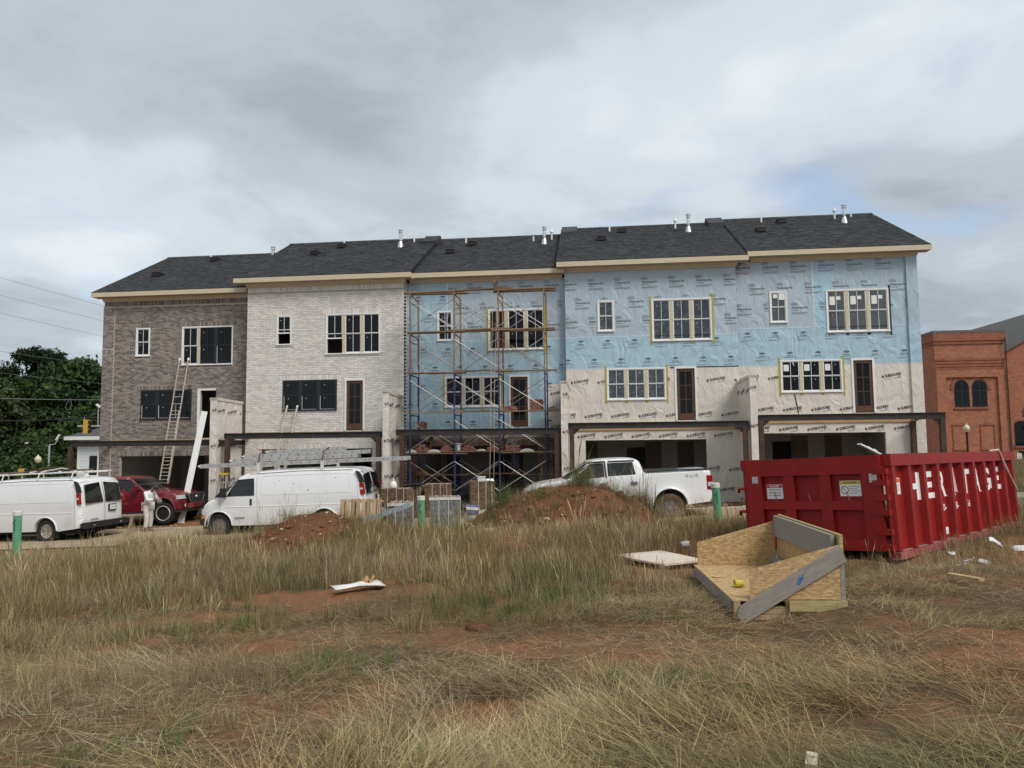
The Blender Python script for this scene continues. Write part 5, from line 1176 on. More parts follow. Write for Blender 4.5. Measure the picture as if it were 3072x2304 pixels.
# grille and badge on the red pickup
b=MB(); b.prism([(-.52,.86),(-.62,1.02),(-.5,1.08),(.5,1.08),(.62,1.02),(.52,.86),(.42,.72),(-.42,.72)],5.20,5.352,'x'); gr=b.build('grille',PLA,tk)
for z in (.78,.85,.92,.99): b=MB(); b.box(5.35,5.366,-.48,.48,z,z+.025); b.build('grille_bar',M('grille_grey',(.07,.07,.075),.4),gr)
b=MB(); 
for rx_,rz_,o in ((.09,.055,0),(.035,.055,0),(.06,.022,.02)): b.tube([(5.375,rx_*math.cos(a),.93+o+rz_*math.sin(a)) for a in np.linspace(0,6.283,16)],.008,5)
b.build('badge',CHR,gr); b=MB(); b.tube([(5.357,y,z) for y,z in ((-.52,.86),(-.62,1.02),(-.5,1.08),(.5,1.08),(.62,1.02),(.52,.86),(.42,.72),(-.42,.72),(-.52,.86))],.012,5); b.build('grille_surround',CHR,gr)
b=MB(); b.prism([(4.1,1.25),(4.65,1.245),(4.75,1.23),(4.75,1.21),(4.1,1.21)],-.3,.3,'y'); b.build('hood_scoop',CARR,tk); b=MB(); b.box(4.70,4.765,-.26,.26,1.212,1.238); b.build('scoop_mouth',UND,tk)
for sg in (1,-1): b=MB(); b.lathe([(.05,0),(.06,.03)],(5.26,sg*.70,.66),12,'x'); b.build('fog_light',CLR,tk); b=MB(); b.box(5.15,5.27,min(sg*.52,sg*.80),max(sg*.52,sg*.80),.58,.74); b.build('fog_recess',PLA,tk)
b=MB(); b.box(2.0,4.0,-.98,-.86,.42,.47); b.build('running_board',PLA,tk)
p=Print(); p.text('TACOMA',0,0,w=.34,h=.045,bold=.01); p.build('badge',CHR,tk,lambda u,v:(3.05+u,-.947,.80+v))
# ================================================================ red dumpster
DR=M('dumpster_red',(.25,.009,.008),.5,var=.14,vscale=2,spec=.3,dirt=((.13,.012,.010),5,.52,.70,.65)); DRD=M('dumpster_scuffed',(.26,.05,.05),.6,var=.25,vscale=6,dirt=((.34,.20,.17),7,.5,.66,.8)); DIN=M('dumpster_inside',(.10,.02,.018),.8,var=.3)
DL,DW,DH=7.0,2.38,1.63
D=thing('dumpster','long red open top dumpster with white tree logo lettering','dumpster',(5.85,11.513,-.28),(-.053,.011,.743))
# long sides: plate + ribs + top rail + bottom rail
for y0,sg,nm in ((0,-1,'near'),(DW,1,'far')):
    b=MB(); ya,yb=(y0+.0,y0+.02) if sg<0 else (y0-.02,y0); b.box(.06,DL,ya,yb,.12,DH-.18); b.build('side_plate',DR,D)
    b=MB(); a,c=(y0-.11,y0+.06) if sg<0 else (y0-.06,y0+.11); b.box(.03,DL+.02,a,c,DH-.19,DH); b.build('top_rail',DR,D)
    b=MB(); a,c=(y0-.135,y0+.03) if sg<0 else (y0-.03,y0+.135); b.box(.0,DL,a,c,.0,.11); b.build('bottom_rail',DRD,D)
    for k in range(11):
        x=.14+k*(DL-.28)/10; b=MB(); y1=y0+sg*.10
        b.prism([(x-.095,y0+sg*.001),(x-.06,y1),(x+.06,y1),(x+.095,y0+sg*.001)],.12,DH-.19,'z'); b.build('rib',DR,D)
    b=MB()
    for k in range(10):
        x=.14+(k+.5)*(DL-.28)/10; b.add([(x-.26,y0+sg*.012,.112),(x+.26,y0+sg*.012,.112),(x+.26,y0+sg*.08,.115),(x-.26,y0+sg*.08,.115)],[(0,1,2,3)])
    b.build('ledge_dirt',M('pale_dust',(.40,.26,.23),.9,var=.3,vscale=12),D,kind='stuff')
b=MB(); b.box(.05,DL-.02,.06,DW-.06,.10,.14); b.build('floor',DIN,D); b=MB(); b.box(DL-.05,DL,.03,DW-.03,.1,DH-.02); b.build('front_wall',DR,D)
for y in (.45,DW-.45): b=MB(); b.box(.1,DL-.1,y-.05,y+.05,-.16,.0); b.build('skid',DRD,D)
for y in (.2,DW-.2): 
    for x in (.18,DL-.5): b=MB(); b.lathe([(.09,-.06),(.09,.06)],(x,y,-.10),14,'y'); b.build('roller',DRD,D,True)
for y in (.03,DW-.03): b=MB(); b.box(.05,.14,y-.04,y+.04,-.22,.0); b.build('foot',DRD,D)
# tailgate
b=MB(); b.box(.03,.05,.06,DW-.06,.12,DH-.05); g_=b.build('tailgate',DR,D)
def gbar(n,y0,y1,z0,z1,x=-.055): b=MB(); b.box(x,.029,y0,y1,z0,z1); b.build(n,DR,g_)
gbar('gate_rail',0.04,DW-.03,DH-.30,DH-.01); gbar('gate_rail',.04,DW-.03,.12,.30); gbar('gate_rail',.34,DW-.32,.76,.90,-.05); gbar('gate_post',.04,.335,.302,DH-.302); gbar('gate_post',DW-.315,DW-.03,.302,DH-.302)
for y in (.93,1.56): gbar('gate_rib',y-.09,y+.09,.302,.758,-.05); gbar('gate_rib',y-.09,y+.09,.902,DH-.302,-.05)
for y in (.6,1.25,1.85):
    b=MB(); b.tube([(-.03,y-.05,.905),(-.055,y-.02,1.05)],.008,5); b.build('chain_hook',DRD,g_)
b=MB(); b.tube([(.0,-.03,.06),(.0,-.03,DH-.22)],.022,8); b.build('hinge_rod',DR,D)
for z in (.18,.42,.72,.95,1.18,1.36):
    b=MB(); b.box(-.07,.05,-.06,.16,z-.045,z+.045); b.build('hinge',DR,D)
for z in (.30,.72,1.12):
    b=MB(); b.tube([(-.05,DW+.01,z),(-.06,DW+.12,z),(-.02,DW+.15,z-.06)],.03,6); b.build('latch',DR,D)
b=MB(); b.box(-.062,-.056,DW-.26,DW-.15,DH-.42,DH-.30); b.build('reflector',M('grey_reflector',(.42,.42,.42),.3),g_); b=MB(); b.box(-.062,-.056,.09,.21,DH-.44,DH-.30); b.build('reflector',M('grey_reflector'),g_)
def decal(y,z,w_,h_,hdr,lines,hc):
    b=MB(); b.box(.024,.0285,y-w_/2,y+w_/2,z-h_/2,z+h_/2); o=b.build('warning_decal',PAPER,g_); q=Print(); f=lambda u,v:(.0225,y-u,z+v)
    q.rect(-w_/2+.006,w_/2-.006,h_*.26,h_/2-.006); q.build('decal_header',hc,o,f); p=Print(); p.text(hdr,0,h_*.37,w=w_*.6,h=h_*.13,bold=.03); p.build('decal_title',PAPER if hdr=='DANGER' else INK,o,lambda u,v:(.0210,y-u,z+v))
    p=Print()
    for i,l in enumerate(lines):
        if not l: p.rect(w_*-.08,w_*(.42-.1*(i%2)),h_*(.10-.14*i),h_*(.13-.14*i)); continue
        p.text(l,w_*(.16 if hdr!='DANGER' else 0),h_*(.12-.19*i),w=w_*(.5 if hdr!='DANGER' else .72),h=h_*.10,bold=.02)
    if hdr!='DANGER':
        for a0 in np.linspace(0,6.283,25)[:-1]: a1=a0+.262; r0,r1=h_*.21,h_*.25; c=(-w_*.27,-h_*.1); p.pg([(c[0]+r0*math.cos(a0),c[1]+r0*math.sin(a0)),(c[0]+r1*math.cos(a0),c[1]+r1*math.sin(a0)),(c[0]+r1*math.cos(a1),c[1]+r1*math.sin(a1)),(c[0]+r0*math.cos(a1),c[1]+r0*math.sin(a1))])
        p.rect(-w_*.27-h_*.2,-w_*.27+h_*.2,-h_*.115,-h_*.085,R(-45),(-w_*.27,-h_*.1))
    p.build('decal_text',INK,o,f)
decal(1.86,1.06,.30,.25,'DANGER',['STAND CLEAR','WHEN TAILGATE','IS OPEN'],M('danger_red',(.45,.02,.03),.5)); decal(.55,1.10,.34,.25,'CAUTION',['','','',''],M('caution_yellow',(.65,.48,.04),.5))
WPT=M('stencil_white',(.80,.80,.80),.6,var=.05,dirt=((.30,.03,.03),9,.62,.72,.8)); bw=(DL-.28)/10
b=MB(); b.box(.14+.5*bw-.12,.14+.5*bw+.1,-.012,-.004,.98,1.24); o=b.build('warning_decal',PAPER,D); q=Print(); q.rect(-.11,.09,.19,.25); q.build('decal_header',M('danger_orange',(.60,.12,.03),.5),o,lambda u,v:(.14+.5*bw+u,-.0135,.98+v)); q=Print(); [q.rect(-.08,.06-.02*(k%2),.14-.03*k,.15-.03*k) for k in range(4)]; q.build('decal_text',INKG,o,lambda u,v:(.14+.5*bw+u,-.0135,.98+v))
def onside(u,v):   # follow the corrugation: paint lies on plate and on rib faces
    k=(u-.14)/bw; dx=abs(k-round(k))*bw; y=-.104 if dx<.06 else (-.004 if dx>.095 else -.104+(dx-.06)/.035*.10); return (u,y,v)
def sideprint(name,fn):
    p=Print(); fn(p)
    # subdivide letters finely so they can follow the ribs
    b=MB(); b.v=[(u,v,0) for u,v in p.v]; b.f=p.f; me=b.mesh('t',fix=False); bm=bmesh.new(); bm.from_mesh(me); bmesh.ops.triangulate(bm,faces=bm.faces)
    for k in range(11):
        for o in (-.095,-.06,.06,.095): bmesh.ops.bisect_plane(bm,geom=bm.verts[:]+bm.edges[:]+bm.faces[:],plane_co=(.14+k*bw+o,0,0),plane_no=(1,0,0),dist=1e-5)
    for v in bm.verts: v.co=Vector(onside(v.co.x,v.co.y))
    m2=bpy.data.meshes.new(name); bm.to_mesh(m2); bm.free(); bpy.data.meshes.remove(me); m2.materials.append(WPT); inst(name,m2,D)
cx=lambda k:.14+(k+.5)*bw
for k,ch in zip((1,2,3,5,6,7,8),'HERTAGE'): sideprint('painted_letter',lambda p:p.text(ch,cx(k)+.07,1.08,w=.36,h=.46,bold=.035))
def pine(p):
    x=cx(4)+.06
    for i in range(9):
        z=.92+i*.045; w_=.17*(1-i/10); p.pg([(x-w_,z-.03),(x,z+.01),(x,z+.035),(x-w_*.8,z)]); p.pg([(x+w_,z-.03),(x+w_*.8,z),(x,z+.035),(x,z+.01)])
    p.rect(x-.012,x+.012,.84,1.36)
sideprint('painted_pine_tree',pine)
for k,s_ in ((3,'70-'),(4,'48-'),(5,'656')): sideprint('painted_number',lambda p:p.text(s_,cx(k)+.05,.66,w=.27,h=.13,bold=.02))
b=MB(); b.box(cx(3)+.0,cx(3)+.13,-.015,-.004,.19,.31); b.build('side_sticker',PAPER,D)
# things in the dumpster
def Dw(x,y,z): return Matrix.LocRotScale(D.location,D.rotation_euler,None)@Vector((x,y,z))
o=blob('garbage_bag',Dw(1.35,1.35,1.30),.48,.34,.22,BPL,5,.22); tag(o,'black plastic garbage bag heaped above the dumpster rim','garbage bag')
for k in range(3):
    b=MB(); p,q=Vector((6.5+.03*k,12.75+.1*k,1.24-.02*k)),Vector((5.93+.17*k,12.6+.12*k,1.50-.05*k)); b.bar((0,0,0),q-p,.09,.025); o=b.build('trim_offcut',WHT,None,loc=p); tag(o,('longest','middle','shortest')[k]+' white trim board sticking out of the dumpster','board','white offcuts in the dumpster')
o=blob('debris_heap',Dw(3.6,1.2,.12),2.4,.85,.62,M('debris_mix',(.22,.17,.12),.9,var=.5,vscale=5),8,.12); o.rotation_euler=D.rotation_euler; tag(o,'mixed building debris filling the dumpster floor','debris')
b=MB(); b.tube([(0,0,0),(.10,-.14,.02),(.5,-.17,-.45),(1.0,-.17,-.85)],.022,6); o=b.build('broom_stick',M('pale_stick',(.62,.52,.44),.6),None,loc=Dw(5.75,.02,DH+.02),rot=D.rotation_euler); tag(o,'pale stick hooked over the far dumpster rim','stick')
# ================================================================ OSB bin on skids
OSB0=M('osb_plain',(.36,.22,.085),.8,vscale=26,var=.3,col2=(.56,.39,.19),stretch=(1,1.0,2.6),bump=.25,bscale=60,dirt=((.24,.14,.05),40,.6,.72,.5)); GRW=M('weathered_lumber',(.20,.18,.16),.85,vscale=3,var=.25,stretch=(2,14,14),col2=(.30,.275,.25)); GRN=M('treated_lumber',(.36,.29,.13),.8,vscale=4,var=.25,stretch=(1.5,9,9))
def osb_mat():
    m=bpy.data.materials.new('osb_sheet'); m.use_nodes=True; N=m.node_tree.nodes; L=m.node_tree.links; b=N['Principled BSDF']; b.inputs['Roughness'].default_value=.75
    tc=N.new('ShaderNodeTexCoord'); prev=None
    for k,(sc,rt,c1,c2) in enumerate(((44,(.3,.2,.5),(.33,.20,.08),(.60,.43,.22)),(58,(1.1,.7,1.6),(.27,.155,.06),(.54,.37,.18)))):
        mp=N.new('ShaderNodeMapping'); L.new(tc.outputs['Object'],mp.inputs[0]); mp.inputs['Rotation'].default_value=rt; mp.inputs['Scale'].default_value=(.45,1.0,1.7)
        v=N.new('ShaderNodeTexVoronoi'); L.new(mp.outputs[0],v.inputs['Vector']); v.inputs['Scale'].default_value=sc; v.inputs['Randomness'].default_value=1
        s=N.new('ShaderNodeSeparateColor'); L.new(v.outputs['Color'],s.inputs[0]); mx=N.new('ShaderNodeMix'); mx.data_type='RGBA'; L.new(s.outputs[k],mx.inputs[0]); mx.inputs[6].default_value=(*c1,1); mx.inputs[7].default_value=(*c2,1)
        if prev is None: prev=mx.outputs[2]
        else:
            q=N.new('ShaderNodeMix'); q.data_type='RGBA'; gt=N.new('ShaderNodeMath'); gt.operation='GREATER_THAN'; L.new(s.outputs[2],gt.inputs[0]); gt.inputs[1].default_value=.5; L.new(gt.outputs[0],q.inputs[0]); L.new(prev,q.inputs[6]); L.new(mx.outputs[2],q.inputs[7]); prev=q.outputs[2]
    L.new(prev,b.inputs['Base Color']); return m
OSB=osb_mat()
B=thing('osb_bin','three sided plywood bin on a pallet beside the dumpster','bin',(2.47,8.48,-.43),(0,0,R(-3.5)))
def bx(n,m,*a): b=MB(); b.box(*a); return b.build(n,m,B)
bx('deck_sheet',OSB,0,1.22,0,2.35,.202,.222)
b=MB(); b.prism([(.2,.225),(1.2,.225),(1.2,.83),(.2,.55)],-.012,.003,'y'); b.build('front_panel',OSB,B)
b=MB(); b.prism([(.05,.225),(1.16,.225),(1.16,.85),(.05,.545)],2.32,2.335,'y'); b.build('rear_panel',OSB,B)
bx('end_panel',OSB,1.185,1.2,.02,2.31,.225,.72); bx('end_board',GRW,1.14,1.182,.06,2.30,.64,.93); bx('outer_board',GRN,1.205,1.245,-.02,2.33,.70,.945); bx('end_kick_board',GRW,1.09,1.13,.3,2.3,.226,.36)
b=MB(); b.prism([(-.70,-.09),(.66,-.09),(.68,.09),(-.62,.09),(-.70,.03)],-.019,.019,'y'); b.build('diagonal_brace',GRW,B,loc=(.655,-.034,.395),rot=(0,R(-31),0)); p=Print(); p.pg([(.70,.40),(.735,.385),(.775,.45),(.745,.49),(.72,.46)]); p.pg([(.755,.47),(.78,.45),(.79,.52),(.77,.50)]); p.build('blue_chalk_mark',M('blue_marker',(.05,.13,.27),.8,var=.3,vscale=20),B,lambda u,v:(u,-.0535,v))
p=Print(); p.text('186',1.12,.765,w=.11,h=.05,bold=.01); p.build('stamp',INKG,B,lambda u,v:(u,-.0135,v)); 
bx('lower_board',GRN,.62,1.255,-.055,-.014,.10,.215)
bx('corner_post',GRW,1.205,1.255,-.008,.08,.0,.69)
for z in (0.0,.062): bx('skid_beam',PALW,.02,1.2,-.008,.085,z,z+.056); bx('skid_beam',PALW,.02,1.2,2.2,2.29,z,z+.056); bx('skid_beam',PALW,.02,1.2,1.1,1.19,z,z+.056)
bx('top_batten',GRN,.02,1.2,-.006,.08,.121,.14)
for x in (.02,.60,1.1): bx('block',PALW,x,x+.07,-.004,.08,.142,.2)
bx('side_stringer',GRW,.0,.04,.09,2.33,.06,.2)
Bm=Matrix.LocRotScale(B.location,B.rotation_euler,None)
b=MB(); b.lathe([(.045,0),(.048,.01),(.048,.09),(.045,.1),(.03,.1),(.03,.02)],(0,0,0),14,'x'); o=b.build('tape_roll',M('yellow_tape',(.42,.36,.03),.5,var=.2),None,loc=Bm@Vector((.19,.68,.272)),rot=(0,0,.1)); tag(o,'yellow tape roll lying on the bin deck','tape roll')
o=blob('wood_chip',Bm@Vector((-.0+.12,1.35,.225)),.07,.03,.012,M('pinkish_chip',(.50,.30,.2),.8),3,.4); tag(o,'curled wood scrap on the bin deck','scrap')
# white foam panel, papers
b=MB(); b.prism([(1.69,12.9),(2.64,13.35),(3.15,12.28),(2.40,11.86)],0,.03,'z'); o=b.build('foam_panel',M('cream_foam_board',(.62,.54,.44),.7,var=.08),None,loc=(0,0,-.40),rot=(0,0,0)); tag(o,'cream foam board lying in the grass left of the bin','panel')
PPR=M('litter_paper',(.66,.63,.58),.7,var=.12)
def litter(lab,x,y,w_,d_,seed,mat=PPR,h=.05,lift=.06):
    r=random.Random(seed); bm=bmesh.new(); bmesh.ops.create_grid(bm,x_segments=8,y_segments=6,size=1); k=[r.uniform(-3,3) for _ in range(6)]
    for v in bm.verts:
        e=1+.25*math.sin(4*v.co.x+k[4])*abs(v.co.y); v.co=Vector((v.co.x*w_*e,v.co.y*d_*(1+.3*math.sin(3*v.co.x+k[5])),h*(math.sin(k[0]*v.co.x+k[1])+math.sin(k[2]*v.co.y*2+k[3]))))
    me=bpy.data.meshes.new('litter'); bm.to_mesh(me); bm.free(); me.materials.append(mat); me.polygons.foreach_set('use_smooth',[True]*len(me.polygons)); so=inst('litter',me,None,(x,y,gzf(x,y)+lift),(0,0,r.uniform(0,3))); m=so.modifiers.new('thick','SOLIDIFY'); m.thickness=.003; tag(so,lab,'litter'); return so
lt=litter('large crumpled pale sheet lying in the middle grass',-2.3,11.25,.37,.20,1,h=.02,lift=.07); lt.rotation_euler=(0,0,.35)
l2=litter('torn orange brown cardboard beside the crumpled sheet',-2.25,11.5,.14,.09,2,M('orange_card',(.45,.26,.10),.8),.05,.12)
for k,(x,y,l) in enumerate(((3.16,13.75,'blue white wrapper in the grass behind the bin'),(6.88,11.74,'white scrap nearest the dumpster corner foot'),(6.64,10.94,'white scrap in front of the dumpster side'),(8.22,12.71,'white scrap midway along the dumpster side'),(8.5,12.5,'white scrap farthest right beside the dumpster'),(7.05,11.2,'small white scrap between two scraps by the dumpster'))): litter(l,x,y,.09,.06,k+5,WPL if k else M('blue_white_wrap',(.5,.53,.6),.5,var=.3),.05,.10)
b=MB(); b.bar((0,0,0),(.18,-.4,0),.10,.03); o=b.build('scrap_board',LUM,None,loc=(5.65,9.7,gzf(5.7,9.6)+.1),rot=(0,0,0)); tag(o,'short pale board offcut in the grass right of the bin','board')
o=blob('clay_clod',(-.44,8.7,gzf(-.44,8.7)-.04),.13,.10,.07,CLAY,3,.4); tag(o,'lump of red clay in the middle grass','clod')
b=MB(); b.bar((0,0,0),(.06,.13,.01),.06,.02); o=b.build('wood_chip',M('pale_chip',(.62,.55,.42),.8),None,loc=(1.55,4.0,gzf(1.55,4)+.05)); tag(o,'pale wood chip at the bottom edge of the photo','scrap')
for k,(x,y,sz) in enumerate(((-.55,17.0,.17),(.75,16.75,.12),(-.95,17.5,.08))):
    o=inst('rock',STONES[k].copy(),None,(x,y,gzf(x,y)+.05),(0,0,k),(sz,sz*.8,sz*.8)); o.data.materials.append(M('cream_rock',(.50,.38,.26),.9,var=.25,bump=.5)); tag(o,('largest cream rock on the long mound','cream rock right on the long mound front','small cream rock low on the long mound')[k],'rock')
# ================================================================ green sewer cleanout pipes
PG=M('green_pvc',(.10,.32,.18),.45,var=.15,vscale=3,dirt=((.25,.30,.2),5,.55,.75,.4)); PW=M('white_cap',(.66,.64,.58),.5,var=.06)
for k,(x,y,zt,tl,lab) in enumerate(((-12.68,19.0,-.04,(0,0.02),'green cleanout pipe with white cap in front of the left van'),(-2.55,20.6,.12,(0,.01),'green cleanout pipe with white cap beside the stone pallets'),(5.14,18.5,.52,(0.0,.05),'leaning green cleanout pipe with white cap beside the dumpster'))):
    h=zt-gzf(x,y)+.3; t=thing('cleanout_pipe',lab,'pipe',(x,y,zt-h),(tl[0],-tl[1],0))
    b=MB(); b.lathe([(.098,0),(.098,h-.11)],n=18); b.build('pipe',PG,t,True); b=MB(); b.lathe([(.108,h-.115),(.108,h-.01),(.10,h),(.085,h)],n=18); b.build('cap',PW,t,True)
    b=MB(); b.tube([(-.06,-.085,h-.3),(.0,-.10,h-.22),(.02,-.102,h-.2)],.008,5); b.tube([(-.02,-.10,h-.24),(.0,-.10,h-.5)],.008,5); b.build('marker_stroke',BLK,t)
# gravel bucket, toilet seat-like white scrap by the truck
b=MB(); b.box(0,.55,0,.08,0,.06); b.box(.5,.56,-.02,.1,-.25,.0); o=b.build('sawhorse_board',PVC,None,loc=(5.95,24.6,.02),rot=(0,-.1,-.1)); tag(o,'white scrap bracket behind the leaning green pipe','scrap')
# ================================================================ trees
def leaf_mat(name,c1,c2,rnd=.45): 
    m=M(name,c1,.85,var=.2,vscale=.6,rnd=rnd,col2=c2,spec=.12); return m
LF=[leaf_mat('pine_needles',(.013,.027,.013),(.036,.058,.025)),leaf_mat('broad_leaf',(.020,.040,.012),(.055,.092,.028)),leaf_mat('magnolia_leaf',(.026,.042,.016),(.070,.088,.032)),leaf_mat('bright_leaf',(.036,.08,.018),(.09,.155,.038)),leaf_mat('cypress_leaf',(.010,.028,.012),(.026,.055,.024))]
BARK=M('bark',(.06,.045,.035),.9,var=.3,vscale=4,bump=.8,bscale=12,stretch=(3,3,1))
def crown_mesh(name,clumps,n,size,mat,seed,needle=False):
    r=np.random.default_rng(seed); V=[];F=[]
    vol=np.array([c[3]*c[4]*c[5] for c in clumps])**.75; vol=vol/vol.sum()
    for ci,c in enumerate(clumps):
        k=max(6,int(n*1.5*vol[ci])); d=r.normal(size=(k,3)); d/=np.linalg.norm(d,axis=1)[:,None]; rad=.25+.8*r.random(k)**.5
        lump=1+.22*np.sin(d[:,0]*5+ci)+.18*np.sin(d[:,1]*7+2*ci)+.15*np.sin(d[:,2]*6+ci*3)
        P=np.array(c[:3])+d*np.array(c[3:6])*(rad*lump)[:,None]
        N=d+.9*r.normal(size=(k,3)); N/=np.linalg.norm(N,axis=1)[:,None]
        A=np.cross(N,r.normal(size=(k,3))); A/=np.linalg.norm(A,axis=1)[:,None]; Bv=np.cross(N,A); s=1.25*size*(.6+.8*r.random(k))[:,None]
        asp=.28 if needle else .62
        q=np.stack([P-A*s*.5,P+Bv*s*asp*.5+N*s*.08,P+A*s*.5-N*s*.1,P-Bv*s*asp*.5+N*s*.08],1)
        o=len(V); V+=q.reshape(-1,3).tolist(); F+=[(o+4*i,o+4*i+1,o+4*i+2,o+4*i+3) for i in range(k)]
    b=MB(); b.v=[tuple(p) for p in V]; b.f=F; return b.mesh(name,mat=mat,fix=False)
def tree(name,label,x,y,z0,h,clumps,n,size,mat,seed,tr=.25,needle=False,flowers=0,grp=None):
    t=thing(name,label,'tree' if h>4 else 'shrub',(x,y,z0),group=grp); r=random.Random(seed)
    b=MB(); b.tube([(0,0,-.3),(.1*r.uniform(-1,1),0,h*.35),(.3*r.uniform(-1,1),.1,h*.7),(.2*r.uniform(-1,1),0,h*.94)],[tr,tr*.8,tr*.45,tr*.12],8); tk_=b.build('trunk',BARK,t,True)
    for c in clumps[:14]:
        b=MB(); zb=max(h*.25,c[2]-.35*abs(c[0])-.8); b.tube([(0,0,min(zb,h*.8)),(c[0]*.5,c[1]*.5,(zb+c[2])/2+.1),(c[0],c[1],c[2])],[tr*.34,tr*.22,tr*.06],5); b.build('limb',BARK,tk_)
    inst('crown',crown_mesh('crown',clumps,n,size,mat,seed,needle),t)
    if flowers:
        fb=MB()
        for k in range(flowers):
            c=r.choice(clumps); a,e=r.uniform(3.3,6.1),r.uniform(-.4,1); p=(c[0]+c[3]*math.cos(a)*math.cos(e),c[1]+c[4]*math.sin(a)*math.cos(e),c[2]+c[5]*math.sin(e)); fb.box(p[0]-.09,p[0]+.09,p[1]-.09,p[1]+.09,p[2]-.06,p[2]+.06)
        fb.build('white_blossoms',WHT,t,kind='stuff')
    return t
def rclumps(r,n,rad,zlo,zhi,cr,shape=lambda f:1):
    out=[]
    for k in range(n):
        f=(k+r.random())/n; z=zlo+(zhi-zlo)*f; R_=rad*shape(f)*math.sqrt(r.uniform(.15,1)); a=r.uniform(0,6.283); q=cr*r.uniform(.7,1.25); out.append((R_*math.cos(a),R_*math.sin(a),z,q*1.15,q*1.15,q*.8))
    return out
r=random.Random(5)
dome=lambda f:math.sin(math.pi*min(1,.18+.80*f))**.8; cone=lambda f:1.05-f*.95
tree('pine_tree','tall dark pine with a broad flat crown at the far left',-56,86,-3,16.3,rclumps(r,26,3.3,11.6,15.8,.95,dome)+rclumps(r,16,4.3,5,11,1.1),8500,.50,LF[0],1,.35,True)
tree('pine_tree','lower dark pine left of the tall flat crowned pine',-61.5,84,-3,12.5,rclumps(r,22,3.6,3,11.5,1.3,dome),5000,.5,LF[0],2,.3,True)
tree('broadleaf_tree','round topped green tree next to the brown brick house corner',-47.2,80,-3,14.2,rclumps(r,34,4.6,3,13.4,1.5,dome),9500,.42,LF[1],3,.35)
tree('broadleaf_tree','green tree between the flat crowned pine and the round topped tree',-52.0,77,-3,11.6,rclumps(r,26,4.0,2.5,10.8,1.5,dome),6500,.42,LF[1],4,.3)
tree('magnolia_tree','magnolia with white blossoms at the left photo edge',-40.3,57,-3,9.0,rclumps(r,26,3.2,.8,8.2,1.25,dome),6500,.34,LF[2],6,.25,flowers=26)
tree('broadleaf_tree','dark green tree under the cables left of the white house',-37.2,64,-3,7.2,rclumps(r,24,4.2,.6,6.4,1.4,dome),6000,.36,LF[1],7,.2)
tree('broadleaf_tree','wide green tree behind the traffic signal and the white house',-38.0,72,-3,9.6,rclumps(r,26,4.6,1.5,8.8,1.5,dome),6000,.38,LF[1],17,.2)
for k,(x,y,h,lab,m) in enumerate(((-33.6,50,5.0,'tall rounded green shrub behind the left van rack',1),(-30.9,47,4.2,'dense green shrub left of the white house porch',1),(-36.3,49.5,5.6,'green shrub cut off by the left edge below the magnolia',3),(-33.6,52.5,4.6,'green shrub behind the globe street lamp',1),(-27.6,44,1.9,'low bright green bush behind the left van roof',3),(-30.9,41,2.7,'bright green leafy bush at the left edge above the van',3))):
    tree('shrub',lab,x,y,-2.9,h,rclumps(r,16,1.9 if h>3 else 1.3,.3,h-.6,.85,dome),3400,.24,LF[m],20+k,.09)
tree('cypress_tree','dark cypress cut off by the right photo edge',31.6,44,-1.2,4.8,rclumps(r,26,1.15,.2,4.4,.5,cone),5000,.20,LF[4],31,.12)
tree('broadleaf_tree','distant green tree far behind the row on the left',-70,95,-3,11,rclumps(r,22,5,2,10,1.8,dome),4500,.5,LF[1],33,.3)
# ================================================================ white house behind
HW=M('white_siding',(.72,.73,.73),.6,var=.04); t=thing('white_house','white clapboard house with grey roof behind the brown brick end house','house',(-29.5,50,-2.8))
b=MB(); b.box(.02,9,.03,8,0,5.05); b.build('wall',HW,t)
for k in range(25): b=MB(); z=.05+k*.2; b.prism([(.0,z),(.032,z),(.032,z+.2),(.018,z+.2)],0,9,'x'); b.build('siding_board',HW,t)
b=MB(); b.box(-.06,.06,-.03,.1,0,5.05); b.build('corner_board',WHT,t)
GRF=M('grey_shingle_far',(.07,.072,.08),.9,var=.25,vscale=6,rnd=.0)
b=MB(); b.add([(-.6,-.6,5.05),(9.6,-.6,5.05),(9.6,8.6,5.05),(-.6,8.6,5.05),(2.6,4,6.6),(6.4,4,6.6),(-.6,-.6,4.9),(9.6,-.6,4.9),(9.6,8.6,4.9),(-.6,8.6,4.9)],[(0,1,5,4),(1,2,5),(2,3,4,5),(3,0,4),(6,7,1,0),(8,7,1,2),(9,8,2,3),(6,9,3,0),(9,8,7,6)]); rf=b.build('roof',GRF,t); b=MB(); b.box(-.63,9.63,-.66,-.58,4.82,5.06); b.build('gutter',WHT,rf)
b=MB(); b.box(1.4,2.3,3.6,4.4,6.0,6.9); b.build('chimney',M('grey_box',(.2,.21,.22),.7),rf)
for x in (1.35,5.5):
    b=MB(); b.box(x,x+1.0,-.05,.0,1.9,3.7); wd=b.build('window',WHT,t); b=MB(); b.box(x+.1,x+.9,-.06,-.05,2.0,3.6); b.build('pane',M('pale_green_glass',(.10,.16,.15),.1,var=.2),wd)
    for q in (.36,.63): b=MB(); b.box(x+q-.015,x+q+.015,-.068,-.06,2.0,3.6); b.build('muntin',WHT,wd)
    for q in (2.4,2.8,3.2): b=MB(); b.box(x+.1,x+.9,-.067,-.061,q-.015,q+.015); b.build('muntin',WHT,wd)
    b=MB(); b.box(x-.55,x-.06,-.06,.0,1.85,3.75); b.build('shutter',BLK,t)
b=MB(); b.prism([(-1.6,2.0),(0,2.45),(0,2.3),(-1.6,1.88)],.5,5,'x'); b.build('porch_roof',WHT,t)
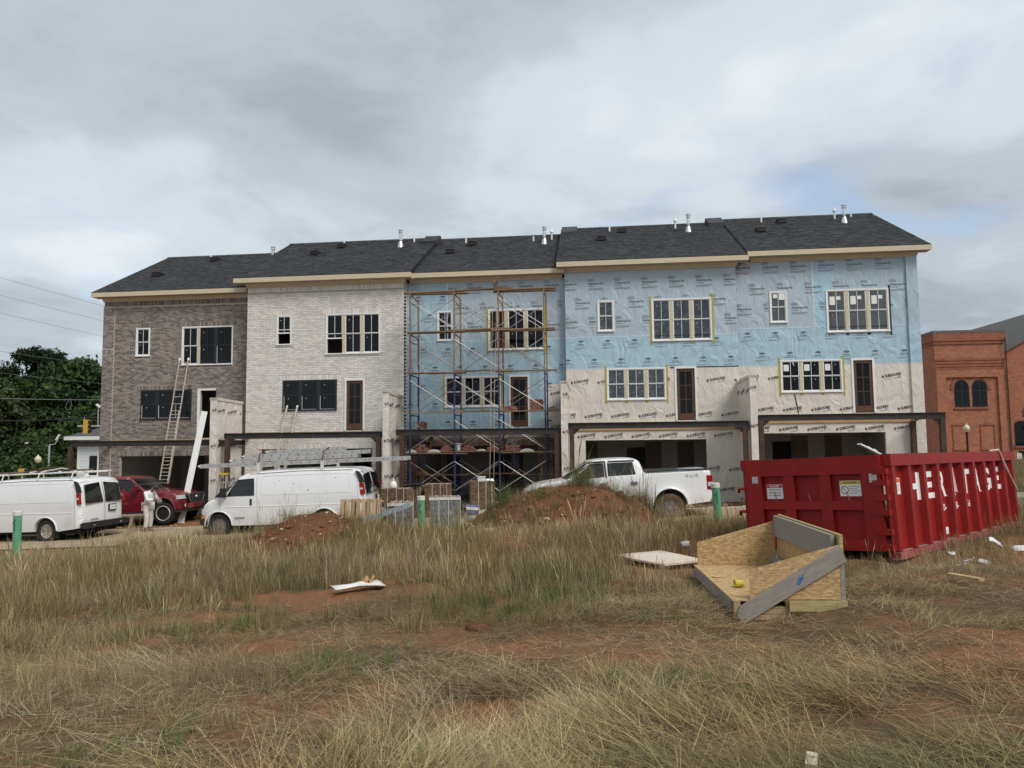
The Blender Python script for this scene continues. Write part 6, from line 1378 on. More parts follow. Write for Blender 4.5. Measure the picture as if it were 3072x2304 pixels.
# ================================================================ signals, lamps, cables
YS=M('signal_yellow',(.58,.34,.04),.5,var=.1); GAL=M('galvanised_pole',(.45,.45,.45),.5,metal=.4,var=.1)
t=thing('traffic_signal','yellow backed traffic signal on a mast arm before the white house','traffic signal',(-25.9,45,-2.4))
b=MB(); b.tube([(1.2,0,0),(1.2,0,5.35)],.09,8); b.build('pole',GAL,t); b=MB(); b.tube([(1.2,0,5.2),(-.75,0,5.22)],.05,8); b.build('mast_arm',GAL,t)
b=MB(); b.box(-.36,-.08,-.10,.1,4.78,5.62); b.build('signal_head',YS,t); b=MB(); b.tube([(-.34,.0,5.62),(-.34,0,5.74)],.02,6); b.build('hanger',GAL,t)
for z in (4.92,5.2,5.48): b=MB(); b.lathe([(.10,0),(.11,.16)],(-.08,0,z),10,'x'); b.build('visor',BLK,t)
t=thing('camera_pole','thin pole with a white traffic camera beside the brown house corner','camera pole',(-25.45,45.05,2.75))
b=MB(); b.tube([(0,0,0),(0,0,1.25)],.028,6); b.build('pole',GAL,t); b=MB(); b.bar((-.12,0,1.4),(.16,-.05,1.22),.11,.11); b.build('camera',WHT,t)
t=thing('traffic_signal','small yellow and black signal head showing above the left van rack','traffic signal',(-26.6,40,-2.4)); b=MB(); b.tube([(0,0,0),(0,0,2.5)],.05,8); b.build('pole',GAL,t); b=MB(); b.box(-.17,.16,-.1,.1,2.5,2.82); b.build('signal_head',YS,t); b=MB(); b.box(.165,.40,-.1,.1,2.5,2.8); b.build('visor',BLK,t)
def lamp(lab,x,y,z0,zt):
    t=thing('street_lamp',lab,'street lamp',(x,y,z0)); h=zt-z0; b=MB(); b.lathe([(.11,0),(.11,.5),(.055,.6),(.05,h-.55),(.09,h-.5),(.09,h-.42)],n=10); b.build('post',M('black_post',(.015,.015,.016),.5),t,True); b=MB(); b.lathe([(.10,h-.42),(.185,h-.28),(.19,h-.15),(.12,h-.03),(.05,h+.02),(.02,h+.10)],n=14); b.build('globe',M('lamp_globe',(.60,.55,.38),.3,var=.1),t,True)
lamp('globe street lamp among the shrubs behind the left van',-29.0,45,-2.6,1.02); lamp('globe street lamp on a dark post before the red brick church',27.8,45,-1.2,2.32)
t=thing('street_light','thin grey pole with a curved bracket lamp behind the globe lamp','street light',(-29.6,47,-2.6)); b=MB(); b.tube([(0,0,0),(0,0,4.2),(.05,0,4.35)],.06,6); b.build('pole',GAL,t); b=MB(); b.tube([(.05,0,4.3),(.35,0,4.35),(.5,0,4.6)],.035,6); b.build('arm',GAL,t); b=MB(); b.bar((.42,0,4.6),(.62,0,4.95),.14,.08); b.build('lamp_head',WHT,t)
CBL=M('cable_black',(.02,.02,.022),.7); CBG=M('cable_grey',(.16,.165,.17),.6)
CW=[((-42.44,60,15.68),(-33.71,60,13.18),.012,CBG,'highest'),((-42.37,60,14.17),(-33.67,60,11.93),.012,CBG,'second highest'),((-42.31,60,12.69),(-33.63,60,10.65),.012,CBG,'third highest'),((-42.16,60,9.49),(-33.61,60,8.24),.011,CBG,'fourth highest'),((-42.08,60,7.7),(-33.56,60,6.73),.011,CBG,'fifth highest'),((-33.62,48,5.51),(-27.05,48,5.22),.016,CBL,'upper black'),((-33.59,48,4.79),(-27.03,48,4.65),.026,CBG,'thick grey'),((-33.55,48,3.85),(-27.0,48,3.93),.022,CBL,'lower black'),((-32.13,46,3.23),(-25.86,46,3.42),.034,CBL,'thickest and lowest black')]
for a,c,rad,m,nm in CW:
    a,c=Vector(a),Vector(c); d=c-a; p0,p1=a-d*1.2,c+d*1.4; b=MB(); b.tube([p0+(p1-p0)*f-Vector((0,0,.25*math.sin(math.pi*f)-.2)) for f in np.linspace(0,1,22)],rad,5); o=b.build('overhead_cable',m,None); tag(o,nm+' overhead cable left of the brown brick house','cable','overhead cables at the left')
b=MB(); b.tube([(-.0,0,0),(-.2,0,-.35),(-.28,0,-.62),(-.12,0,-.78),(.08,0,-.62),(.1,0,-.3),(.02,0,0)],.016,5); o=b.build('cable_loop',CBG,None,loc=(-29.0,48,4.74)); tag(o,'slack cable loop hanging from the thick grey cable','cable')
# ================================================================ red brick church
def brickmat(name,c1,c2,mo,sc=1.0):
    m=bpy.data.materials.new(name); m.use_nodes=True; N=m.node_tree.nodes; L=m.node_tree.links; b=N['Principled BSDF']; b.inputs['Roughness'].default_value=.9
    tc=N.new('ShaderNodeTexCoord'); sp=N.new('ShaderNodeSeparateXYZ'); L.new(tc.outputs['Object'],sp.inputs[0]); ad=N.new('ShaderNodeMath'); L.new(sp.outputs[0],ad.inputs[0]); L.new(sp.outputs[1],ad.inputs[1]); cb=N.new('ShaderNodeCombineXYZ'); L.new(ad.outputs[0],cb.inputs[0]); L.new(sp.outputs[2],cb.inputs[1])
    br=N.new('ShaderNodeTexBrick'); L.new(cb.outputs[0],br.inputs['Vector']); br.inputs['Color1'].default_value=(*c1,1); br.inputs['Color2'].default_value=(*c2,1); br.inputs['Mortar'].default_value=(*mo,1); br.inputs['Scale'].default_value=sc; br.inputs['Brick Width'].default_value=.22; br.inputs['Row Height'].default_value=.085; br.inputs['Mortar Size'].default_value=.006
    nz=N.new('ShaderNodeTexNoise'); L.new(tc.outputs['Object'],nz.inputs['Vector']); nz.inputs['Scale'].default_value=1.5; nz.inputs['Detail'].default_value=8; mr=N.new('ShaderNodeMapRange'); L.new(nz.outputs[0],mr.inputs[0]); mr.inputs[3].default_value=.7; mr.inputs[4].default_value=1.3
    sc_=N.new('ShaderNodeVectorMath'); sc_.operation='SCALE'; L.new(br.outputs[0],sc_.inputs[0]); L.new(mr.outputs[0],sc_.inputs[3]); L.new(sc_.outputs[0],b.inputs['Base Color'])
    bp=N.new('ShaderNodeBump'); L.new(br.outputs['Fac'],bp.inputs['Height']); bp.invert=True; bp.inputs['Strength'].default_value=.6; bp.inputs['Distance'].default_value=.01; L.new(bp.outputs[0],b.inputs['Normal']); return m
CB_=brickmat('church_brick',(.40,.145,.075),(.27,.09,.048),(.40,.27,.20)); CBD=brickmat('church_brick_corbel',(.30,.10,.05),(.22,.066,.034),(.30,.19,.14))
t=thing('church','red brick church with paired arched windows and gable beyond the row','church',(33.65,58,-1.9),(0,0,R(-6)))
WD=5.15; b=MB(); b.box(0,WD,.0,9,0,11.55); b.build('tower_wall',CB_,t)
def cx_(n,m,*a): b=MB(); b.box(*a); return b.build(n,m,t)
cx_('parapet_cap',M('grey_coping',(.10,.10,.105),.6),-.12,WD+.12,-.16,9.1,11.75,11.95); cx_('cornice',CBD,-.10,WD+.10,-.14,9.05,11.1,11.75); cx_('cornice',CBD,-.05,WD+.05,-.08,9.05,10.85,11.1)
for k in range(4): cx_('corbel_course',CBD,-.02-.02*k,WD+.02+.02*k,-.06-.02*k,.0,8.8+k*.24,8.8+k*.24+.2)
cx_('pilaster',CB_,-.04,.62,-.16,0,0,8.78); cx_('pilaster',CB_,WD-.62,WD+.04,-.16,0,0,8.78); cx_('pilaster_head',CB_,.622,WD-.622,-.16,0,8.2,8.78); cx_('pilaster_foot',CB_,.622,WD-.622,-.15,0,0,1.6)
def archpoly(x0,x1,z0,z1,rise=None,n=10):
    r_=(x1-x0)/2; rise=rise or r_; return [(x0,z0),(x1,z0)]+[((x0+x1)/2+r_*math.cos(a),z1-rise+rise*math.sin(a)) for a in np.linspace(0,math.pi,n)]
for x0,x1 in ((1.30,2.42),(2.62,3.74)):
    b=MB(); b.prism(archpoly(x0,x1,5.85,8.0),-.02,.02,'y'); wd=b.build('arched_window',BLK,t); b=MB(); b.prism(archpoly(x0+.06,x1-.06,5.92,7.93),-.03,-.018,'y'); b.build('pane',GLASS,wd)
    b=MB(); b.box((x0+x1)/2-.03,(x0+x1)/2+.03,-.04,-.03,5.92,7.9); b.build('muntin',BLK,wd); b=MB(); b.box(x0+.06,x1-.06,-.042,-.031,7.1,7.16); b.build('muntin',BLK,wd)
b=MB(); b.box(1.22,3.82,-.10,.0,5.68,5.83); b.build('sill',CBD,t)
b=MB(); n=16; c=2.52
for a0,a1 in zip(np.linspace(0,math.pi,n),np.linspace(0,math.pi,n)[1:]): b.add([(c+r_*math.cos(a),y,7.2+r_*.98*math.sin(a)) for y in (-.06,.0) for a,r_ in ((a0,1.28),(a0,1.5),(a1,1.5),(a1,1.28))],[(0,1,2,3),(4,5,6,7),(0,4,5,1),(1,5,6,2),(2,6,7,3),(3,7,4,0)])
b.build('brick_arch',CBD,t)
for x0 in (1.0,3.05):
    b=MB(); P=archpoly(x0,x0+1.1,2.55,4.6,.2); Q=[(x0+.08,2.62),(x0+1.02,2.62),(x0+1.02,4.35),(x0+.55,4.48),(x0+.08,4.35)]
    b.box(x0,x0+.07,-.05,.0,2.55,4.4); b.box(x0+1.03,x0+1.1,-.05,0,2.55,4.4); b.box(x0-.03,x0+1.13,-.07,0,2.45,2.55); b.prism([(x0,4.4),(x0+1.1,4.4),(x0+1.1,4.5),(x0+.55,4.62),(x0,4.5)],-.06,0,'y'); b.build('blind_window',CBD,t)
b=MB(); b.tube([(WD+.03,-.25,0),(WD+.03,-.25,11.3)],.05,8); b.build('downpipe',M('brown_downpipe',(.06,.03,.02),.5),t)
# gabled nave to the right
b=MB(); b.prism([(WD+.1,0),(WD+14,0),(WD+14,9.2),(WD+8.5,14.8),(WD+.1,10.1)],1.2,1.5,'y'); b.build('nave_wall',CB_,t)
b=MB(); b.prism([(1.1,9.9),(30,9.9),(30,10.1),(1.1,10.1)],WD+.1,WD+.3,'x'); b.build('nave_side',CB_,t)
b=MB(); b.add([(WD-.3,1.0,9.95),(WD+8.5,1.0,15.0),(WD+8.5,30,15.0),(WD-.3,30,9.95),(WD+17.3,1.0,9.95),(WD+17.3,30,9.95)],[(0,1,2,3),(1,4,5,2)]); rf=b.build('nave_roof',M('church_shingle',(.085,.082,.078),.9,var=.25,vscale=3),t); m=rf.modifiers.new('th','SOLIDIFY'); m.thickness=.18
b=MB(); b.bar((WD-.25,.96,9.95),(WD+8.5,.96,14.98),.08,.35); b.build('rake_board',M('grey_coping'),rf)
b=MB(); b.prism(archpoly(WD+1.1,WD+2.15,2.75,4.75,.25),1.15,1.19,'y'); wd=b.build('arched_window',BLK,t); b=MB(); b.prism(archpoly(WD+1.16,WD+2.09,2.82,4.7,.22),1.13,1.149,'y'); b.build('pane',GLASS,wd)
b=MB(); b.box(WD+1.0,WD+2.25,1.08,1.2,2.6,2.74); b.build('sill',CBD,t)
b=MB(); b.tube([(WD+3.0,1.1,4.5),(WD+2.2,1.1,9.4)],.03,5); b.build('conduit',M('pale_conduit',(.5,.36,.28),.6),t)
# ================================================================ fence and sign at the right
IRON=M('black_iron',(.012,.012,.013),.5); t=thing('iron_fence','black iron picket fence beyond the street at the right edge','fence',(26.9,40,gzf(27.5,40)),(0,0,R(-6)))
FH=.03-gzf(27.5,40); pm=MB(); pm.box(-.01,.01,-.01,.01,0,FH); PM=pm.mesh('picket',mat=IRON)
for k in range(60): inst('picket',PM,t,(k*.12,0,0))
for z in (.12,FH-.1): b=MB(); b.box(0,7.2,-.015,.015,z,z+.035); b.build('rail',IRON,t)
t=thing('parking_sign','small white parking sign on a grey post at the right edge','sign',(26.1,38,gzf(26.1,38)))
hs=.58-gzf(26.1,38); b=MB(); b.tube([(0,0,0),(0,0,hs+.1)],.025,6); b.build('post',GAL,t); b=MB(); b.box(-.11,.11,-.04,-.028,hs-.14,hs+.16); sp=b.build('sign_plate',PAPER,t)
p=Print(); [p.rect(-.08+.03*(k%2),.08-.02*(k%3),.09-.06*k,.115-.06*k) for k in range(4)]; p.build('sign_text',M('sign_red',(.45,.03,.03),.5),sp,lambda u,v:(u,-.042,hs+.01+v))
# ================================================================ people
def skin(name,joints,edges,mat,parent,sub=2,root=None):
    """continuous surface grown round a joint skeleton: joints {name:(pos,radius or (rx,ry))}"""
    names=list(joints); me=bpy.data.meshes.new(name); me.from_pydata([joints[n][0] for n in names],[(names.index(a),names.index(b)) for a,b in edges],[]); o=bpy.data.objects.new(name,me); COL.objects.link(o)
    sm=o.modifiers.new('skin','SKIN'); sm.branch_smoothing=.6
    for i,n in enumerate(names):
        r=joints[n][1]; me.skin_vertices[0].data[i].radius=r if isinstance(r,tuple) else (r,r)
        me.skin_vertices[0].data[i].use_root=(n==(root or names[0]))
    ss=o.modifiers.new('sub','SUBSURF'); ss.levels=sub; ss.render_levels=sub
    bpy.context.view_layer.update(); dg=bpy.context.evaluated_depsgraph_get(); nm=bpy.data.meshes.new_from_object(o.evaluated_get(dg)); nm.materials.clear(); nm.materials.append(mat); nm.polygons.foreach_set('use_smooth',[True]*len(nm.polygons))
    bpy.data.objects.remove(o); nm.name=name; return inst(name,nm,parent)
SKN=M('skin_brown',(.25,.125,.075),.6,var=.1); SHT=M('white_shirt',(.74,.74,.74),.85,var=.05,bump=.5,bscale=9); TRS=M('painter_trousers',(.60,.57,.52),.9,vscale=9,var=.1,dirt=((.28,.24,.2),10,.56,.68,.8)); CAPM=M('dark_cap',(.035,.04,.036),.85,var=.5,vscale=25); SHO=M('worn_shoe',(.20,.12,.08),.8,var=.3)
def person(label,loc,yaw,J,shirt,trouser,cap,sleeve=True,bag=None):
    t=thing('person',label,'person',loc,(0,0,yaw)); v=Vector
    def mid(a,b,f): return tuple(v(J[a])*(1-f)+v(J[b])*f)
    body={'pelvis':(J['pelvis'],.12),'spine':(J['spine'],.115),'chest':(J['chest'],(.13,.15)),'neck':(J['neck'],.055),'skull0':(J['skull0'],.07),'skull1':(J['skull1'],(.085,.075)),'skull2':(J['skull2'],.075)}
    E=[('pelvis','spine'),('spine','chest'),('chest','neck'),('neck','skull0'),('skull0','skull1'),('skull1','skull2')]
    for s in 'lr':
        for n,r in (('sh',.06),('el',.043),('wr',.03),('pa',(.035,.022)),('hip',.085),('kn',.06),('an',.042),('toe',.035)): body[n+s]=(J[n+s],r)
        E+=[('chest','sh'+s),('sh'+s,'el'+s),('el'+s,'wr'+s),('wr'+s,'pa'+s),('pelvis','hip'+s),('hip'+s,'kn'+s),('kn'+s,'an'+s),('an'+s,'toe'+s)]
        d=(v(J['pa'+s])-v(J['wr'+s])).normalized(); side=d.cross(v((0,0,1))).normalized(); up=side.cross(d)
        for k in range(5):
            o=(k-1.7)*.017; l=(.075,.085,.08,.065,.05)[k]; st=v(J['pa'+s])+up*(-o)
            if k==4: st=v(J['wr'+s])+d*.04+up*.03
            m1=st+d*l*.55+(up*.03 if k==4 else v((0,0,0))); m2=m1+d*l*.3+side*(.025 if s=='l' else -.025)
            body[f'f{k}a{s}']=(tuple(m1),.009); body[f'f{k}b{s}']=(tuple(m2),.008); E+=[('pa'+s if k<4 else 'wr'+s,f'f{k}a{s}'),(f'f{k}a{s}',f'f{k}b{s}')]
    bo=skin('body',body,E,SKN,t,1)
    # face: nose, ears, brow hair line
    f=(v(J['face'])).normalized(); hc=v(J['skull1']); sd=v((0,1,0)); b=MB(); b.tube([hc+f*.075+v((0,0,.015)),hc+f*.10-v((0,0,.02))],[.009,.016],6); b.build('nose',SKN,bo)
    for sg in (1,-1): b=MB(); b.lathe([(.008,-.01),(.03,0),(.008,.01)],hc+sd*sg*.082,8,'y'); b.build('ear',SKN,bo); b=MB(); b.lathe([(.004,0),(.012,.004)],hc+f*.079+sd*sg*.03+v((0,0,.02)),6); b.build('eye',BLK,bo)
    b=MB(); b.bar(hc+f*.082-sd*.022-v((0,0,.045)),hc+f*.082+sd*.022-v((0,0,.045)),.01,.008); b.build('mouth',M('lip',(.22,.08,.07),.5),bo)
    sh={'pelvis':(mid('pelvis','spine',.0),(.165,.17)),'spine':(J['spine'],(.165,.17)),'chest':(J['chest'],(.17,.175)),'col':(mid('chest','neck',.75),.075)}; Es=[('pelvis','spine'),('spine','chest'),('chest','col')]
    for s in 'lr':
        sh['sh'+s]=(J['sh'+s],.085); sh['ua'+s]=(mid('sh'+s,'el'+s,.6),.075); Es+=[('chest','sh'+s),('sh'+s,'ua'+s)]
        if sleeve: sh['el'+s]=(J['el'+s],.07); sh['fo'+s]=(mid('el'+s,'wr'+s,.75),.052); Es+=[('ua'+s,'el'+s),('el'+s,'fo'+s)]
    skin('shirt',sh,Es,shirt,t,2)
    tr={'pelvis':(tuple(v(J['pelvis'])-v((0,0,.02))),(.15,.155))}; Et=[]
    for s in 'lr':
        tr['hip'+s]=(J['hip'+s],.12); tr['kn'+s]=(J['kn'+s],.085); tr['an'+s]=(mid('kn'+s,'an'+s,.93),.075); Et+=[('pelvis','hip'+s),('hip'+s,'kn'+s),('kn'+s,'an'+s)]
    skin('trousers',tr,Et,trouser,t,2)
    for s in 'lr':
        a,q=v(J['an'+s]),v(J['toe'+s]); d=(q-a); d.z=0; d.normalize(); b=MB(); c0=v((a.x,a.y,0)); yl=math.atan2(d.y,d.x); m=Matrix.Translation(v((a.x,a.y,min(a.z,q.z)-.075)))@Matrix.Rotation(yl,4,'Z')
        b.prism([(-.07,0),(.20,0),(.21,.035),(.15,.065),(.05,.11),(-.07,.12)],-.048,.048,'y'); b.v=[tuple(m@v(p)) for p in b.v]; b.build('shoe',SHO,t)
    u=(v(J['skull2'])-v(J['skull0'])).normalized(); q=u.to_track_quat('Z','X').to_matrix().to_4x4(); b=MB(); b.lathe([(.098,.0),(.102,.03),(.092,.075),(.06,.105),(.015,.115)],(0,0,0),16); m=Matrix.Translation(hc+u*.025)@q; b.v=[tuple(m@v(p)) for p in b.v]; cp=b.build('cap',cap,t,True)
    b=MB(); fp=(f-u*f.dot(u)).normalized(); b.bar(hc+u*.03+fp*.07,hc+u*.02+fp*.18,.13,.012,u); b.build('peak',cap,cp)
    return t
J=dict(pelvis=(0,0,.93),spine=(.02,0,1.12),chest=(.07,0,1.33),neck=(.14,0,1.47),skull0=(.20,0,1.51),skull1=(.25,0,1.53),skull2=(.29,0,1.60),face=(.75,0,-.66),
  shl=(.06,.17,1.38),ell=(.16,.25,1.12),wrl=(.40,.12,1.12),pal=(.46,.08,1.14),shr=(.06,-.17,1.38),elr=(.15,-.25,1.12),wrr=(.40,-.11,1.14),par=(.46,-.06,1.16),
  hipl=(0,.10,.90),knl=(.04,.12,.50),anl=(0,.12,.10),toel=(.12,.13,.06),hipr=(-.01,-.10,.90),knr=(.06,-.12,.50),anr=(.02,-.13,.10),toer=(.14,-.13,.06))
pp=person('person in white shirt and paint stained trousers looking down beside the red pickup',(-12.9,26.15,-1.43),R(-12),J,SHT,TRS,CAPM)
o=blob('mesh_bag',(-12.42,25.98,-1.43+1.0),.10,.07,.10,M('black_mesh',(.05,.05,.05),.8,var=.8,vscale=40,col2=(.3,.3,.3)),4,.2); tag(o,'dark mesh bag held by the person in white','bag')
b=MB(); b.box(-.035,.035,-.012,.012,0,.12); b.build('phone_pouch',BLK,pp,loc=(-.03,-.172,.83))
b=MB(); b.bar((0,0,0),(.18,-.05,.72),.12,.025); o=b.build('scrap_board',PALW,None,loc=(-13.15+.75-.6,25.0,-1.46)); tag(o,'short board leaning near the left van rear bumper','board')
# masons on an inner walk board, in the shade behind the lowest plank
zb=.30
for k,(s0,s1) in enumerate(((-3.75,-1.7),(-1.75,.35),(.2,2.0))):
    b=MB(); b.box(0,s1-s0,-.12,.12,0,.04); o=b.build('walk_board',PLK,None,loc=fw(s0,-.62,zb+(.042 if k==1 else 0)),rot=(0,0,-TH)); tag(o,('left','middle','right')[k]+' inner walk board low behind the scaffold','plank','planks laid on the scaffold')
DKS=M('dark_work_shirt',(.02,.02,.024),.9,var=.2); DKT=M('dark_jeans',(.03,.035,.05),.9,var=.2); GYS=M('grey_tee',(.20,.19,.175),.9,var=.1)
J1=dict(J); J1.update(spine=(.08,0,1.10),chest=(.22,0,1.26),neck=(.34,0,1.34),skull0=(.39,0,1.36),skull1=(.44,0,1.37),skull2=(.47,0,1.45),shl=(.22,.17,1.30),ell=(.30,.22,1.05),wrl=(.42,.16,.86),pal=(.45,.15,.80),shr=(.22,-.17,1.30),elr=(.32,-.24,1.05),wrr=(.45,-.2,.90),par=(.49,-.18,.85))
person('mason in dark clothes bending at the left end of the scaffold',fw(-3.62,-.62,zb+.045),-TH+R(-20),J1,DKS,DKT,CAPM,False)
person('mason in grey shirt reaching up behind the rope',fw(.20,-.62,zb+.045),-TH+R(150),J1,GYS,DKT,M('pale_cap',(.45,.36,.26),.8),False)
# ================================================================ field grass (uncountable: one scattered object per kind of cover)
GC=bpy.data.collections.new('grass_kinds')
def grass_mat():
    m=bpy.data.materials.new('grass_blade'); m.use_nodes=True; N=m.node_tree.nodes; L=m.node_tree.links; b=N['Principled BSDF']; b.inputs['Roughness'].default_value=.7; b.inputs['Specular IOR Level'].default_value=.25
    at=N.new('ShaderNodeAttribute'); at.attribute_type='INSTANCER'; at.attribute_name='tint'; g=N.new('ShaderNodeNewGeometry'); mr=N.new('ShaderNodeMapRange'); L.new(g.outputs['Random Per Island'],mr.inputs[0]); mr.inputs[3].default_value=.30; mr.inputs[4].default_value=2.0
    sc=N.new('ShaderNodeVectorMath'); sc.operation='SCALE'; L.new(at.outputs['Color'],sc.inputs[0]); L.new(mr.outputs[0],sc.inputs[3]); L.new(sc.outputs[0],b.inputs['Base Color'])
    tr=N.new('ShaderNodeBsdfTranslucent'); L.new(sc.outputs[0],tr.inputs[0]); mx=N.new('ShaderNodeMixShader'); mx.inputs[0].default_value=.22; L.new(b.outputs[0],mx.inputs[1]); L.new(tr.outputs[0],mx.inputs[2]); L.new(mx.outputs[0],N['Material Output'].inputs[0]); return m
GM=grass_mat()
def tuft(idx,n,rad,L0,L1,lean,curv,wid,seg=4,seed=0,az=None,azs=6.283,head=False,z0=0):
    r=np.random.default_rng(seed); V=[];F=[]
    for i in range(n):
        a=r.uniform(0,6.283); q=rad*math.sqrt(r.random()); bx_,by_=q*math.cos(a),q*math.sin(a)
        d=(az if az is not None else (a if r.random()<.6 else r.uniform(0,6.283)))+r.normal()*azs*.25 if az is not None else (a+r.normal()*.6 if r.random()<.55 else r.uniform(0,6.283))
        L=r.uniform(L0,L1); th=abs(r.normal(lean,lean*.45+.04 if lean<.8 else .17)); cv=r.normal(curv,abs(curv)*.4+.06); w_=wid*r.uniform(.6,1.3); dx,dy=math.cos(d),math.sin(d); px,py=-dy,dx; tw=r.uniform(-.8,.8)
        x,z=0.,z0+(r.uniform(0,.04) if lean>1.2 else 0); o=len(V)
        for k in range(seg+1):
            t=k/seg; ang=min(th+cv*t**1.4,1.62+ (0.25 if lean>.9 else .5)); 
            ww=w_*(1-t**1.8)*.5 if not head else w_*.5*(.6 if t<.72 else (1.9 if t<.98 else .4))
            cxp,cyp=bx_+dx*x,by_+dy*x; wx,wy=px*math.cos(tw)+dx*math.sin(tw)*.4,py*math.cos(tw)+dy*math.sin(tw)*.4
            if k<seg or head: V+=[(cxp-wx*ww,cyp-wy*ww,max(z,.004)),(cxp+wx*ww,cyp+wy*ww,max(z,.004)+ww*math.sin(tw))]
            else: V.append((cxp,cyp,max(z,.004)))
            x+=L/seg*math.sin(ang); z+=L/seg*math.cos(ang)
        for k in range(seg-(0 if head else 1)): F.append((o+2*k,o+2*k+1,o+2*k+3,o+2*k+2))
        if not head: F.append((o+2*seg-2,o+2*seg-1,o+2*seg))
    b=MB(); b.v=V; b.f=F; me=b.mesh(f'g{idx:02d}',mat=GM,fix=False); o=bpy.data.objects.new(f'g{idx:02d}',me); GC.objects.link(o)
# near kinds 0-9, far kinds 10-15
tuft(0,34,.10,.22,.48,.22,.45,.0037,seed=1); tuft(1,34,.12,.28,.58,.28,.6,.0037,seed=2); tuft(2,32,.14,.18,.40,.4,.7,.0040,seed=3)
tuft(3,48,.20,.30,.65,1.22,.30,.0039,seed=4,az=0,azs=2.2); tuft(4,48,.22,.30,.60,1.36,.16,.0040,seed=5,az=0,azs=3.0); tuft(5,36,.24,.12,.35,1.45,.1,.0039,seed=6)
tuft(6,44,.08,.20,.42,.25,.5,.0048,seed=7); tuft(7,7,.12,.55,.85,.22,.35,.0039,seg=7,seed=8,head=True); tuft(8,26,.12,.10,.24,.5,.6,.0040,seed=9); tuft(9,60,.15,.35,.75,.35,.9,.0045,seg=5,seed=10)
tuft(10,34,.15,.25,.50,.25,.45,.0075,seg=3,seed=11); tuft(11,34,.18,.30,.60,.3,.55,.0075,seg=3,seed=12); tuft(12,34,.20,.20,.45,.9,.35,.0080,seg=3,seed=13); tuft(13,6,.15,.6,.9,.2,.3,.0070,seg=5,seed=14,head=True); tuft(14,30,.14,.25,.45,.3,.5,.0085,seg=3,seed=15); tuft(15,26,.16,.12,.26,.45,.5,.0080,seg=3,seed=16)
def scatter(name,P,Z,rot,scl,kind,tint,label):
    me=bpy.data.meshes.new(name); n=len(P); me.vertices.add(n); me.vertices.foreach_set('co',np.column_stack([P,Z]).astype(np.float32).ravel())
    for nm,ty,ar,key in (('rot','FLOAT_VECTOR',rot,'vector'),('scl','FLOAT_VECTOR',scl,'vector'),('kind','INT',kind,'value'),('tint','FLOAT_COLOR',np.column_stack([tint,np.ones(n)]),'color')):
        a=me.attributes.new(nm,ty,'POINT'); a.data.foreach_set(key,np.ascontiguousarray(ar,dtype=np.int32 if ty=='INT' else np.float32).ravel())
    o=bpy.data.objects.new(name,me); COL.objects.link(o); o['kind']='stuff'; o['label']=label; o['category']='grass'
    ng=bpy.data.node_groups.new('scatter_'+name,'GeometryNodeTree'); ng.interface.new_socket('Geometry',in_out='INPUT',socket_type='NodeSocketGeometry'); ng.interface.new_socket('Geometry',in_out='OUTPUT',socket_type='NodeSocketGeometry')
    N=ng.nodes; L=ng.links; gi=N.new('NodeGroupInput'); go=N.new('NodeGroupOutput'); ip=N.new('GeometryNodeInstanceOnPoints'); ci=N.new('GeometryNodeCollectionInfo'); ci.inputs['Collection'].default_value=GC; ci.inputs['Separate Children'].default_value=True; ci.inputs['Reset Children'].default_value=True
    def na(nm,ty):
        q=N.new('GeometryNodeInputNamedAttribute'); q.data_type=ty; q.inputs['Name'].default_value=nm; return q.outputs['Attribute']
    L.new(gi.outputs[0],ip.inputs['Points']); L.new(ci.outputs[0],ip.inputs['Instance']); ip.inputs['Pick Instance'].default_value=True; L.new(na('kind','INT'),ip.inputs['Instance Index']); L.new(na('rot','FLOAT_VECTOR'),ip.inputs['Rotation']); L.new(na('scl','FLOAT_VECTOR'),ip.inputs['Scale']); L.new(ip.outputs[0],go.inputs[0])
    m=o.modifiers.new('scatter','NODES'); m.node_group=ng; return o
gr_=np.random.default_rng(77)
STRAW=np.array([[.43,.335,.195],[.32,.24,.13],[.35,.285,.185],[.25,.17,.085]]); GRE=np.array([[.085,.135,.035],[.12,.155,.05],[.15,.16,.065]]); RBR=np.array([[.26,.145,.062],[.21,.115,.052]])
# bare clay patches: x,y,rx,ry
BARE=[(-3.2,8.4,1.9,.95),(.1,7.7,1.7,1.1),(.9,6.8,1.2,.7),(-3.6,5.0,1.0,.6),(2.9,7.5,1.5,.7),(5.4,8.4,1.6,.8),(-1.0,6.1,.6,.4),(2.0,5.2,.8,.35),(3.6,4.6,.9,.4),(-2.4,10.7,1.5,.8),(-1.5,4.4,.5,.3),(5.2,6.4,.9,.4),(-5.5,7.2,.8,.4),(1.9,4.6,1.0,.5),(3.3,6.3,1.2,.55),(4.7,5.3,1.0,.45),(.3,5.6,.8,.4),(6.6,7.4,1.2,.5),(-4.6,9.9,1.2,.5),(3.0,5.0,.6,.3),(4.2,7.0,1.0,.5),(-2.0,9.2,.9,.5)]
GREENP=[(0,9.7,.75,.6),(-1.35,7.2,.7,.5),(-2.2,5.0,.5,.4),(1.3,5.7,.5,.4),(1.62,18.0,.35,.35),(3.3,18.3,.45,.4),(-1.65,19.4,.4,.4),(4.9,16.5,.5,.4),(-.6,4.3,.4,.3),(-3.9,9.6,.9,.5),(7.2,9.5,.8,.5),(-.55,17.5,.4,.3),(1.1,8.2,.35,.3)]
def blobmask(x,y,L):
    m=np.zeros_like(x)
    if L is BARE: x,y=x+(fbm(x,y,1.1,3,201)-.5)*1.7,y+(fbm(x,y,1.3,3,231)-.5)*1.3
    for (cx,cy,rx,ry) in L: m=np.maximum(m,np.exp(-((x-cx)/rx)**2-((y-cy)/ry)**2))
    return m
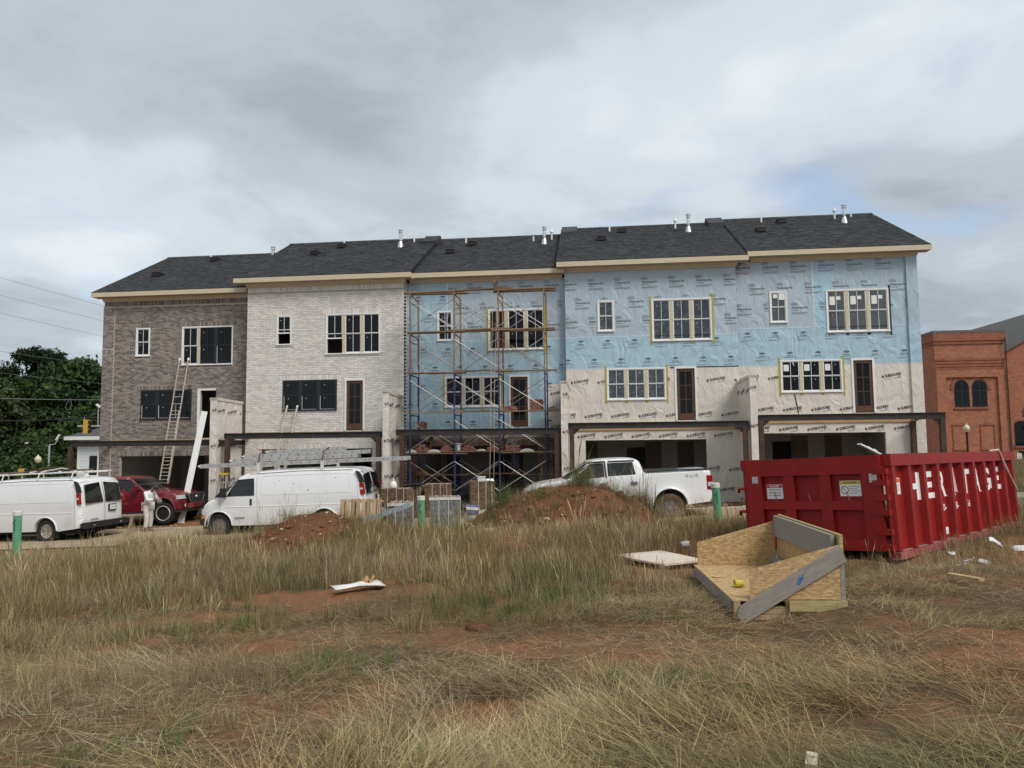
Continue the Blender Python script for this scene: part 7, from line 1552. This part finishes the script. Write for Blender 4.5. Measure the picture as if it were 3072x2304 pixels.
def boxes_clear(x,y):
    ok=np.ones_like(x,bool)
    # pallets of stone, bin, dumpster, panel footprints
    c,s_=math.cos(.743),math.sin(.743); lx=(x-5.85)*c+(y-11.51)*s_; ly=-(x-5.85)*s_+(y-11.51)*c; ok&=~((lx>-.05)&(lx<7.1)&(ly>-.02)&(ly<2.45))
    c,s_=math.cos(R(-3.5)),math.sin(R(-3.5)); lx=(x-2.47)*c+(y-8.48)*s_; ly=-(x-2.47)*s_+(y-8.48)*c; ok&=~((lx>0)&(lx<1.25)&(ly>-.02)&(ly<2.38))
    ok&=~((x>1.9)&(x<3.0)&(y>11.7)&(y<13.1)); ok&=~((x>-2.75)&(x<-1.9)&(y>10.6)&(y<11.5)); c,s_=math.cos(.743),math.sin(.743); lx=(x-5.85)*c+(y-11.51)*s_; ly=-(x-5.85)*s_+(y-11.51)*c; ok&=~((lx>-.3)&(lx<7.1)&(ly>-.22)&(ly<2.45)); ok&=~((x>2.3)&(x<3.9)&(y>8.15)&(y<8.5)&(gr_.random(len(x))<.6)); ok&=~((x>-3.6)&(x<-1.5)&(y>20.9)&(y<22)); return ok
def sample(n,y0,y1):
    y=np.sqrt(gr_.uniform(y0**2,y1**2,n)); x=gr_.uniform(-1,1,n)*(.80*y+3.6); return x,y
def cover(name,label,n,y0,y1,far):
    x,y=sample(n,y0,y1); s,off=to_row(x,y)
    ok=(off<-8.75+ .35*fbm(x,y,.8,2,9))&boxes_clear(x,y); bare=blobmask(x,y,BARE); dens=fbm(x,y,.55,4,2); grn=blobmask(x,y,GREENP)
    mh=np.maximum.reduce([np.clip(mound_h(i,x,y),0,9) for i in range(2)]); mtop=mh>.28
    p=np.clip(1.1-bare*1.5,0.02,1)*np.clip(.35+1.5*(dens-.28),.12,1); p=np.where(mtop,np.where(grn>.3,1,np.where(y<17.9,.62,.14)),p)
    right=smooth(.8,3.2,x)*smooth(14.5,11.5,y); p=p*(1-.35*right)
    ok&=gr_.random(n)<p; x,y=x[ok],y[ok]; n=len(x); bare=blobmask(x,y,BARE); grn=blobmask(x,y,GREENP)+np.clip(fbm(x,y,.7,3,31)-.60,0,1)*2.2; dens=fbm(x,y,.55,4,2); mh=np.maximum.reduce([np.clip(mound_h(i,x,y),0,9) for i in range(2)])
    lodge=np.clip(1.15*smooth(-1.6,.9,x+.30*(7-y))*smooth(12.5,8.0,y)+.9*np.clip(fbm(x,y,.45,3,13)-.55,0,1)*3*smooth(13,8,y)+bare*.8,0,1); u=gr_.random(n); k=np.zeros(n,int); r2=gr_.random(n)
    if not far:
        k=np.where(u<lodge*.88,np.choose((r2*3).astype(int),[3,4,5]),np.choose((r2*4).astype(int),[0,1,2,1]))
        k=np.where((u>.93),7,k); k=np.where((gr_.random(n)<.75*np.clip(grn,0,1)),np.where(r2<.7,6,9),k); k=np.where((bare>.45)&(u>.35),np.where(r2<.5,8,5),k)
    else:
        k=np.where(u<lodge*.7,12,np.where(r2<.5,10,11)); k=np.where(u>.90,13,k); k=np.where(gr_.random(n)<.8*np.clip(grn,0,1),14,k); k=np.where((mh>.2)&(r2<.5)&(grn<.3),15,k)
    isg=np.isin(k,(6,9,14)); ti=STRAW[(gr_.random(n)*4).astype(int)]
    pt=fbm(x,y,.5,3,55)[:,None]; ti=ti*(.62+.75*pt); redd=np.clip(smooth(.52,.66,fbm(x,y,.4,3,71))+(mh>.1)*.9,0,1)[:,None]*.6; rb=RBR[(gr_.random(n)*2).astype(int)]; ti=ti*(1-redd)+rb*redd
    ol=np.clip(fbm(x,y,.8,3,90)-.34,0,.45)[:,None]*2.0; ti=ti*(1-ol)+np.array([.17,.165,.07])*ol
    ti=np.where(isg[:,None],GRE[(gr_.random(n)*3).astype(int)]*(.8+.5*gr_.random(n))[:,None],ti)
    flow=6.283*fbm(x,y,.35,2,120)*1.4+gr_.normal(0,.85,n); az=np.where(np.isin(k,(3,4,12)),flow,gr_.uniform(0,6.283,n))
    hgt=gr_.uniform(.7,1.2,n)*(.72+.6*np.clip(dens-.2,0,1))*np.where(np.isin(k,(3,4,5)),1.0,.46+.38*smooth(5,12.5,y)); hgt=np.where(mh>.25,hgt*.8,hgt); hgt=hgt*(1+.45*np.exp(-((x+2.2)/2.2)**2-((y-19.6)/.9)**2)); bright=smooth(.5,.62,fbm(x,y,.6,3,150))[:,None]*smooth(10,6,y)[:,None]; ti=np.where(isg[:,None],ti,ti*(1+.35*bright))
    rt=smooth(.8,3.0,x)*smooth(14.5,11.5,y); hgt=np.where(np.isin(k,(3,4,5)),hgt,hgt*(1-.45*rt))
    nearcam=np.clip((np.hypot(x,y)-1.8)/2.5,.35,1); hgt=hgt*nearcam
    scl=np.column_stack([hgt,hgt,hgt*gr_.uniform(.85,1.15,n)]); rot=np.column_stack([gr_.normal(0,.08,n),gr_.normal(0,.08,n),az])
    scatter(name,np.column_stack([x,y]),gz(x,y)-.012,rot,scl,k,ti,label); return n
n1=cover('near_grass','dry straw coloured grass matted in the foreground',11500,2.4,9.5,False)
n2=cover('far_grass','tall dry brown grass standing across the middle of the field',23000,8.6,21.5,True)
# flat straw thatch everywhere in front
x,y=sample(5200,2.4,11); s,off=to_row(x,y); ok=(off<-9)&boxes_clear(x,y)&(gr_.random(5200)<np.clip(.9-.85*blobmask(x,y,BARE),.06,1)); x,y=x[ok],y[ok]; n=len(x)
ti=STRAW[(gr_.random(n)*4).astype(int)]*(.55+.6*fbm(x,y,.6,3,44))[:,None]; h=gr_.uniform(.8,1.3,n)
scatter('straw_thatch',np.column_stack([x,y]),gz(x,y)+.002,np.column_stack([np.zeros(n),np.zeros(n),gr_.uniform(0,6.28,n)]),np.column_stack([h,h,h*.35]),np.full(n,5),ti,'flat broken straw lying over the red clay')
# weeds along the bank on the far right and between alley and houses
x=gr_.uniform(15,34,2600); y=gr_.uniform(24,41,2600); s,off=to_row(x,y); ok=(off>-4.1)&(s>16.6); x,y=x[ok],y[ok]; n=len(x)
ti=STRAW[(gr_.random(n)*4).astype(int)]*.8*.55+np.array([.16,.17,.07])*.45; h=gr_.uniform(.8,1.5,n)
scatter('bank_grass',np.column_stack([x,y]),gz(x,y),np.column_stack([np.zeros(n),np.zeros(n),gr_.uniform(0,6.28,n)]),np.column_stack([h,h,h]),np.where(gr_.random(n)<.5,10,14),ti,'dull green grass bank beyond the street at the right')

# tall green and tan weed bunches on and beside the mounds
BN=[(1.62,17.9,1.5),(1.8,17.95,1.25),(3.2,18.1,1.55),(3.38,18.2,1.45),(3.05,18.0,1.2),(-1.65,19.2,1.35),(-1.42,19.15,1.4),(-2.3,19.5,1.3),(-2.55,19.6,1.2),(-.35,17.7,1.0),(2.45,17.6,1.0),(-5.7,18.7,1.0),(-3.4,19.4,1.2),(-3.8,19.7,1.1),(.6,17.3,.9),(4.0,17.9,1.2),(4.3,18.6,1.2),(-.9,19.0,1.2),(6.1,17.6,1.0),(-6.4,19.0,.9),(-1.9,18.6,1.1),(-2.9,18.9,1.1),(-3.2,18.5,1.0)]
P=[];K=[];T=[];S=[]
for (bx_,by_,sc_) in BN:
    for j in range(5):
        P.append((bx_+gr_.normal(0,.10),by_+gr_.normal(0,.10))); K.append(9 if j<3 else (13 if j==3 else 14)); S.append(sc_*gr_.uniform(.8,1.1)*(.8 if j==4 else 1)); T.append(np.array([.13,.155,.055])*gr_.uniform(.7,1.2) if gr_.random()<.6 else np.array([.30,.23,.12])*gr_.uniform(.8,1.2))
P=np.array(P); S=np.array(S); n=len(P)
scatter('weed_bunch',P,gz(P[:,0],P[:,1])-.02,np.column_stack([np.zeros(n),np.zeros(n),gr_.uniform(0,6.28,n)]),np.column_stack([S,S,S]),np.array(K),np.array(T),'tall green weed bunches rising before the scaffold and pickup')
